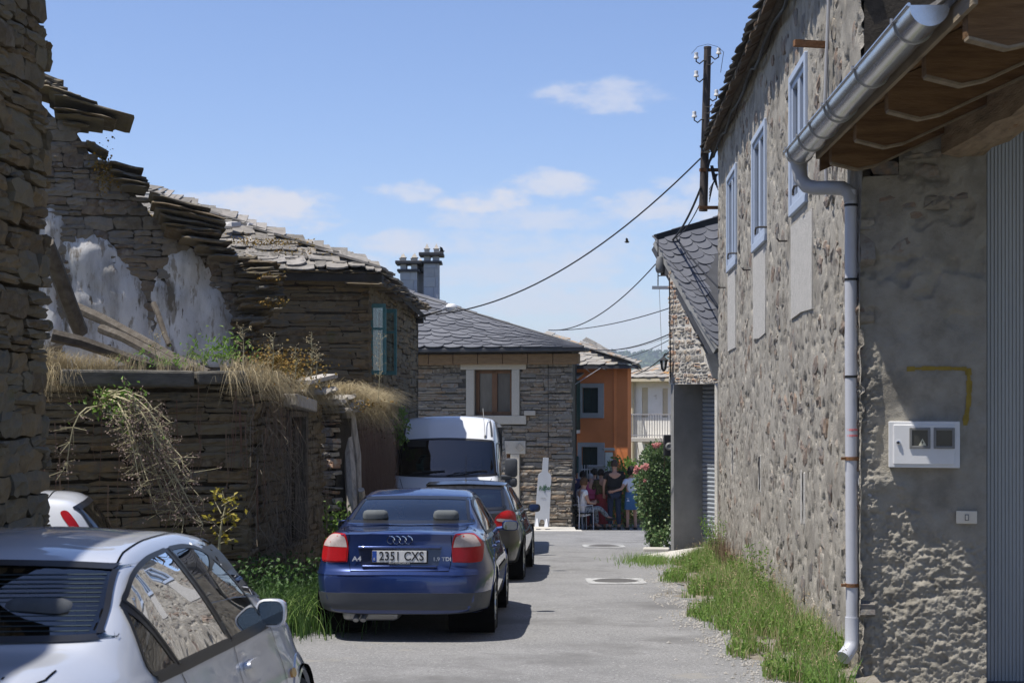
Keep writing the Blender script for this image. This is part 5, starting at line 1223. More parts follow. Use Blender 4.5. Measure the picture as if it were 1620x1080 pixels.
# ------------------------------------------------------------------ garage with the steep slate roof
def garage():
    t = thing('garage', 'narrow rubble garage with bluish slate roof and half lit roller door', 'garage', (3.2, 28.6, gz(28.6)))
    F0, N0 = Vector((2.90, 29.45)), Vector((3.70, 27.9)); W = Wall(F0, N0, gz(29.2) - .2, 1)
    def up(px):
        k = (px - CX) / F; s = (N0.y - F0.y) / (N0.x - F0.x); X = k * (F0.y - s * F0.x) / (1 - k * s); return (X - F0.x) / (N0.x - F0.x) * W.L
    def at(px, py, o=0):
        u = up(px); y = F0.y + W.U.y * u; return u, EYE - (py - HY) * y / F
    tops = [at(px, py) for px, py in ((1056, 425), (1064, 440), (1075, 470), (1088, 505), (1100, 530), (1115, 565), (1128, 592), (1142, 600))]
    W.top = interp([(-.2, tops[0][1])] + tops); lz = at(1100, 607)[1]
    W.z0 = lambda u: lz
    c = W.core('wall', M['mortar_white'], t, .3, .03, 20)
    W.stones(c, M['garage_stone'], (.10, .24), (.07, .14), 83, .10, .024, lib=STONE, limit=300, proud=-.012, tilt=.08, split=.3)
    # door opening: rendered panel and roller shutter
    a, b, d = up(1066), up(1108.5), up(1133.5); zb = gz(29) - .2
    m = MB(); m.hexa([W.p(a - .10, zb, -.0), W.p(a, zb, -.0), W.p(a, zb, -.8), W.p(a - .10, zb, -.8)], [W.p(a - .10, lz, 0), W.p(a, lz, 0), W.p(a, lz, -.8), W.p(a - .10, lz, -.8)]); m.build('reveal', M['concrete'], t)
    m = MB(); m.bbox(W.p(d + .05, (zb + lz) / 2, -.1), (.1, .3, lz - zb), W.R(), .02); m.build('jamb', M['mortar_white'], t)
    z = -.86; k = 0; base = t
    m = MB(); m.box(W.p((a + d) / 2, (zb + lz) / 2, -.72), (d - a + .1, .01, lz - zb), W.R()); rol = m.build('roller_door', M['roller'], t)
    while z < lz:
        m = MB(); n = 5; pr = [(0, -.67), (.012, -.645), (.045, -.635), (.070, -.645), (.078, -.67)]
        m.v = [W.p(u, z + q[0], q[1]) for u in (a, d + .05) for q in pr]; m.f = [(i, i + 1, i + 1 + n, i + n) for i in range(n - 1)]
        m.build('slat', M['roller'], rol); z += .08
    # ramp
    m = MB(); m.hexa([W.p(a + .3, zb, .9), W.p(d + .3, zb, .8), W.p(d + .3, zb, -.4), W.p(a + .3, zb, -.4)], [W.p(a + .3, gz(29) + .02, .9), W.p(d + .3, gz(28) + .02, .8), W.p(d + .3, gz(28.5) + .16, -.4), W.p(a + .3, gz(29) + .12, -.4)]); m.build('ramp', M['concrete_light'], t)
    # body
    m = MB(); q = [W.p(-.05, -1.4, -.6), W.p(W.L + .05, -1.4, -.62), Vector((6.5, 28.0, -1.4)), Vector((6.0, 33, -1.4)), Vector((3.0, 32, -1.4))]
    # roof plane
    R1, R2 = P(1136, 551, 27.85), P(1040, 379, 30.0); R3 = P(1152, 346, 30.6); R4 = P(1215, 551, 28.6)
    n = (R4 - R1).cross(R2 - R1).normalized(); n = n if n.z > 0 else -n; lw = -n * .05
    m = MB(); m.add([R1 + lw, R4 + lw, R3 + lw, R2 + lw, R1 + lw * 5, R4 + lw * 5, R3 + lw * 5, R2 + lw * 5], [(0, 1, 2, 3), (7, 6, 5, 4), (0, 3, 7, 4), (2, 3, 7, 6)]); roof = m.build('roof', M['slate_new_dark'], t)
    slates(roof, M['slate_new'], R1, R4, R3, R2, 16, .34, SCALLOP, .016, 1.75, 37, .02, 200, .12)
    m = MB(); m.bar(R2 + Vector((-.03, 0, .03)), R3 + Vector((0, 0, .03)), .10, .14); m.build('ridge_board', M['black'], roof)
    m = MB(); m.bar(R1 - n * .06, R2 - n * .06, .07, .13, n); m.build('verge_board', M['concrete'], roof)
    m = MB(); e0, e1 = P(1100, 560, 28.2), P(1137, 575, 27.9)
    m.prism([(0, 0), (.16, -.42), (.30, -.46), (.30, .02)], -.05, .15, lambda u, v, d_: P(1116, 560, 27.95) + Vector((u * .8, -d_, v))); m.build('eave_bracket', M['concrete'], roof)
    # back and side closing walls
    m = MB(); s0, s1 = W.p(0, -1.3, -.02), W.p(0, -1.3, -.5)
    m.hexa([W.p(0, -1.3, -.9), W.p(W.L, -1.3, -.9), Vector((5.5, 29, -1.3)), Vector((3.6, 31, -1.3))], [W.p(0, 3.3, -.9), W.p(W.L, 2.1, -.9), Vector((5.5, 29, 2.1)), Vector((3.6, 31, 3.3))])
    m.hexa([W.p(0, lz + .01, -.3), W.p(W.L, lz + .01, -.3), W.p(W.L, lz + .01, -.9), W.p(0, lz + .01, -.9)], [W.p(0, 3.2, -.3), W.p(W.L, lz + .1, -.3), W.p(W.L, lz + .1, -.9), W.p(0, 3.2, -.9)]); m.build('garage_body', M['joint'], t)
    # bell-shaped insulator box and arm at the roof corner
    br = thing('cable_bracket', 'grey insulator on a small bracket under the garage roof corner', 'bracket', P(1050, 455, 29.5))
    m = MB(); m.bar(P(1032, 455, 29.6), P(1061, 455, 29.5), .05, .06); m.build('arm', M['zinc_seam'], br)
    m = MB(); m.bar(P(1041, 378, 29.7), P(1041, 452, 29.7), .012, .02); m.bar(P(1041, 436, 29.7), P(1060, 436, 29.5), .02, .02); m.build('strap', M['iron'], br)
    m = MB(); m.lathe([(.0, .30), (.05, .28), (.075, .20), (.085, .05), (.07, .0), (.05, -.02), (.0, -.02)], None, 12, P(1044, 430, 29.7)); m.build('insulator', M['grey_plastic'], br, 50)
    m = MB(); m.bbox(P(1052, 425, 29.8), (.16, .12, .26), None, .02); m.build('junction_box', M['timber_old'], br)
garage()
def lantern():
    t = thing('lantern', 'small black street lantern on the corner of the rubble garage', 'lantern', P(1051, 578, 29.3)); c = P(1050, 575, 29.3); k = 29.3 / F
    m = MB(); m.lathe([(.0, 13 * k), (2 * k, 10 * k), (7 * k, 6 * k), (7.5 * k, 5 * k)], None, 6, c); m.build('cap', M['black'], t)
    m = MB(); m.lathe([(5.5 * k, 5 * k), (3.4 * k, -9 * k)], None, 6, c); m.build('glass', M['lantern_glass'], t)
    m = MB()
    for i in range(6):
        a = i * math.pi / 3; m.bar(c + Vector((5.7 * k * math.cos(a), 5.7 * k * math.sin(a), 5 * k)), c + Vector((3.5 * k * math.cos(a), 3.5 * k * math.sin(a), -9 * k)), .012, .012)
    m.lathe([(3.7 * k, -9 * k), (2 * k, -12 * k), (0, -13 * k)], None, 6, c); m.build('frame', M['black'], t)
    m = MB(); m.tube([c + Vector((0, 0, 12 * k)), c + Vector((2 * k, 0, 16 * k)), c + Vector((10 * k, .02, 15 * k)), c + Vector((11 * k, .03, -4 * k))], .012, 6); m.build('arm', M['black'], t)
M['lantern_glass'] = glass_mat('lantern_glass', (.7, .72, .75), rough=.15)
lantern()
# ------------------------------------------------------------------ cars
def paint(name, col, flake=.25, metal=.55, rough=.32):
    m = bpy.data.materials.new(name); m.use_nodes = True; b = m.node_tree.nodes['Principled BSDF']; N = m.node_tree.nodes; L = m.node_tree.links
    b.inputs['Metallic'].default_value = metal; b.inputs['Roughness'].default_value = rough; b.inputs['Coat Weight'].default_value = 1.0; b.inputs['Coat Roughness'].default_value = .02
    g = N.new('ShaderNodeNewGeometry'); t = N.new('ShaderNodeTexNoise'); t.inputs['Scale'].default_value = 2.2; t.inputs['Detail'].default_value = 6; L.new(g.outputs['Position'], t.inputs['Vector'])
    mr = N.new('ShaderNodeMapRange'); L.new(t.outputs['Fac'], mr.inputs['Value']); mr.inputs['From Min'].default_value = .35; mr.inputs['From Max'].default_value = .75; mr.inputs['To Min'].default_value = .0; mr.inputs['To Max'].default_value = .10
    mx = N.new('ShaderNodeMixRGB'); L.new(mr.outputs[0], mx.inputs[0]); mx.inputs[1].default_value = (*col, 1); mx.inputs[2].default_value = (.30, .28, .25, 1); L.new(mx.outputs[0], b.inputs['Base Color'])
    return m
M['paint_blue'] = paint('paint_blue', (.008, .030, .135), metal=.5, rough=.30)
M['paint_silver'] = paint('paint_silver', (.58, .60, .64), metal=.35, rough=.42)
M['paint_black'] = paint('paint_black', (.018, .019, .021), metal=.3, rough=.3)
M['paint_white'] = paint('paint_white', (.62, .64, .68), metal=.0, rough=.4)
M['paint_van'] = paint('paint_van', (.70, .72, .74), metal=.0, rough=.4)
M['car_glass'] = glass_mat('car_glass', (.30, .35, .36))
M['car_glass_dark'] = glass_mat('car_glass_dark', (.10, .12, .13))
M['bumper_plastic'] = mk('bumper_plastic', [(.045, .05, .06), (.06, .065, .075)], .55, 5, .05, 60, spec=.4)
M['rubber'] = mk('rubber', [(.014, .014, .014), (.022, .022, .021)], .75, 9, .1, 60, spec=.3)
M['trim_black'] = mk('trim_black', [(.010, .010, .011)], .35, spec=.5)
M['gap'] = mk('gap', [(.004, .004, .004)], .9, spec=.0)
M['chrome'] = mk('chrome', [(.75, .75, .76)], .08, metal=1.0)
M['alloy'] = mk('alloy', [(.40, .41, .42), (.50, .51, .52)], .32, 4, metal=.85)
M['lens_red'] = mk('lens_red', [(.30, .006, .009), (.38, .010, .013)], .28, 40, spec=.3)
M['lens_clear'] = mk('lens_clear', [(.36, .29, .27), (.47, .41, .39)], .28, 60, spec=.3)
M['lens_orange'] = mk('lens_orange', [(.50, .24, .06)], .2, spec=.6)
M['plate_white'] = mk('plate_white', [(.60, .60, .59), (.66, .66, .65)], .4, 20, spec=.4)
M['plate_blue'] = mk('plate_blue', [(.02, .07, .33)], .4, spec=.4)
M['seat_cloth'] = mk('seat_cloth', [(.07, .075, .08), (.11, .115, .12)], .9, 9, spec=.2)
M['seat_light'] = mk('seat_light', [(.085, .095, .10), (.12, .13, .135)], .8, 9, spec=.2)
M['cabin'] = mk('cabin', [(.02, .021, .022), (.035, .036, .038)], .85, 5, spec=.2)
M['badge'] = mk('badge', [(.62, .63, .65)], .35, metal=.3)
M['mirror_glass'] = mk('mirror_glass', [(.22, .24, .26)], .03, metal=1.0)

def pchip(xs, ys, x):
    """monotone cubic through the keys"""
    xs = np.asarray(xs, float); ys = np.asarray(ys, float); x = np.clip(np.asarray(x, float), xs[0], xs[-1])
    h = np.diff(xs); d = np.diff(ys) / h; m = np.zeros(len(xs)); m[0], m[-1] = d[0], d[-1]
    for i in range(1, len(xs) - 1):
        if d[i - 1] * d[i] > 0: w1, w2 = 2 * h[i] + h[i - 1], h[i] + 2 * h[i - 1]; m[i] = (w1 + w2) / (w1 / d[i - 1] + w2 / d[i])
    k = np.clip(np.searchsorted(xs, x, side='right') - 1, 0, len(xs) - 2); t = (x - xs[k]) / h[k]
    return (2 * t ** 3 - 3 * t ** 2 + 1) * ys[k] + (t ** 3 - 2 * t ** 2 + t) * h[k] * m[k] + (-2 * t ** 3 + 3 * t ** 2) * ys[k + 1] + (t ** 3 - t ** 2) * h[k] * m[k + 1]
def bspline(ctrl, n):
    """clamped uniform cubic B-spline through a control polygon, n samples"""
    c = np.asarray(ctrl, float); c = np.vstack([c[0], c[0], c, c[-1], c[-1]]); m = len(c) - 3; t = np.linspace(0, m - 1e-9, n); k = t.astype(int); u = (t - k)[:, None]
    return ((1 - u) ** 3 * c[k] + (3 * u ** 3 - 6 * u ** 2 + 4) * c[k + 1] + (-3 * u ** 3 + 3 * u ** 2 + 3 * u + 1) * c[k + 2] + u ** 3 * c[k + 3]) / 6
def arc_pts(pts, closed=True, n=10):
    """smooth closed outline (Catmull-Rom); a point given as (a, b, 1) stays sharp"""
    P_ = [(p[0], p[1]) for p in pts]; sharp = [len(p) > 2 for p in pts]; out = []; m = len(P_)
    for i in range(m if closed else m - 1):
        p0, p1, p2, p3 = P_[(i - 1) % m], P_[i], P_[(i + 1) % m], P_[(i + 2) % m]
        if sharp[i]: p0 = (2 * p1[0] - p2[0], 2 * p1[1] - p2[1])
        if sharp[(i + 1) % m]: p3 = (2 * p2[0] - p1[0], 2 * p2[1] - p1[1])
        for k in range(n):
            t = k / n
            out.append(tuple(.5 * (2 * b + (c - a) * t + (2 * a - 5 * b + 4 * c - d) * t * t + (3 * b - a - 3 * c + d) * t ** 3) for a, b, c, d in zip(p0, p1, p2, p3)))
    return out
def inset(poly, d):
    """poly moved inwards by d (outwards when negative)"""
    n = len(poly); A = sum(poly[i][0] * poly[(i + 1) % n][1] - poly[(i + 1) % n][0] * poly[i][1] for i in range(n)); s = 1 if A > 0 else -1; out = []
    for i in range(n):
        a, b, c = poly[i - 1], poly[i], poly[(i + 1) % n]; e = Vector((c[0] - a[0], c[1] - a[1])); 
        if e.length < 1e-9: out.append(b); continue
        e.normalize(); out.append((b[0] - e.y * d * s, b[1] + e.x * d * s))
    return out
def in_poly(x, y, poly):
    x = np.asarray(x); y = np.asarray(y); r = np.zeros(x.shape, bool); n = len(poly)
    for i in range(n):
        x1, y1 = poly[i]; x2, y2 = poly[(i + 1) % n]
        c = ((y1 > y) != (y2 > y)) & (x < (x2 - x1) * (y - y1) / ((y2 - y1) if abs(y2 - y1) > 1e-12 else 1e-12) + x1); r ^= c
    return r

def resample(poly, d):
    out = []; n = len(poly)
    for i in range(n):
        a, b = poly[i], poly[(i + 1) % n]; k = max(1, int(math.ceil(math.hypot(b[0] - a[0], b[1] - a[1]) / d)))
        out += [(a[0] + (b[0] - a[0]) * j / k, a[1] + (b[1] - a[1]) * j / k) for j in range(k)]
    return out
class Car:
    """local frame: x right, y forward (0 = rear bumper), z up from the road"""
    def __init__(s, name, label, cat, loc, heading, L, keys, rear, front, mat, ns=110, nc=72, group=None, cabin=True):
        s.root = thing(name, label, cat, loc, 0, group); s.root.rotation_euler = (-math.atan(.0344) * 1.0, 0, -math.atan(heading)) if not isinstance(heading, tuple) else heading
        s.L = L; s.mat = mat; s.keys = keys; ks = keys['y']; t = np.linspace(0, 1, ns); t = .5 - .5 * np.cos(t * math.pi) * (1 - .25 * np.cos(t * math.pi) ** 2 + .25) if False else t
        s.half = lambda q, yy: pchip(ks, keys[q], yy); sec = []
        for tt in t:
            yy = tt * L; g = {q: float(pchip(ks, keys[q], yy)) for q in keys if q != 'y'}
            xb, zb = g['xb'], g['zb']
            ctrl = [(0, g['zu']), (g['xs'] * .6, g['zu']), (g['xs'], g['zu'] + .01), (g['xs'] + .02, g['zu'] + .08), (g['xm'], (g['zu'] + zb) * .40 + .06), (g['xm'] + .003, (g['zu'] + zb) * .5 + .10), (xb + .012, zb - .10), (xb, zb - .015), (xb - .02, zb + .012),
                    (xb * .62 + g['xr'] * .38 + .012, zb * .62 + g['zr'] * .38), (xb * .25 + g['xr'] * .75 + .014, zb * .25 + g['zr'] * .75), (g['xr'], g['zr']), (g['xr'] - .045, g['zr'] + (g['zc'] - g['zr']) * .55), (g['xr'] * .62, g['zc'] - .018), (g['xr'] * .3, g['zc'] - .003), (0, g['zc'])]
            sec.append(bspline(ctrl, nc))
        S = np.array(sec)                                   # ns, nc, 2
        zz = S[:, :, 1]; xx = S[:, :, 0]; T = t[:, None]
        yr = rear(xx, zz); yf = front(xx, zz)
        k1 = np.clip(1 - T / .30, 0, 1) ** 2 * (1 + 2 * (T / .30)) * (T < .30); k2 = np.clip((T - .72) / .28, 0, 1) ** 2 * (3 - 2 * np.clip((T - .72) / .28, 0, 1))
        Y = T * L + yr * k1 + yf * k2
        V = [np.stack([xx, Y, zz], -1), np.stack([-xx, Y, zz], -1)]
        verts = np.concatenate([V[0].reshape(-1, 3), V[1].reshape(-1, 3)]); n = ns * nc; f = []
        idx = np.arange(n).reshape(ns, nc)
        q = np.stack([idx[:-1, :-1], idx[:-1, 1:], idx[1:, 1:], idx[1:, :-1]], -1).reshape(-1, 4); f = q[:, ::-1].tolist() + (q + n).tolist()
        # caps
        verts = verts.tolist()
        for row, fn, base in ((0, rear, 0.0), (ns - 1, front, L)):
            sx, sz = S[row, :, 0], S[row, :, 1]; jm = int(np.argmax(sx > sx.max() * .55)); cols = 17; ids = []
            for j in range(nc):
                r_ = []
                for c in range(cols):
                    w = math.sin((c / (cols - 1) * 2 - 1) * math.pi / 2); x = w * sx[j]
                    r_.append(len(verts)); verts.append([x, base + float(fn(np.array(x), np.array(sz[j]))), sz[j]])
                ids.append(r_)
            for j in range(nc - 1):
                for c in range(cols - 1):
                    a = (ids[j][c], ids[j][c + 1], ids[j + 1][c + 1], ids[j + 1][c]); f.append(a if row == 0 else a[::-1])
        me = bpy.data.meshes.new('body'); me.from_pydata(verts, [], f)
        bm = bmesh.new(); bm.from_mesh(me); bmesh.ops.remove_doubles(bm, verts=bm.verts[:], dist=.0008); bmesh.ops.recalc_face_normals(bm, faces=bm.faces[:])
        for fc in bm.faces: fc.smooth = True
        for e in bm.edges:
            if len(e.link_faces) == 2 and e.calc_face_angle(0) > math.radians(50): e.smooth = False
        bm.to_mesh(me); bm.normal_update(); s.bvh = BVHTree.FromBMesh(bm); bm.free(); me.update()
        s.me = me; s.body = link('body', me, mat, s.root, True); s.cut = []; s.vn = None
    def hit(s, axis, a, b, side=1):
        if axis == 'rear': o, d = Vector((a, -3, b)), Vector((0, 1, 0))
        elif axis == 'front': o, d = Vector((a, s.L + 3, b)), Vector((0, -1, 0))
        elif axis == 'top': o, d = Vector((a, b, 5)), Vector((0, 0, -1))
        else: o, d = Vector((side * 3, a, b)), Vector((-side, 0, 0))
        h = s.bvh.ray_cast(o, d)
        return (h[0], h[1]) if h[0] is not None else None
    def patch(s, name, axis, poly, mat, off=.004, side=1, step=.05, parent=None, thick=.0, hole=None, dome=0.0):
        """piece that follows the body: outline in the view plane, projected onto it and lifted by off"""
        poly = resample(list(poly), min(step, .045)); hole = resample(list(hole), min(step, .045)) if hole else None
        pts = [Vector(p) for p in poly]; n = len(pts); edges = [(i, (i + 1) % n) for i in range(n)]
        if hole: b = len(pts); pts += [Vector(p) for p in hole]; m = len(hole); edges += [(b + i, b + (i + 1) % m) for i in range(m)]
        xs = [p[0] for p in poly]; ys = [p[1] for p in poly]; gx = np.arange(min(xs), max(xs), step); gy = np.arange(min(ys), max(ys), step)
        if len(gx) and len(gy):
            X, Y = np.meshgrid(gx, gy); X = X.ravel(); Y = Y.ravel(); k = in_poly(X, Y, inset(list(poly), step * .35))
            if hole: k &= ~in_poly(X, Y, inset(list(hole), -step * .35))
            pts += [Vector((float(a), float(b))) for a, b in zip(X[k], Y[k])]
        vs, es, fs, _, _, _ = delaunay_2d_cdt(pts, edges, [], 0, 1e-5)
        cen = np.array([[sum(vs[i][0] for i in f) / len(f), sum(vs[i][1] for i in f) / len(f)] for f in fs]) if fs else np.zeros((0, 2))
        if not len(cen): return None
        k = in_poly(cen[:, 0], cen[:, 1], list(poly))
        if hole: k &= ~in_poly(cen[:, 0], cen[:, 1], list(hole))
        fs = [f for f, kk in zip(fs, k) if kk]; used = sorted({i for f in fs for i in f}); mp = {}; V = []; Nn = []
        for i in used:
            h = s.hit(axis, vs[i][0], vs[i][1], side)
            if h is None: continue
            o = off
            if dome:
                dd = min((Vector(vs[i]) - Vector(p)).length for p in poly); o += dome * min(1, dd / .05) ** .5
            mp[i] = len(V); V.append(h[0] + h[1] * o); Nn.append(h[1])
        F_ = [tuple(mp[i] for i in f) for f in fs if all(i in mp for i in f)]
        if not F_: return None
        if thick:
            b = len(V); V += [v - nn * thick for v, nn in zip(list(V), Nn)]
            cnt = {}
            for f in F_:
                for i in range(len(f)):
                    e = (f[i], f[(i + 1) % len(f)]); cnt[tuple(sorted(e))] = cnt.get(tuple(sorted(e)), []) + [e]
            F_ = F_ + [(e[0][1], e[0][0], e[0][0] + b, e[0][1] + b) for e in cnt.values() if len(e) == 1]
        o = mesh(name, V, F_, mat, parent or s.root, False, True); me = o.data
        bm = bmesh.new(); bm.from_mesh(me); bmesh.ops.recalc_face_normals(bm, faces=bm.faces[:])
        ref = Nn[0]
        for fc in bm.faces:
            fc.smooth = True
        bm.normal_update()
        for e in bm.edges:
            if len(e.link_faces) == 2 and e.calc_face_angle(0) > math.radians(45): e.smooth = False
        bm.to_mesh(me); bm.free()
        if parent is not None and parent is not s.root: pass
        return o
    def window(s, name, axis, poly, side=1, glass=None, seal=.022, see=True, grow=.008, parent=None):
        """glass with a black seal; the body behind it is opened when see"""
        if see: s.cut.append((axis, resample(inset(poly, .003), .03), side))
        g = s.patch(name, axis, poly, glass or M['car_glass'], .004, side, .04, parent)
        s.patch('seal', axis, inset(poly, -grow), M['trim_black'], .0065, side, .03, g, hole=inset(poly, seal))
        return g
    def panel(s, name, axis, poly, side=1, gap=.006, mat=None, off=.0035):
        s.patch(name + '_gap', axis, inset(poly, -gap * .6), M['gap'], .0012, side, .05)
        return s.patch(name, axis, inset(poly, gap * .5), mat or s.mat, off, side, .04)
    def line(s, name, axis, pts, width, mat, off=.003, side=1):
        n = len(pts); L_, R_ = [], []
        for i in range(n):
            a, b = Vector(pts[max(i - 1, 0)]), Vector(pts[min(i + 1, n - 1)]); d = (b - a).normalized(); p = Vector(pts[i]); L_.append((p.x - d.y * width / 2, p.y + d.x * width / 2)); R_.append((p.x + d.y * width / 2, p.y - d.x * width / 2))
        return s.patch(name, axis, L_ + R_[::-1], mat, off, side, .04)
    def wheels(s, ya, yb, R, track, width, arch=None, spokes=5, rim=None, lip=None):
        arch = arch or R + .045
        for yw in (ya, yb):
            for sd in (1, -1):
                c = [(yw + arch * math.cos(a), R + arch * math.sin(a)) for a in np.linspace(-.6, math.pi + .6, 40)]
                s.cut.append(('side', [(yw + (arch + .005) * math.cos(a), R + (arch + .005) * math.sin(a)) for a in np.linspace(0, 2 * math.pi, 40, endpoint=False)], sd))
                ring = [(yw + (arch + .075) * math.cos(a), max(R + (arch + .075) * math.sin(a), .17)) for a in np.linspace(-.35, math.pi + .35, 44)]
                inner = [(yw + (arch - .012) * math.cos(a), max(R + (arch - .012) * math.sin(a), .17)) for a in np.linspace(math.pi + .35, -.35, 44)]
                s.patch('wheel_arch', 'side', ring + inner, lip or s.mat, .006, sd, .2, thick=.02)
                m = MB(); x1 = track + .02
                a = np.linspace(-.9, math.pi + .9, 26); pr = [(yw + (arch + .02) * math.cos(q), R + (arch + .02) * math.sin(q)) for q in a]
                m.v = [Vector((sd * x, p, z)) for x in (x1 - .02, .42) for p, z in pr]; n = len(pr); m.f = [(i, i + 1, i + 1 + n, i + n) for i in range(n - 1)] + [tuple(range(n, 2 * n))]
                m.build('wheel_well', M['gap'], s.root, False, True)
                w = MB(); Rt = Matrix.Rotation(math.pi / 2, 3, 'Y') if sd > 0 else Matrix.Rotation(-math.pi / 2, 3, 'Y'); o = (sd * (track - width / 2), yw, R)
                h = width / 2; rr = rim or R * .66
                w.lathe([(rr, -h + .01), (R - .03, -h), (R - .008, -h + .02), (R, -h + .05), (R, -.035), (R - .009, -.03), (R - .009, -.022), (R, -.018), (R, .018), (R - .009, .022), (R - .009, .03), (R, .035), (R, h - .05), (R - .008, h - .02), (R - .03, h), (rr + .01, h - .005), (rr, h - .02), (rr, -h + .01)], Rt, 40, o)
                wh = w.build('wheel', M['rubber'], s.root, 50, True)
                w = MB(); w.lathe([(rr, -h + .02), (rr, h - .015), (rr - .022, h - .012), (rr - .03, h - .04), (rr - .035, -.02), (.0, -.02)], Rt, 40, o)
                for k in range(spokes):
                    a = 2 * math.pi * k / spokes; u = Matrix.Rotation(a, 3, 'Z')
                    for da in (-.13, .13):
                        u = Matrix.Rotation(a + da * .5, 3, 'Z'); v = Matrix.Rotation(a + da, 3, 'Z')
                        p0, p1 = Rt @ (u @ Vector((.055, 0, h - .045))), Rt @ (v @ Vector((rr - .015, 0, h - .022))); w.bar(Vector(o) + p0, Vector(o) + p1, .030, .030, Rt @ Vector((0, 0, 1)))
                w.lathe([(.075, h - .07), (.072, h - .035), (.05, h - .022), (0, h - .02)], Rt, 20, o)
                ri = w.build('rim', M['alloy'], None, 35); ri.parent = wh
                w = MB(); w.lathe([(rr - .04, -.015), (0, -.015)], Rt, 20, o); d = w.build('brake_disc', M['trim_black'], None); d.parent = wh
    def seats(s, rows, mat, zs=.45, head=None, zh=1.08):
        for y, xs in rows:
            for x in xs:
                w = .25 if len(xs) == 2 else .6; m = MB()
                m.bbox((x, y, zs + .05), (w * 2, .5, .18), None, .06); m.bbox((x, y - .24, zs + .34), (w * 2, .16, .62), Matrix.Rotation(.18, 3, 'X'), .06); m.build('seat', mat, s.root, 50, True)
                for hx in ([x] if len(xs) == 2 else [x - .36, x + .36]):
                    m = MB(); m.bbox((hx, y - .32, zh + .02), (.26, .10, .20), Matrix.Rotation(.15, 3, 'X'), .045); m.tube([(hx - .06, y - .31, zh - .2), (hx - .06, y - .32, zh)], .007, 5); m.tube([(hx + .06, y - .31, zh - .2), (hx + .06, y - .32, zh)], .007, 5); m.build('headrest', head or mat, s.root, 50, True)
    def mirror(s, y, z, x, mat, w=.20, h=.13, sides=(1, -1)):
        for sd in sides:
            c = Vector((sd * (x + w * .5 + .04), y, z)); m = MB(); nn = 10
            for i, (k, dy) in enumerate(((.86, -.045), (.98, -.04), (1.0, -.01), (.92, .04), (.62, .085), (.2, .10))):
                m.v += [c + Vector((k * w / 2 * math.copysign(abs(math.cos(a)) ** .6, math.cos(a)) * 1.0, dy, k * h / 2 * math.copysign(abs(math.sin(a)) ** .6, math.sin(a)))) for a in np.linspace(0, 2 * math.pi, 20, endpoint=False)]
            m.f = [(i * 20 + k, i * 20 + (k + 1) % 20, (i + 1) * 20 + (k + 1) % 20, (i + 1) * 20 + k) for i in range(5) for k in range(20)] + [tuple(100 + k for k in range(19, -1, -1))]
            m.tube([c + Vector((-sd * w * .42, .03, -h * .25)), Vector((sd * (x - .03), y + .03, z - h * .35))], .024, 8)
            mm = m.build('mirror', mat, s.root, 40, True)
            m = MB(); m.add([c + Vector((.82 * w / 2 * math.copysign(abs(math.cos(a)) ** .6, math.cos(a)), -.040, .82 * h / 2 * math.copysign(abs(math.sin(a)) ** .6, math.sin(a)))) for a in np.linspace(0, 2 * math.pi, 20, endpoint=False)], [tuple(range(20))]); g = m.build('mirror_glass', M['mirror_glass'], None); g.parent = mm
    def text(s, name, body, x, z, size, mat, off=.012, font_x=1.0, parent=None, axis='rear', weight=.0, shear=0, spacing=1.0):
        h = s.hit(axis, x, z)
        cu = bpy.data.curves.new(name, 'FONT'); cu.body = body; cu.size = size; cu.align_x = 'CENTER'; cu.align_y = 'CENTER'; cu.extrude = .0015; cu.offset = weight; cu.shear = shear; cu.space_character = spacing
        tmp = bpy.data.objects.new(name, cu); COL.objects.link(tmp); dg = bpy.context.evaluated_depsgraph_get(); me = bpy.data.meshes.new_from_object(tmp.evaluated_get(dg)); bpy.data.objects.remove(tmp); bpy.data.curves.remove(cu)
        me.materials.clear(); me.materials.append(mat); me.name = name
        o = bpy.data.objects.new(name, me); COL.objects.link(o); o.parent = parent or s.root; o.location = (x, h[0].y - off, z); o.rotation_euler = (math.pi / 2, 0, 0); o.scale = (font_x, 1, 1); return o
    def finish(s):
        me = s.me; n = len(me.polygons); cen = np.zeros(n * 3); me.polygons.foreach_get('center', cen); cen = cen.reshape(-1, 3); nor = np.zeros(n * 3); me.polygons.foreach_get('normal', nor); nor = nor.reshape(-1, 3); kill = np.zeros(n, bool)
        for axis, poly, sd in s.cut:
            if axis == 'rear': k = in_poly(cen[:, 0], cen[:, 2], poly) & (cen[:, 1] < s.L * .5) & (nor[:, 1] < .0)
            elif axis == 'front': k = in_poly(cen[:, 0], cen[:, 2], poly) & (cen[:, 1] > s.L * .5) & (nor[:, 1] > .0)
            elif axis == 'top': k = in_poly(cen[:, 0], cen[:, 1], poly) & (nor[:, 2] > .1)
            else: k = in_poly(cen[:, 1], cen[:, 2], poly) & (cen[:, 0] * sd > .34)
            kill |= k
        bm = bmesh.new(); bm.from_mesh(me); bm.faces.ensure_lookup_table(); dead = [bm.faces[i] for i in np.nonzero(kill)[0]]; ds = set(dead)
        edge_v = [v for v in {v for f in dead for v in f.verts} if any(f not in ds for f in v.link_faces)]
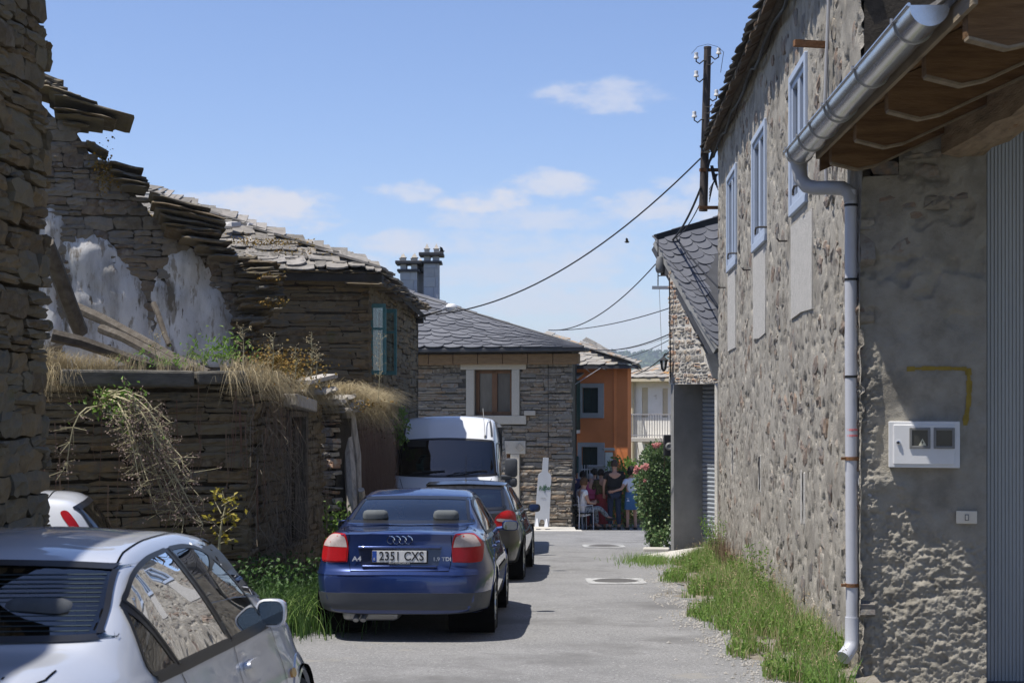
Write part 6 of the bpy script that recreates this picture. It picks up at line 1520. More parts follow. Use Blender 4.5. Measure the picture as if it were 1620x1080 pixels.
        # pull the rim of every opening onto its outline so that the cut is clean
        for v in edge_v:
            best = None
            for axis, poly, sd in s.cut:
                if axis == 'side' and v.co.x * sd < .3: continue
                if axis == 'rear' and v.co.y > s.L * .5 or axis == 'front' and v.co.y < s.L * .5: continue
                if axis == 'rear' and v.normal.y > .1 or axis == 'front' and v.normal.y < -.1: continue
                q = Vector((v.co.y, v.co.z)) if axis == 'side' else Vector((v.co.x, v.co.z)) if axis in ('rear', 'front') else Vector((v.co.x, v.co.y))
                n_ = len(poly)
                for i in range(n_):
                    a = Vector(poly[i]); d = Vector(poly[(i + 1) % n_]) - a; t = max(0, min(1, (q - a).dot(d) / max(d.length_squared, 1e-12))); p = a + d * t; r = (p - q).length
                    if r < .05 and (best is None or r < best[0]): best = (r, axis, p, sd)
            if best:
                h = s.hit(best[1], best[2].x, best[2].y, best[3])
                if h and (h[0] - v.co).length < .09: v.co = h[0]
        bmesh.ops.delete(bm, geom=dead, context='FACES'); bm.to_mesh(me); bm.free()
        return s.root
def prof(pts):
    xs = [p[0] for p in pts]; ys = [p[1] for p in pts]
    return lambda z: pchip(xs, ys, z)

# ---- blue saloon
def blue_car():
    pz = prof([(0, .10), (.22, .075), (.33, .02), (.48, .0), (.60, .004), (.665, .03), (.70, .062), (.80, .075), (.95, .088), (1.02, .085), (1.045, .11), (1.2, .3)])
    rear = lambda x, z: .15 * np.clip(np.abs(x) / .74, 0, 1.2) ** 4 + pz(z)
    front = lambda x, z: -.25 * np.clip(np.abs(x) / .75, 0, 1.2) ** 3 - .12 * np.clip((z - .5) / .4, 0, 1) ** 2
    K = dict(y=[0, .07, .2, .45, .80, .90, 1.25, 1.68, 1.88, 2.3, 2.66, 2.86, 3.2, 3.5, 3.62, 4.1, 4.4, 4.55],
             zc=[1.035, 1.052, 1.062, 1.072, 1.085, 1.105, 1.222, 1.345, 1.385, 1.425, 1.405, 1.36, 1.19, 1.03, .99, .90, .82, .74],
             zr=[1.00, 1.02, 1.032, 1.045, 1.06, 1.08, 1.19, 1.305, 1.34, 1.372, 1.355, 1.312, 1.15, 1.0, .965, .87, .79, .70],
             xr=[.58, .61, .635, .645, .645, .64, .61, .575, .565, .555, .56, .575, .63, .66, .66, .62, .54, .45],
             xb=[.70, .75, .78, .795, .80, .80, .805, .81, .81, .81, .81, .81, .80, .795, .79, .75, .68, .58],
             zb=[.925, .93, .935, .94, .945, .945, .945, .945, .945, .94, .935, .93, .92, .90, .89, .82, .74, .66],
             xm=[.74, .81, .845, .870, .880, .883, .883, .883, .883, .883, .883, .883, .880, .878, .875, .855, .80, .68],
             xs=[.66, .73, .78, .81, .82, .82, .82, .82, .82, .82, .82, .82, .82, .82, .82, .80, .74, .62],
             zu=[.27, .26, .25, .23, .22, .21, .20, .19, .19, .19, .19, .19, .19, .19, .19, .20, .22, .25])
    Y0 = 14.95; loc = (-1.075, Y0, gz(Y0) + .004)
    c = Car('blue_car', 'blue saloon car parked nearest on the street with number plate 2351 CXS', 'car', loc, .040, 4.55, K, rear, front, M['paint_blue'], 150, 96, 'cars parked along the left side of the street')
    rw = arc_pts([(-.60, 1.098), (0, 1.094), (.60, 1.098), (.595, 1.14), (.545, 1.30), (.52, 1.325), (0, 1.337), (-.52, 1.325), (-.545, 1.30), (-.595, 1.14)])
    c.window('rear_window', 'rear', rw, 1, M['car_glass'], .02)
    # bright line round the rear glass
    c.patch('window_trim', 'rear', inset(rw, -.018), c.mat, .0075, 1, .05, hole=inset(rw, -.010))
    c.window('windscreen', 'front', arc_pts([(-.70, 1.03), (0, 1.05), (.70, 1.03), (.58, 1.33), (.53, 1.355), (0, 1.37), (-.53, 1.355), (-.58, 1.33)]), 1)
    for sd in (1, -1):
        c.window('side_window', 'side', arc_pts([(1.12, 1.0), (1.20, 1.075), (1.50, 1.235), (1.75, 1.305), (2.06, 1.335, 1), (2.06, .985, 1), (1.15, .985)]), sd)
        c.window('side_window', 'side', arc_pts([(2.12, .985, 1), (2.12, 1.337, 1), (2.45, 1.33), (2.70, 1.285), (3.0, 1.13), (3.2, 1.01), (3.2, .985, 1)]), sd)
        c.line('door_seam', 'side', [(2.09, .96), (2.09, .3)], .007, M['gap'], .004, sd); c.line('door_seam', 'side', [(1.30, .95), (1.42, .75), (1.40, .55)], .007, M['gap'], .004, sd); c.line('door_seam', 'side', [(3.25, .96), (3.27, .3)], .007, M['gap'], .004, sd)
        c.line('side_strip', 'side', [(1.42, .60), (3.2, .59)], .055, M['bumper_plastic'], .012, sd)
        for y in (1.55, 2.3): c.patch('door_handle', 'side', arc_pts([(y, .815), (y + .19, .82), (y + .19, .845), (y, .845)]), c.mat, .02, sd, .05, thick=.02)
        # tail lights: pale upper part, red below and round the corner
        s_ = sd
        red = [(s_ * x, z) for x, z in arc_pts([(.515, .765, 1), (.62, .760), (.72, .765), (.757, .78), (.762, .86), (.752, .895, 1), (.505, .890, 1), (.510, .83)], n=8)]
        clear = [(s_ * x, z) for x, z in arc_pts([(.505, .894, 1), (.752, .899, 1), (.742, .925), (.70, .985), (.655, 1.005), (.60, 1.01), (.545, 1.0), (.522, .97)], n=8)]
        base = [(s_ * x, z) for x, z in arc_pts([(.505, .755, 1), (.62, .748), (.73, .752), (.772, .772), (.777, .90), (.757, .945), (.70, 1.0), (.655, 1.018), (.55, 1.018), (.517, 1.0), (.495, .89)], n=8)]
        tl = c.patch('tail_light', 'rear', base, M['lens_red'], .008, 1, .035, thick=.012)
        c.patch('red_lens', 'rear', red, M['lens_red'], .013, 1, .03, tl); c.patch('clear_lens', 'rear', clear, M['lens_clear'], .013, 1, .03, tl)
        c.patch('side_lens', 'side', arc_pts([(.175, .775), (.27, .80), (.30, .87), (.26, .93), (.20, .96), (.175, .9)]), M['lens_red'], .006, sd, .04, tl)
    # boot lid gap lines
    gp = [(-.485, 1.04), (-.50, .88), (-.485, .74), (-.47, .672), (0, .668), (.47, .672), (.485, .74), (.50, .88), (.485, 1.04)]
    c.line('boot_seam', 'rear', gp, .007, M['gap'], .003)
    for sd in (1, -1): c.line('boot_seam', 'top', [(sd * .50, .16), (sd * .56, .30), (sd * .60, .55), (sd * .605, .80)], .006, M['gap'], .003)
    # bumper: black apron, its upper rub line
    ap = arc_pts([(-.775, .462, 1), (0, .470), (.775, .462, 1), (.76, .33), (.72, .288), (.45, .268), (0, .263), (-.45, .268), (-.72, .288), (-.76, .33)])
    c.patch('bumper', 'rear', ap, M['bumper_plastic'], .006, 1, .05, thick=.02)
    for sd in (1, -1): c.patch('bumper', 'side', [(.19, .46), (.56, .46), (.58, .30), (.19, .29)], M['bumper_plastic'], .006, sd, .06)
    c.patch('bumper_ledge', 'rear', arc_pts([(-.76, .655), (0, .664), (.76, .655), (.77, .63), (0, .636), (-.77, .63)]), c.mat, .010, 1, .04, thick=.012)
    # plate with painted recess shade, lip and lettering
    hy = c.hit('rear', 0, .82)[0].y
    m = MB(); m.bbox((0, hy + .002, .895), (.80, .05, .026), None, .01); m.build('boot_lip', c.mat, c.root, 50, True)
    m = MB(); m.bbox((0, hy - .006, .715), (.72, .045, .024), None, .01); m.build('boot_handle', c.mat, c.root, 50, True)
    c.patch('plate_recess_shade', 'rear', [(-.40, .885), (.40, .885), (.37, .725), (-.37, .725)], M['recess_shade_blue'], .002, 1, .05)  # flat patch on the body; shade of the recess is put into its darker blue
    m = MB(); m.bbox((0, hy - .012, .805), (.545, .016, .125), None, .006); m.build('plate_holder', M['trim_black'], c.root, None, True)
    m = MB(); m.bbox((0, hy - .022, .811), (.520, .008, .110), None, .002); pl = m.build('number_plate', M['plate_white'], c.root, None, True)
    m = MB(); m.box((-.238, hy - .0262, .811), (.042, .002, .106)); m.build('blue_band', M['plate_blue'], pl, None, True)
    c.text('plate_lettering', '2351 CXS', .020, .811, .116, M['black'], .0265, .86, pl, weight=.0012, spacing=1.04)
    c.text('band_letter', 'E', -.238, .785, .034, M['plate_white'], .028, 1, pl)
    c.text('dealer_lettering', 'AUTOMOVILES', 0, .7465, .016, M['plate_white'], .022, 1.9, pl)
    # four rings
    for k in range(4):
        x = -.084 + .056 * k; h = c.hit('rear', x, .965); m = MB(); m.tube([(x + .036 * math.cos(a), h[0].y - .008 + .0, .965 + .036 * math.sin(a)) for a in np.linspace(0, 2 * math.pi, 28)], .0052, 6, False); m.build('ring_emblem', M['chrome'], c.root, 50, True)
    c.text('badge_lettering', 'A4', -.41, .785, .062, M['badge'], .012, 1.2, weight=.0015); c.text('badge_lettering', '1.9 TDI', .405, .785, .050, M['badge'], .012, 1.15, weight=.001)
    c.wheels(1.02, 3.67, .315, .875, .205, .36, 7)
    c.mirror(3.02, .985, .80, c.mat, .19, .12)
    c.seats([(1.42, [0]), (2.35, [-.37, .37])], M['seat_cloth'], .45, M['seat_light'], 1.10)
    m = MB(); m.bbox((0, 1.12, .98), (1.24, .42, .03), None, .01); m.build('parcel_shelf', M['cabin'], c.root, None, True)
    m = MB(); m.bbox((0, 3.1, .88), (1.35, .5, .2), None, .05); m.bbox((0, 2.2, .30), (1.45, 2.6, .1), None, .02); m.build('dashboard', M['cabin'], c.root, None, True)
    m = MB(); m.tube([(-.36 + .18 * math.cos(a), 2.75 + .05 * math.sin(a), .95 + .17 * math.sin(a)) for a in np.linspace(0, 2 * math.pi, 24)], .014, 6, False); m.build('steering_wheel', M['trim_black'], c.root, 50, True)
    m = MB(); m.bbox((.05, 2.80, 1.27), (.2, .03, .06), None, .015); m.build('inside_mirror', M['trim_black'], c.root, None, True)
    m = MB(); m.tube([(-.42, .30, .24), (-.42, .12, .22), (-.42, .10, .20)], .028, 10); m.tube([(-.35, .30, .24), (-.35, .12, .22), (-.35, .10, .20)], .028, 10); m.build('exhaust', M['zinc_seam'], c.root, 50, True)
    m = MB(); m.bbox((-.30, .45, .25), (.55, .4, .14), None, .05); m.build('silencer', M['zinc_seam'], c.root, None, True)
    c.finish()
M['recess_shade_blue'] = paint('recess_shade_blue', (.006, .014, .05), metal=.2, rough=.4)
blue_car()

# ---- silver saloon in front
def silver_car():
    pz = prof([(0, .10), (.25, .06), (.4, .01), (.55, 0), (.68, .03), (.75, .06), (1.0, .09), (1.09, .13), (1.2, .3)])
    rear = lambda x, z: .15 * np.clip(np.abs(x) / .74, 0, 1.2) ** 4 + pz(z)
    front = lambda x, z: -.28 * np.clip(np.abs(x) / .75, 0, 1.2) ** 3 - .12 * np.clip((z - .5) / .4, 0, 1) ** 2
    K = dict(y=[0, .07, .2, .40, .52, .62, .85, 1.12, 1.35, 1.70, 2.10, 2.5, 2.75, 3.1, 3.32, 3.45, 3.95, 4.3, 4.44],
             zc=[1.04, 1.062, 1.078, 1.088, 1.10, 1.135, 1.245, 1.352, 1.402, 1.432, 1.442, 1.415, 1.36, 1.165, 1.035, .995, .90, .80, .72],
             zr=[1.0, 1.03, 1.045, 1.058, 1.07, 1.105, 1.21, 1.315, 1.36, 1.387, 1.395, 1.365, 1.31, 1.13, 1.005, .965, .87, .76, .68],
             xr=[.52, .56, .60, .62, .63, .635, .62, .595, .58, .57, .565, .565, .575, .62, .65, .655, .62, .54, .45],
             xb=[.64, .70, .745, .77, .78, .785, .79, .795, .80, .80, .80, .80, .80, .795, .79, .785, .75, .66, .56],
             zb=[.945, .95, .955, .96, .96, .96, .96, .955, .95, .945, .94, .935, .93, .92, .91, .90, .82, .73, .65],
             xm=[.70, .785, .83, .855, .862, .866, .870, .871, .871, .871, .871, .871, .871, .871, .870, .868, .85, .78, .66],
             xs=[.66, .73, .77, .79, .80, .80, .80, .80, .80, .80, .80, .80, .80, .80, .80, .80, .78, .72, .60],
             zu=[.27, .26, .25, .23, .22, .21, .20, .19, .19, .19, .19, .19, .19, .19, .19, .19, .20, .22, .25])
    Y0 = 4.72; loc = (-2.10, Y0, gz(Y0) + .004)
    c = Car('silver_car', 'silver saloon car cut off at the lower left corner of the picture', 'car', loc, .048, 4.44, K, rear, front, M['paint_silver'], 170, 110, 'cars parked along the left side of the street')
    rw = arc_pts([(-.625, 1.112), (0, 1.106), (.625, 1.112), (.62, 1.14), (.575, 1.315), (.552, 1.338), (0, 1.352), (-.552, 1.338), (-.575, 1.315), (-.62, 1.14)])
    c.window('rear_window', 'rear', rw, 1, M['car_glass_rear'], .014, True, .004)
    # heater wires
    for k in range(13):
        z = 1.135 + k * .0145; w = .59 - .2 * (z - 1.11); c.line('heater_wire', 'rear', [(-w, z), (-w / 3, z - .002), (w / 3, z - .002), (w, z)], .0026, M['wire_tint'], .0055)
    c.window('windscreen', 'front', arc_pts([(-.68, 1.05), (0, 1.07), (.68, 1.05), (.585, 1.335), (.54, 1.36), (0, 1.375), (-.54, 1.36), (-.585, 1.335)]), 1)
    for sd in (1, -1):
        c.window('quarter_window', 'side', arc_pts([(.90, .985), (.895, 1.03), (.925, 1.10), (.985, 1.20, 1), (1.22, .962, 1), (.96, .962)]), sd, M['car_glass_side'], .012, True, .005)
        c.window('side_window', 'side', arc_pts([(1.245, .965, 1), (1.015, 1.225, 1), (1.20, 1.30), (1.45, 1.345), (1.76, 1.365, 1), (2.08, .958, 1)]), sd, M['car_glass_side'], .012, True, .005)
        c.window('side_window', 'side', arc_pts([(2.13, .957, 1), (1.82, 1.367, 1), (2.10, 1.362), (2.34, 1.325), (2.56, 1.22), (2.76, 1.06), (2.86, .957, 1)]), sd, M['car_glass_side'], .012, True, .005)
        fr = arc_pts([(.865, .965), (.858, 1.03), (.90, 1.13), (1.0, 1.27), (1.20, 1.335), (1.45, 1.378), (1.80, 1.398), (2.12, 1.392), (2.38, 1.35), (2.60, 1.245), (2.82, 1.07), (2.93, .945), (2.2, .928), (.93, .93)])
        c.patch('pillar_cover', 'side', [(2.09, .958), (1.75, 1.366), (1.83, 1.367), (2.13, .957)], M['trim_black'], .004, sd, .04); c.patch('pillar_cover', 'side', [(1.215, .962), (.98, 1.205), (1.02, 1.228), (1.25, .965)], M['trim_black'], .004, sd, .04)
        c.line('waist_strip', 'side', [(.93, .948), (1.6, .945), (2.3, .940), (2.88, .940)], .026, M['trim_black'], .012, sd)
        for pts in ([(1.235, .93), (1.33, .80), (1.33, .62), (1.25, .48)], [(2.12, .93), (2.12, .30)], [(2.93, .93), (2.98, .75), (2.98, .30)]): c.line('door_seam', 'side', pts, .006, M['gap'], .003, sd)
        for y in (1.40, 2.22):
            c.patch('handle_recess', 'side', arc_pts([(y - .01, .785), (y + .10, .765), (y + .21, .785), (y + .21, .845), (y + .10, .86), (y - .01, .845)]), M['paint_silver'], .001, sd, .04)
            c.patch('door_handle', 'side', arc_pts([(y, .815), (y + .10, .81), (y + .20, .815), (y + .20, .84), (y + .10, .845), (y, .84)]), M['paint_silver'], .032, sd, .03, thick=.03)
        c.patch('indicator', 'side', arc_pts([(3.10, .665), (3.15, .655), (3.20, .665), (3.20, .69), (3.15, .70), (3.10, .69)]), M['lens_orange'], .012, sd, .03, thick=.012)
        # roof ditch line
        c.line('roof_seam', 'top', [(sd * .60, .78), (sd * .578, 1.05), (sd * .535, 1.35), (sd * .515, 1.7), (sd * .51, 2.1), (sd * .52, 2.6)], .007, M['gap'], .003)
        c.line('boot_seam', 'top', [(sd * .60, .40), (sd * .60, .30), (sd * .56, .16)], .006, M['gap'], .003)
        tl = c.patch('tail_light', 'rear', [(sd * x, z) for x, z in arc_pts([(.50, .76), (.74, .77), (.765, .85), (.73, .95), (.60, .985), (.52, .97)])], M['lens_red'], .010, 1, .04, thick=.012)
    c.line('boot_seam', 'rear', [(-.49, 1.05), (-.49, .72), (-.44, .665), (.44, .665), (.49, .72), (.49, 1.05)], .007, M['gap'], .003)
    c.patch('number_plate', 'rear', [(-.26, .50), (.26, .50), (.26, .61), (-.26, .61)], M['plate_white'], .01, 1, .1)
    c.wheels(.93, 3.44, .31, .868, .195, .355, 5)
    c.mirror(2.86, 1.005, .70, c.mat, .145, .135)
    c.seats([(1.25, [0]), (2.15, [-.37, .37])], M['seat_cloth'], .45, None, 1.12)
    m = MB(); m.bbox((0, .86, 1.03), (1.2, .40, .03), None, .01); m.build('parcel_shelf', M['cabin'], c.root, None, True)
    m = MB(); m.bbox((0, 2.95, .90), (1.35, .5, .2), None, .05); m.bbox((0, 2.0, .30), (1.4, 2.6, .1), None, .02); m.build('dashboard', M['cabin'], c.root, None, True)
    m = MB(); m.tube([(-.36 + .18 * math.cos(a), 2.55 + .06 * math.sin(a), .97 + .17 * math.sin(a)) for a in np.linspace(0, 2 * math.pi, 24)], .014, 6, False); m.build('steering_wheel', M['trim_black'], c.root, 50, True)
    c.finish()
M['car_glass_rear'] = glass_mat('car_glass_rear', (.24, .31, .32)); M['car_glass_side'] = glass_mat('car_glass_side', (.20, .24, .25))
M['wire_tint'] = mk('wire_tint', [(.035, .048, .052)], .8, spec=.1)
silver_car()

# ---- black hatchback
def black_car():
    pz = prof([(0, .10), (.25, .06), (.4, .01), (.55, 0), (.70, .03), (.85, .06), (1.0, .08), (1.05, .10), (1.3, .3)])
    rear = lambda x, z: .17 * np.clip(np.abs(x) / .74, 0, 1.2) ** 4 + pz(z)
    front = lambda x, z: -.28 * np.clip(np.abs(x) / .75, 0, 1.2) ** 3 - .12 * np.clip((z - .5) / .4, 0, 1) ** 2
    K = dict(y=[0, .06, .16, .34, .55, .72, .92, 1.3, 1.7, 2.05, 2.3, 2.65, 2.95, 3.1, 3.7, 4.05, 4.24],
             zc=[.985, 1.03, 1.10, 1.215, 1.315, 1.365, 1.392, 1.42, 1.428, 1.41, 1.365, 1.20, 1.04, 1.0, .92, .82, .72],
             zr=[.96, 1.0, 1.065, 1.175, 1.27, 1.318, 1.342, 1.365, 1.37, 1.355, 1.312, 1.155, 1.005, .97, .88, .78, .68],
             xr=[.56, .60, .625, .62, .60, .585, .575, .57, .57, .57, .58, .62, .655, .66, .62, .54, .45],
             xb=[.65, .715, .75, .775, .785, .79, .795, .80, .80, .80, .80, .795, .79, .785, .75, .67, .56],
             zb=[.935, .94, .945, .95, .955, .955, .955, .95, .945, .94, .935, .93, .915, .905, .83, .73, .65],
             xm=[.70, .78, .825, .855, .868, .872, .874, .874, .874, .874, .874, .874, .872, .87, .85, .78, .66],
             xs=[.66, .73, .77, .79, .80, .80, .80, .80, .80, .80, .80, .80, .80, .80, .78, .72, .60],
             zu=[.27, .26, .25, .23, .22, .21, .20, .19, .19, .19, .19, .19, .19, .19, .20, .22, .25])
    Y0 = 22.1; loc = (-.74, Y0, gz(Y0) + .004)
    c = Car('black_car', 'black hatchback with roof aerial parked between the blue saloon and the white van', 'car', loc, .062, 4.24, K, rear, front, M['paint_black'], 140, 90, 'cars parked along the left side of the street')
    c.window('rear_window', 'rear', arc_pts([(-.58, 1.03), (0, 1.02), (.58, 1.03), (.60, 1.10), (.56, 1.26), (.52, 1.32), (0, 1.335), (-.52, 1.32), (-.56, 1.26), (-.60, 1.10)]), 1, M['car_glass_rear'], .03)
    c.patch('spoiler', 'rear', arc_pts([(-.54, 1.335), (0, 1.35), (.54, 1.335), (.52, 1.372), (0, 1.395), (-.52, 1.372)]), c.mat, .03, 1, .05, thick=.04)
    c.window('windscreen', 'front', arc_pts([(-.68, 1.04), (0, 1.06), (.68, 1.04), (.585, 1.32), (.54, 1.345), (0, 1.36), (-.54, 1.345), (-.585, 1.32)]), 1)
    for sd in (1, -1):
        c.window('side_window', 'side', arc_pts([(.62, 1.02), (.72, 1.12), (.95, 1.26), (1.22, 1.325), (1.40, 1.335, 1), (1.40, .985, 1), (.68, .99)]), sd, M['car_glass_side'], .018)
        c.window('side_window', 'side', arc_pts([(1.46, .985, 1), (1.46, 1.337, 1), (1.85, 1.325), (2.12, 1.28), (2.45, 1.12), (2.62, .985, 1)]), sd, M['car_glass_side'], .018)
        tl = c.patch('tail_light', 'rear', [(sd * x, z) for x, z in arc_pts([(.50, .80), (.66, .76), (.75, .77), (.765, .86), (.745, .96), (.70, 1.0), (.62, 1.0), (.51, .93)])], M['lens_red'], .012, 1, .035, thick=.012)
        c.patch('side_lens', 'side', arc_pts([(.20, .78), (.27, .79), (.37, .90), (.35, .97), (.25, .985), (.20, .9)]), M['lens_red'], .008, sd, .04, tl)
        c.patch('reverse_lens', 'rear', [(sd * x, z) for x, z in arc_pts([(.53, .865), (.70, .85), (.70, .885), (.53, .90)])], M['lens_clear'], .016, 1, .03, tl)
        for pts in ([(1.43, .96), (1.43, .3)], [(2.66, .95), (2.68, .3)]): c.line('door_seam', 'side', pts, .007, M['gap'], .004, sd)
        for y in (.95, 1.62): c.patch('door_handle', 'side', arc_pts([(y, .83), (y + .2, .835), (y + .2, .86), (y, .86)]), c.mat, .025, sd, .05, thick=.02)
    c.patch('number_plate', 'rear', [(-.26, .72), (.26, .72), (.26, .83), (-.26, .83)], M['plate_white'], .01, 1, .1)
    c.wheels(.86, 3.52, .315, .868, .205, .36, 5)
    c.mirror(2.42, .985, .80, c.mat, .19, .125)
    c.seats([(.95, [0]), (1.85, [-.37, .37])], M['seat_cloth'], .45, None, 1.1)
    m = MB(); m.bbox((0, 2.75, .88), (1.35, .5, .2), None, .05); m.bbox((0, 1.8, .30), (1.4, 2.6, .1), None, .02); m.build('dashboard', M['cabin'], c.root, None, True)
    m = MB(); h = c.hit('top', 0, 1.0)[0].z; m.lathe([(.022, h - .01), (.018, h + .03), (.005, h + .045), (.003, h + .40), (0, h + .41)], None, 8, (0, 1.0, 0)); m.build('aerial', M['black'], c.root, None, True)
    c.finish()
black_car()

# ---- small white hatchback nosed in by the ruin
def white_car():
    pz = prof([(0, .10), (.25, .06), (.4, .01), (.55, 0), (.70, .02), (.9, .04), (1.05, .06), (1.45, .10)])
    rear = lambda x, z: .17 * np.clip(np.abs(x) / .74, 0, 1.2) ** 4 + pz(z)
    front = lambda x, z: -.28 * np.clip(np.abs(x) / .75, 0, 1.2) ** 3 - .12 * np.clip((z - .5) / .4, 0, 1) ** 2
    K = dict(y=[0, .05, .11, .18, .26, .36, .52, 1.2, 1.6, 1.95, 2.2, 2.6, 2.9, 3.05, 3.5, 3.8, 3.95],
             zc=[.98, 1.08, 1.20, 1.32, 1.41, 1.455, 1.472, 1.485, 1.495, 1.475, 1.42, 1.22, 1.05, 1.0, .93, .83, .72],
             zr=[.95, 1.04, 1.155, 1.27, 1.36, 1.405, 1.422, 1.432, 1.438, 1.42, 1.366, 1.175, 1.015, .97, .89, .79, .68],
             xr=[.58, .61, .625, .62, .605, .59, .58, .575, .57, .57, .58, .62, .655, .66, .62, .54, .45],
             xb=[.65, .71, .74, .76, .77, .775, .78, .785, .785, .785, .785, .78, .775, .77, .74, .66, .56],
             zb=[.955, .96, .965, .97, .975, .975, .975, .97, .965, .96, .955, .945, .93, .92, .84, .74, .65],
             xm=[.69, .77, .81, .835, .845, .85, .85, .85, .85, .85, .85, .85, .85, .848, .83, .76, .66],
             xs=[.66, .72, .75, .77, .78, .78, .78, .78, .78, .78, .78, .78, .78, .78, .76, .70, .60],
             zu=[.27, .26, .25, .23, .22, .21, .20, .19, .19, .19, .19, .19, .19, .19, .20, .22, .25])
    Y0 = 14.1
    c = Car('white_car', 'small white hatchback parked against the ruin behind the dark wall corner', 'car', (-3.47, Y0 + .1, gz(Y0) - .02), (0, -.02, math.radians(100)), 3.95, K, rear, front, M['paint_white'], 120, 80, 'cars parked along the left side of the street')
    c.window('rear_window', 'rear', arc_pts([(-.58, 1.03), (0, 1.02), (.58, 1.03), (.585, 1.10), (.56, 1.32), (.53, 1.38), (0, 1.40), (-.53, 1.38), (-.56, 1.32), (-.585, 1.10)]), 1, M['car_glass_dark'], .03)
    for sd in (1, -1):
        c.patch('tail_light', 'side', arc_pts([(.22, .90), (.31, .90), (.345, 1.05), (.41, 1.20), (.50, 1.33), (.44, 1.345), (.345, 1.22), (.265, 1.06)]), M['lens_red'], .008, sd, .03)
        c.window('side_window', 'side', arc_pts([(1.15, 1.03), (1.15, 1.15), (1.22, 1.35), (1.30, 1.385), (1.40, 1.39, 1), (1.40, 1.01, 1), (1.2, 1.01)]), sd, M['car_glass_dark'], .018)
        c.window('side_window', 'side', arc_pts([(1.46, 1.01, 1), (1.46, 1.39, 1), (1.85, 1.375), (2.05, 1.31), (2.4, 1.12), (2.55, 1.01, 1)]), sd, M['car_glass_dark'], .018)
        for pts in ([(1.43, .98), (1.43, .3)], [(2.6, .96), (2.62, .3)]): c.line('door_seam', 'side', pts, .007, M['gap'], .004, sd)
        c.line('roof_seam', 'top', [(sd * .50, .62), (sd * .50, 1.9)], .012, M['gap'], .003)
    c.line('roof_seam', 'top', [(-.52, .62), (.52, .62)], .010, M['gap'], .003)
    c.window('windscreen', 'front', arc_pts([(-.68, 1.05), (0, 1.07), (.68, 1.05), (.585, 1.36), (.54, 1.40), (0, 1.42), (-.54, 1.40), (-.585, 1.36)]), 1)
    c.wheels(.66, 3.15, .30, .845, .185, .345, 5)
    m = MB(); m.bbox((0, 1.8, .30), (1.3, 2.6, .1), None, .02); m.bbox((0, .9, .8), (1.2, .2, .6), None, .05); m.build('seat', M['cabin'], c.root, None, True)
    c.finish()
white_car()

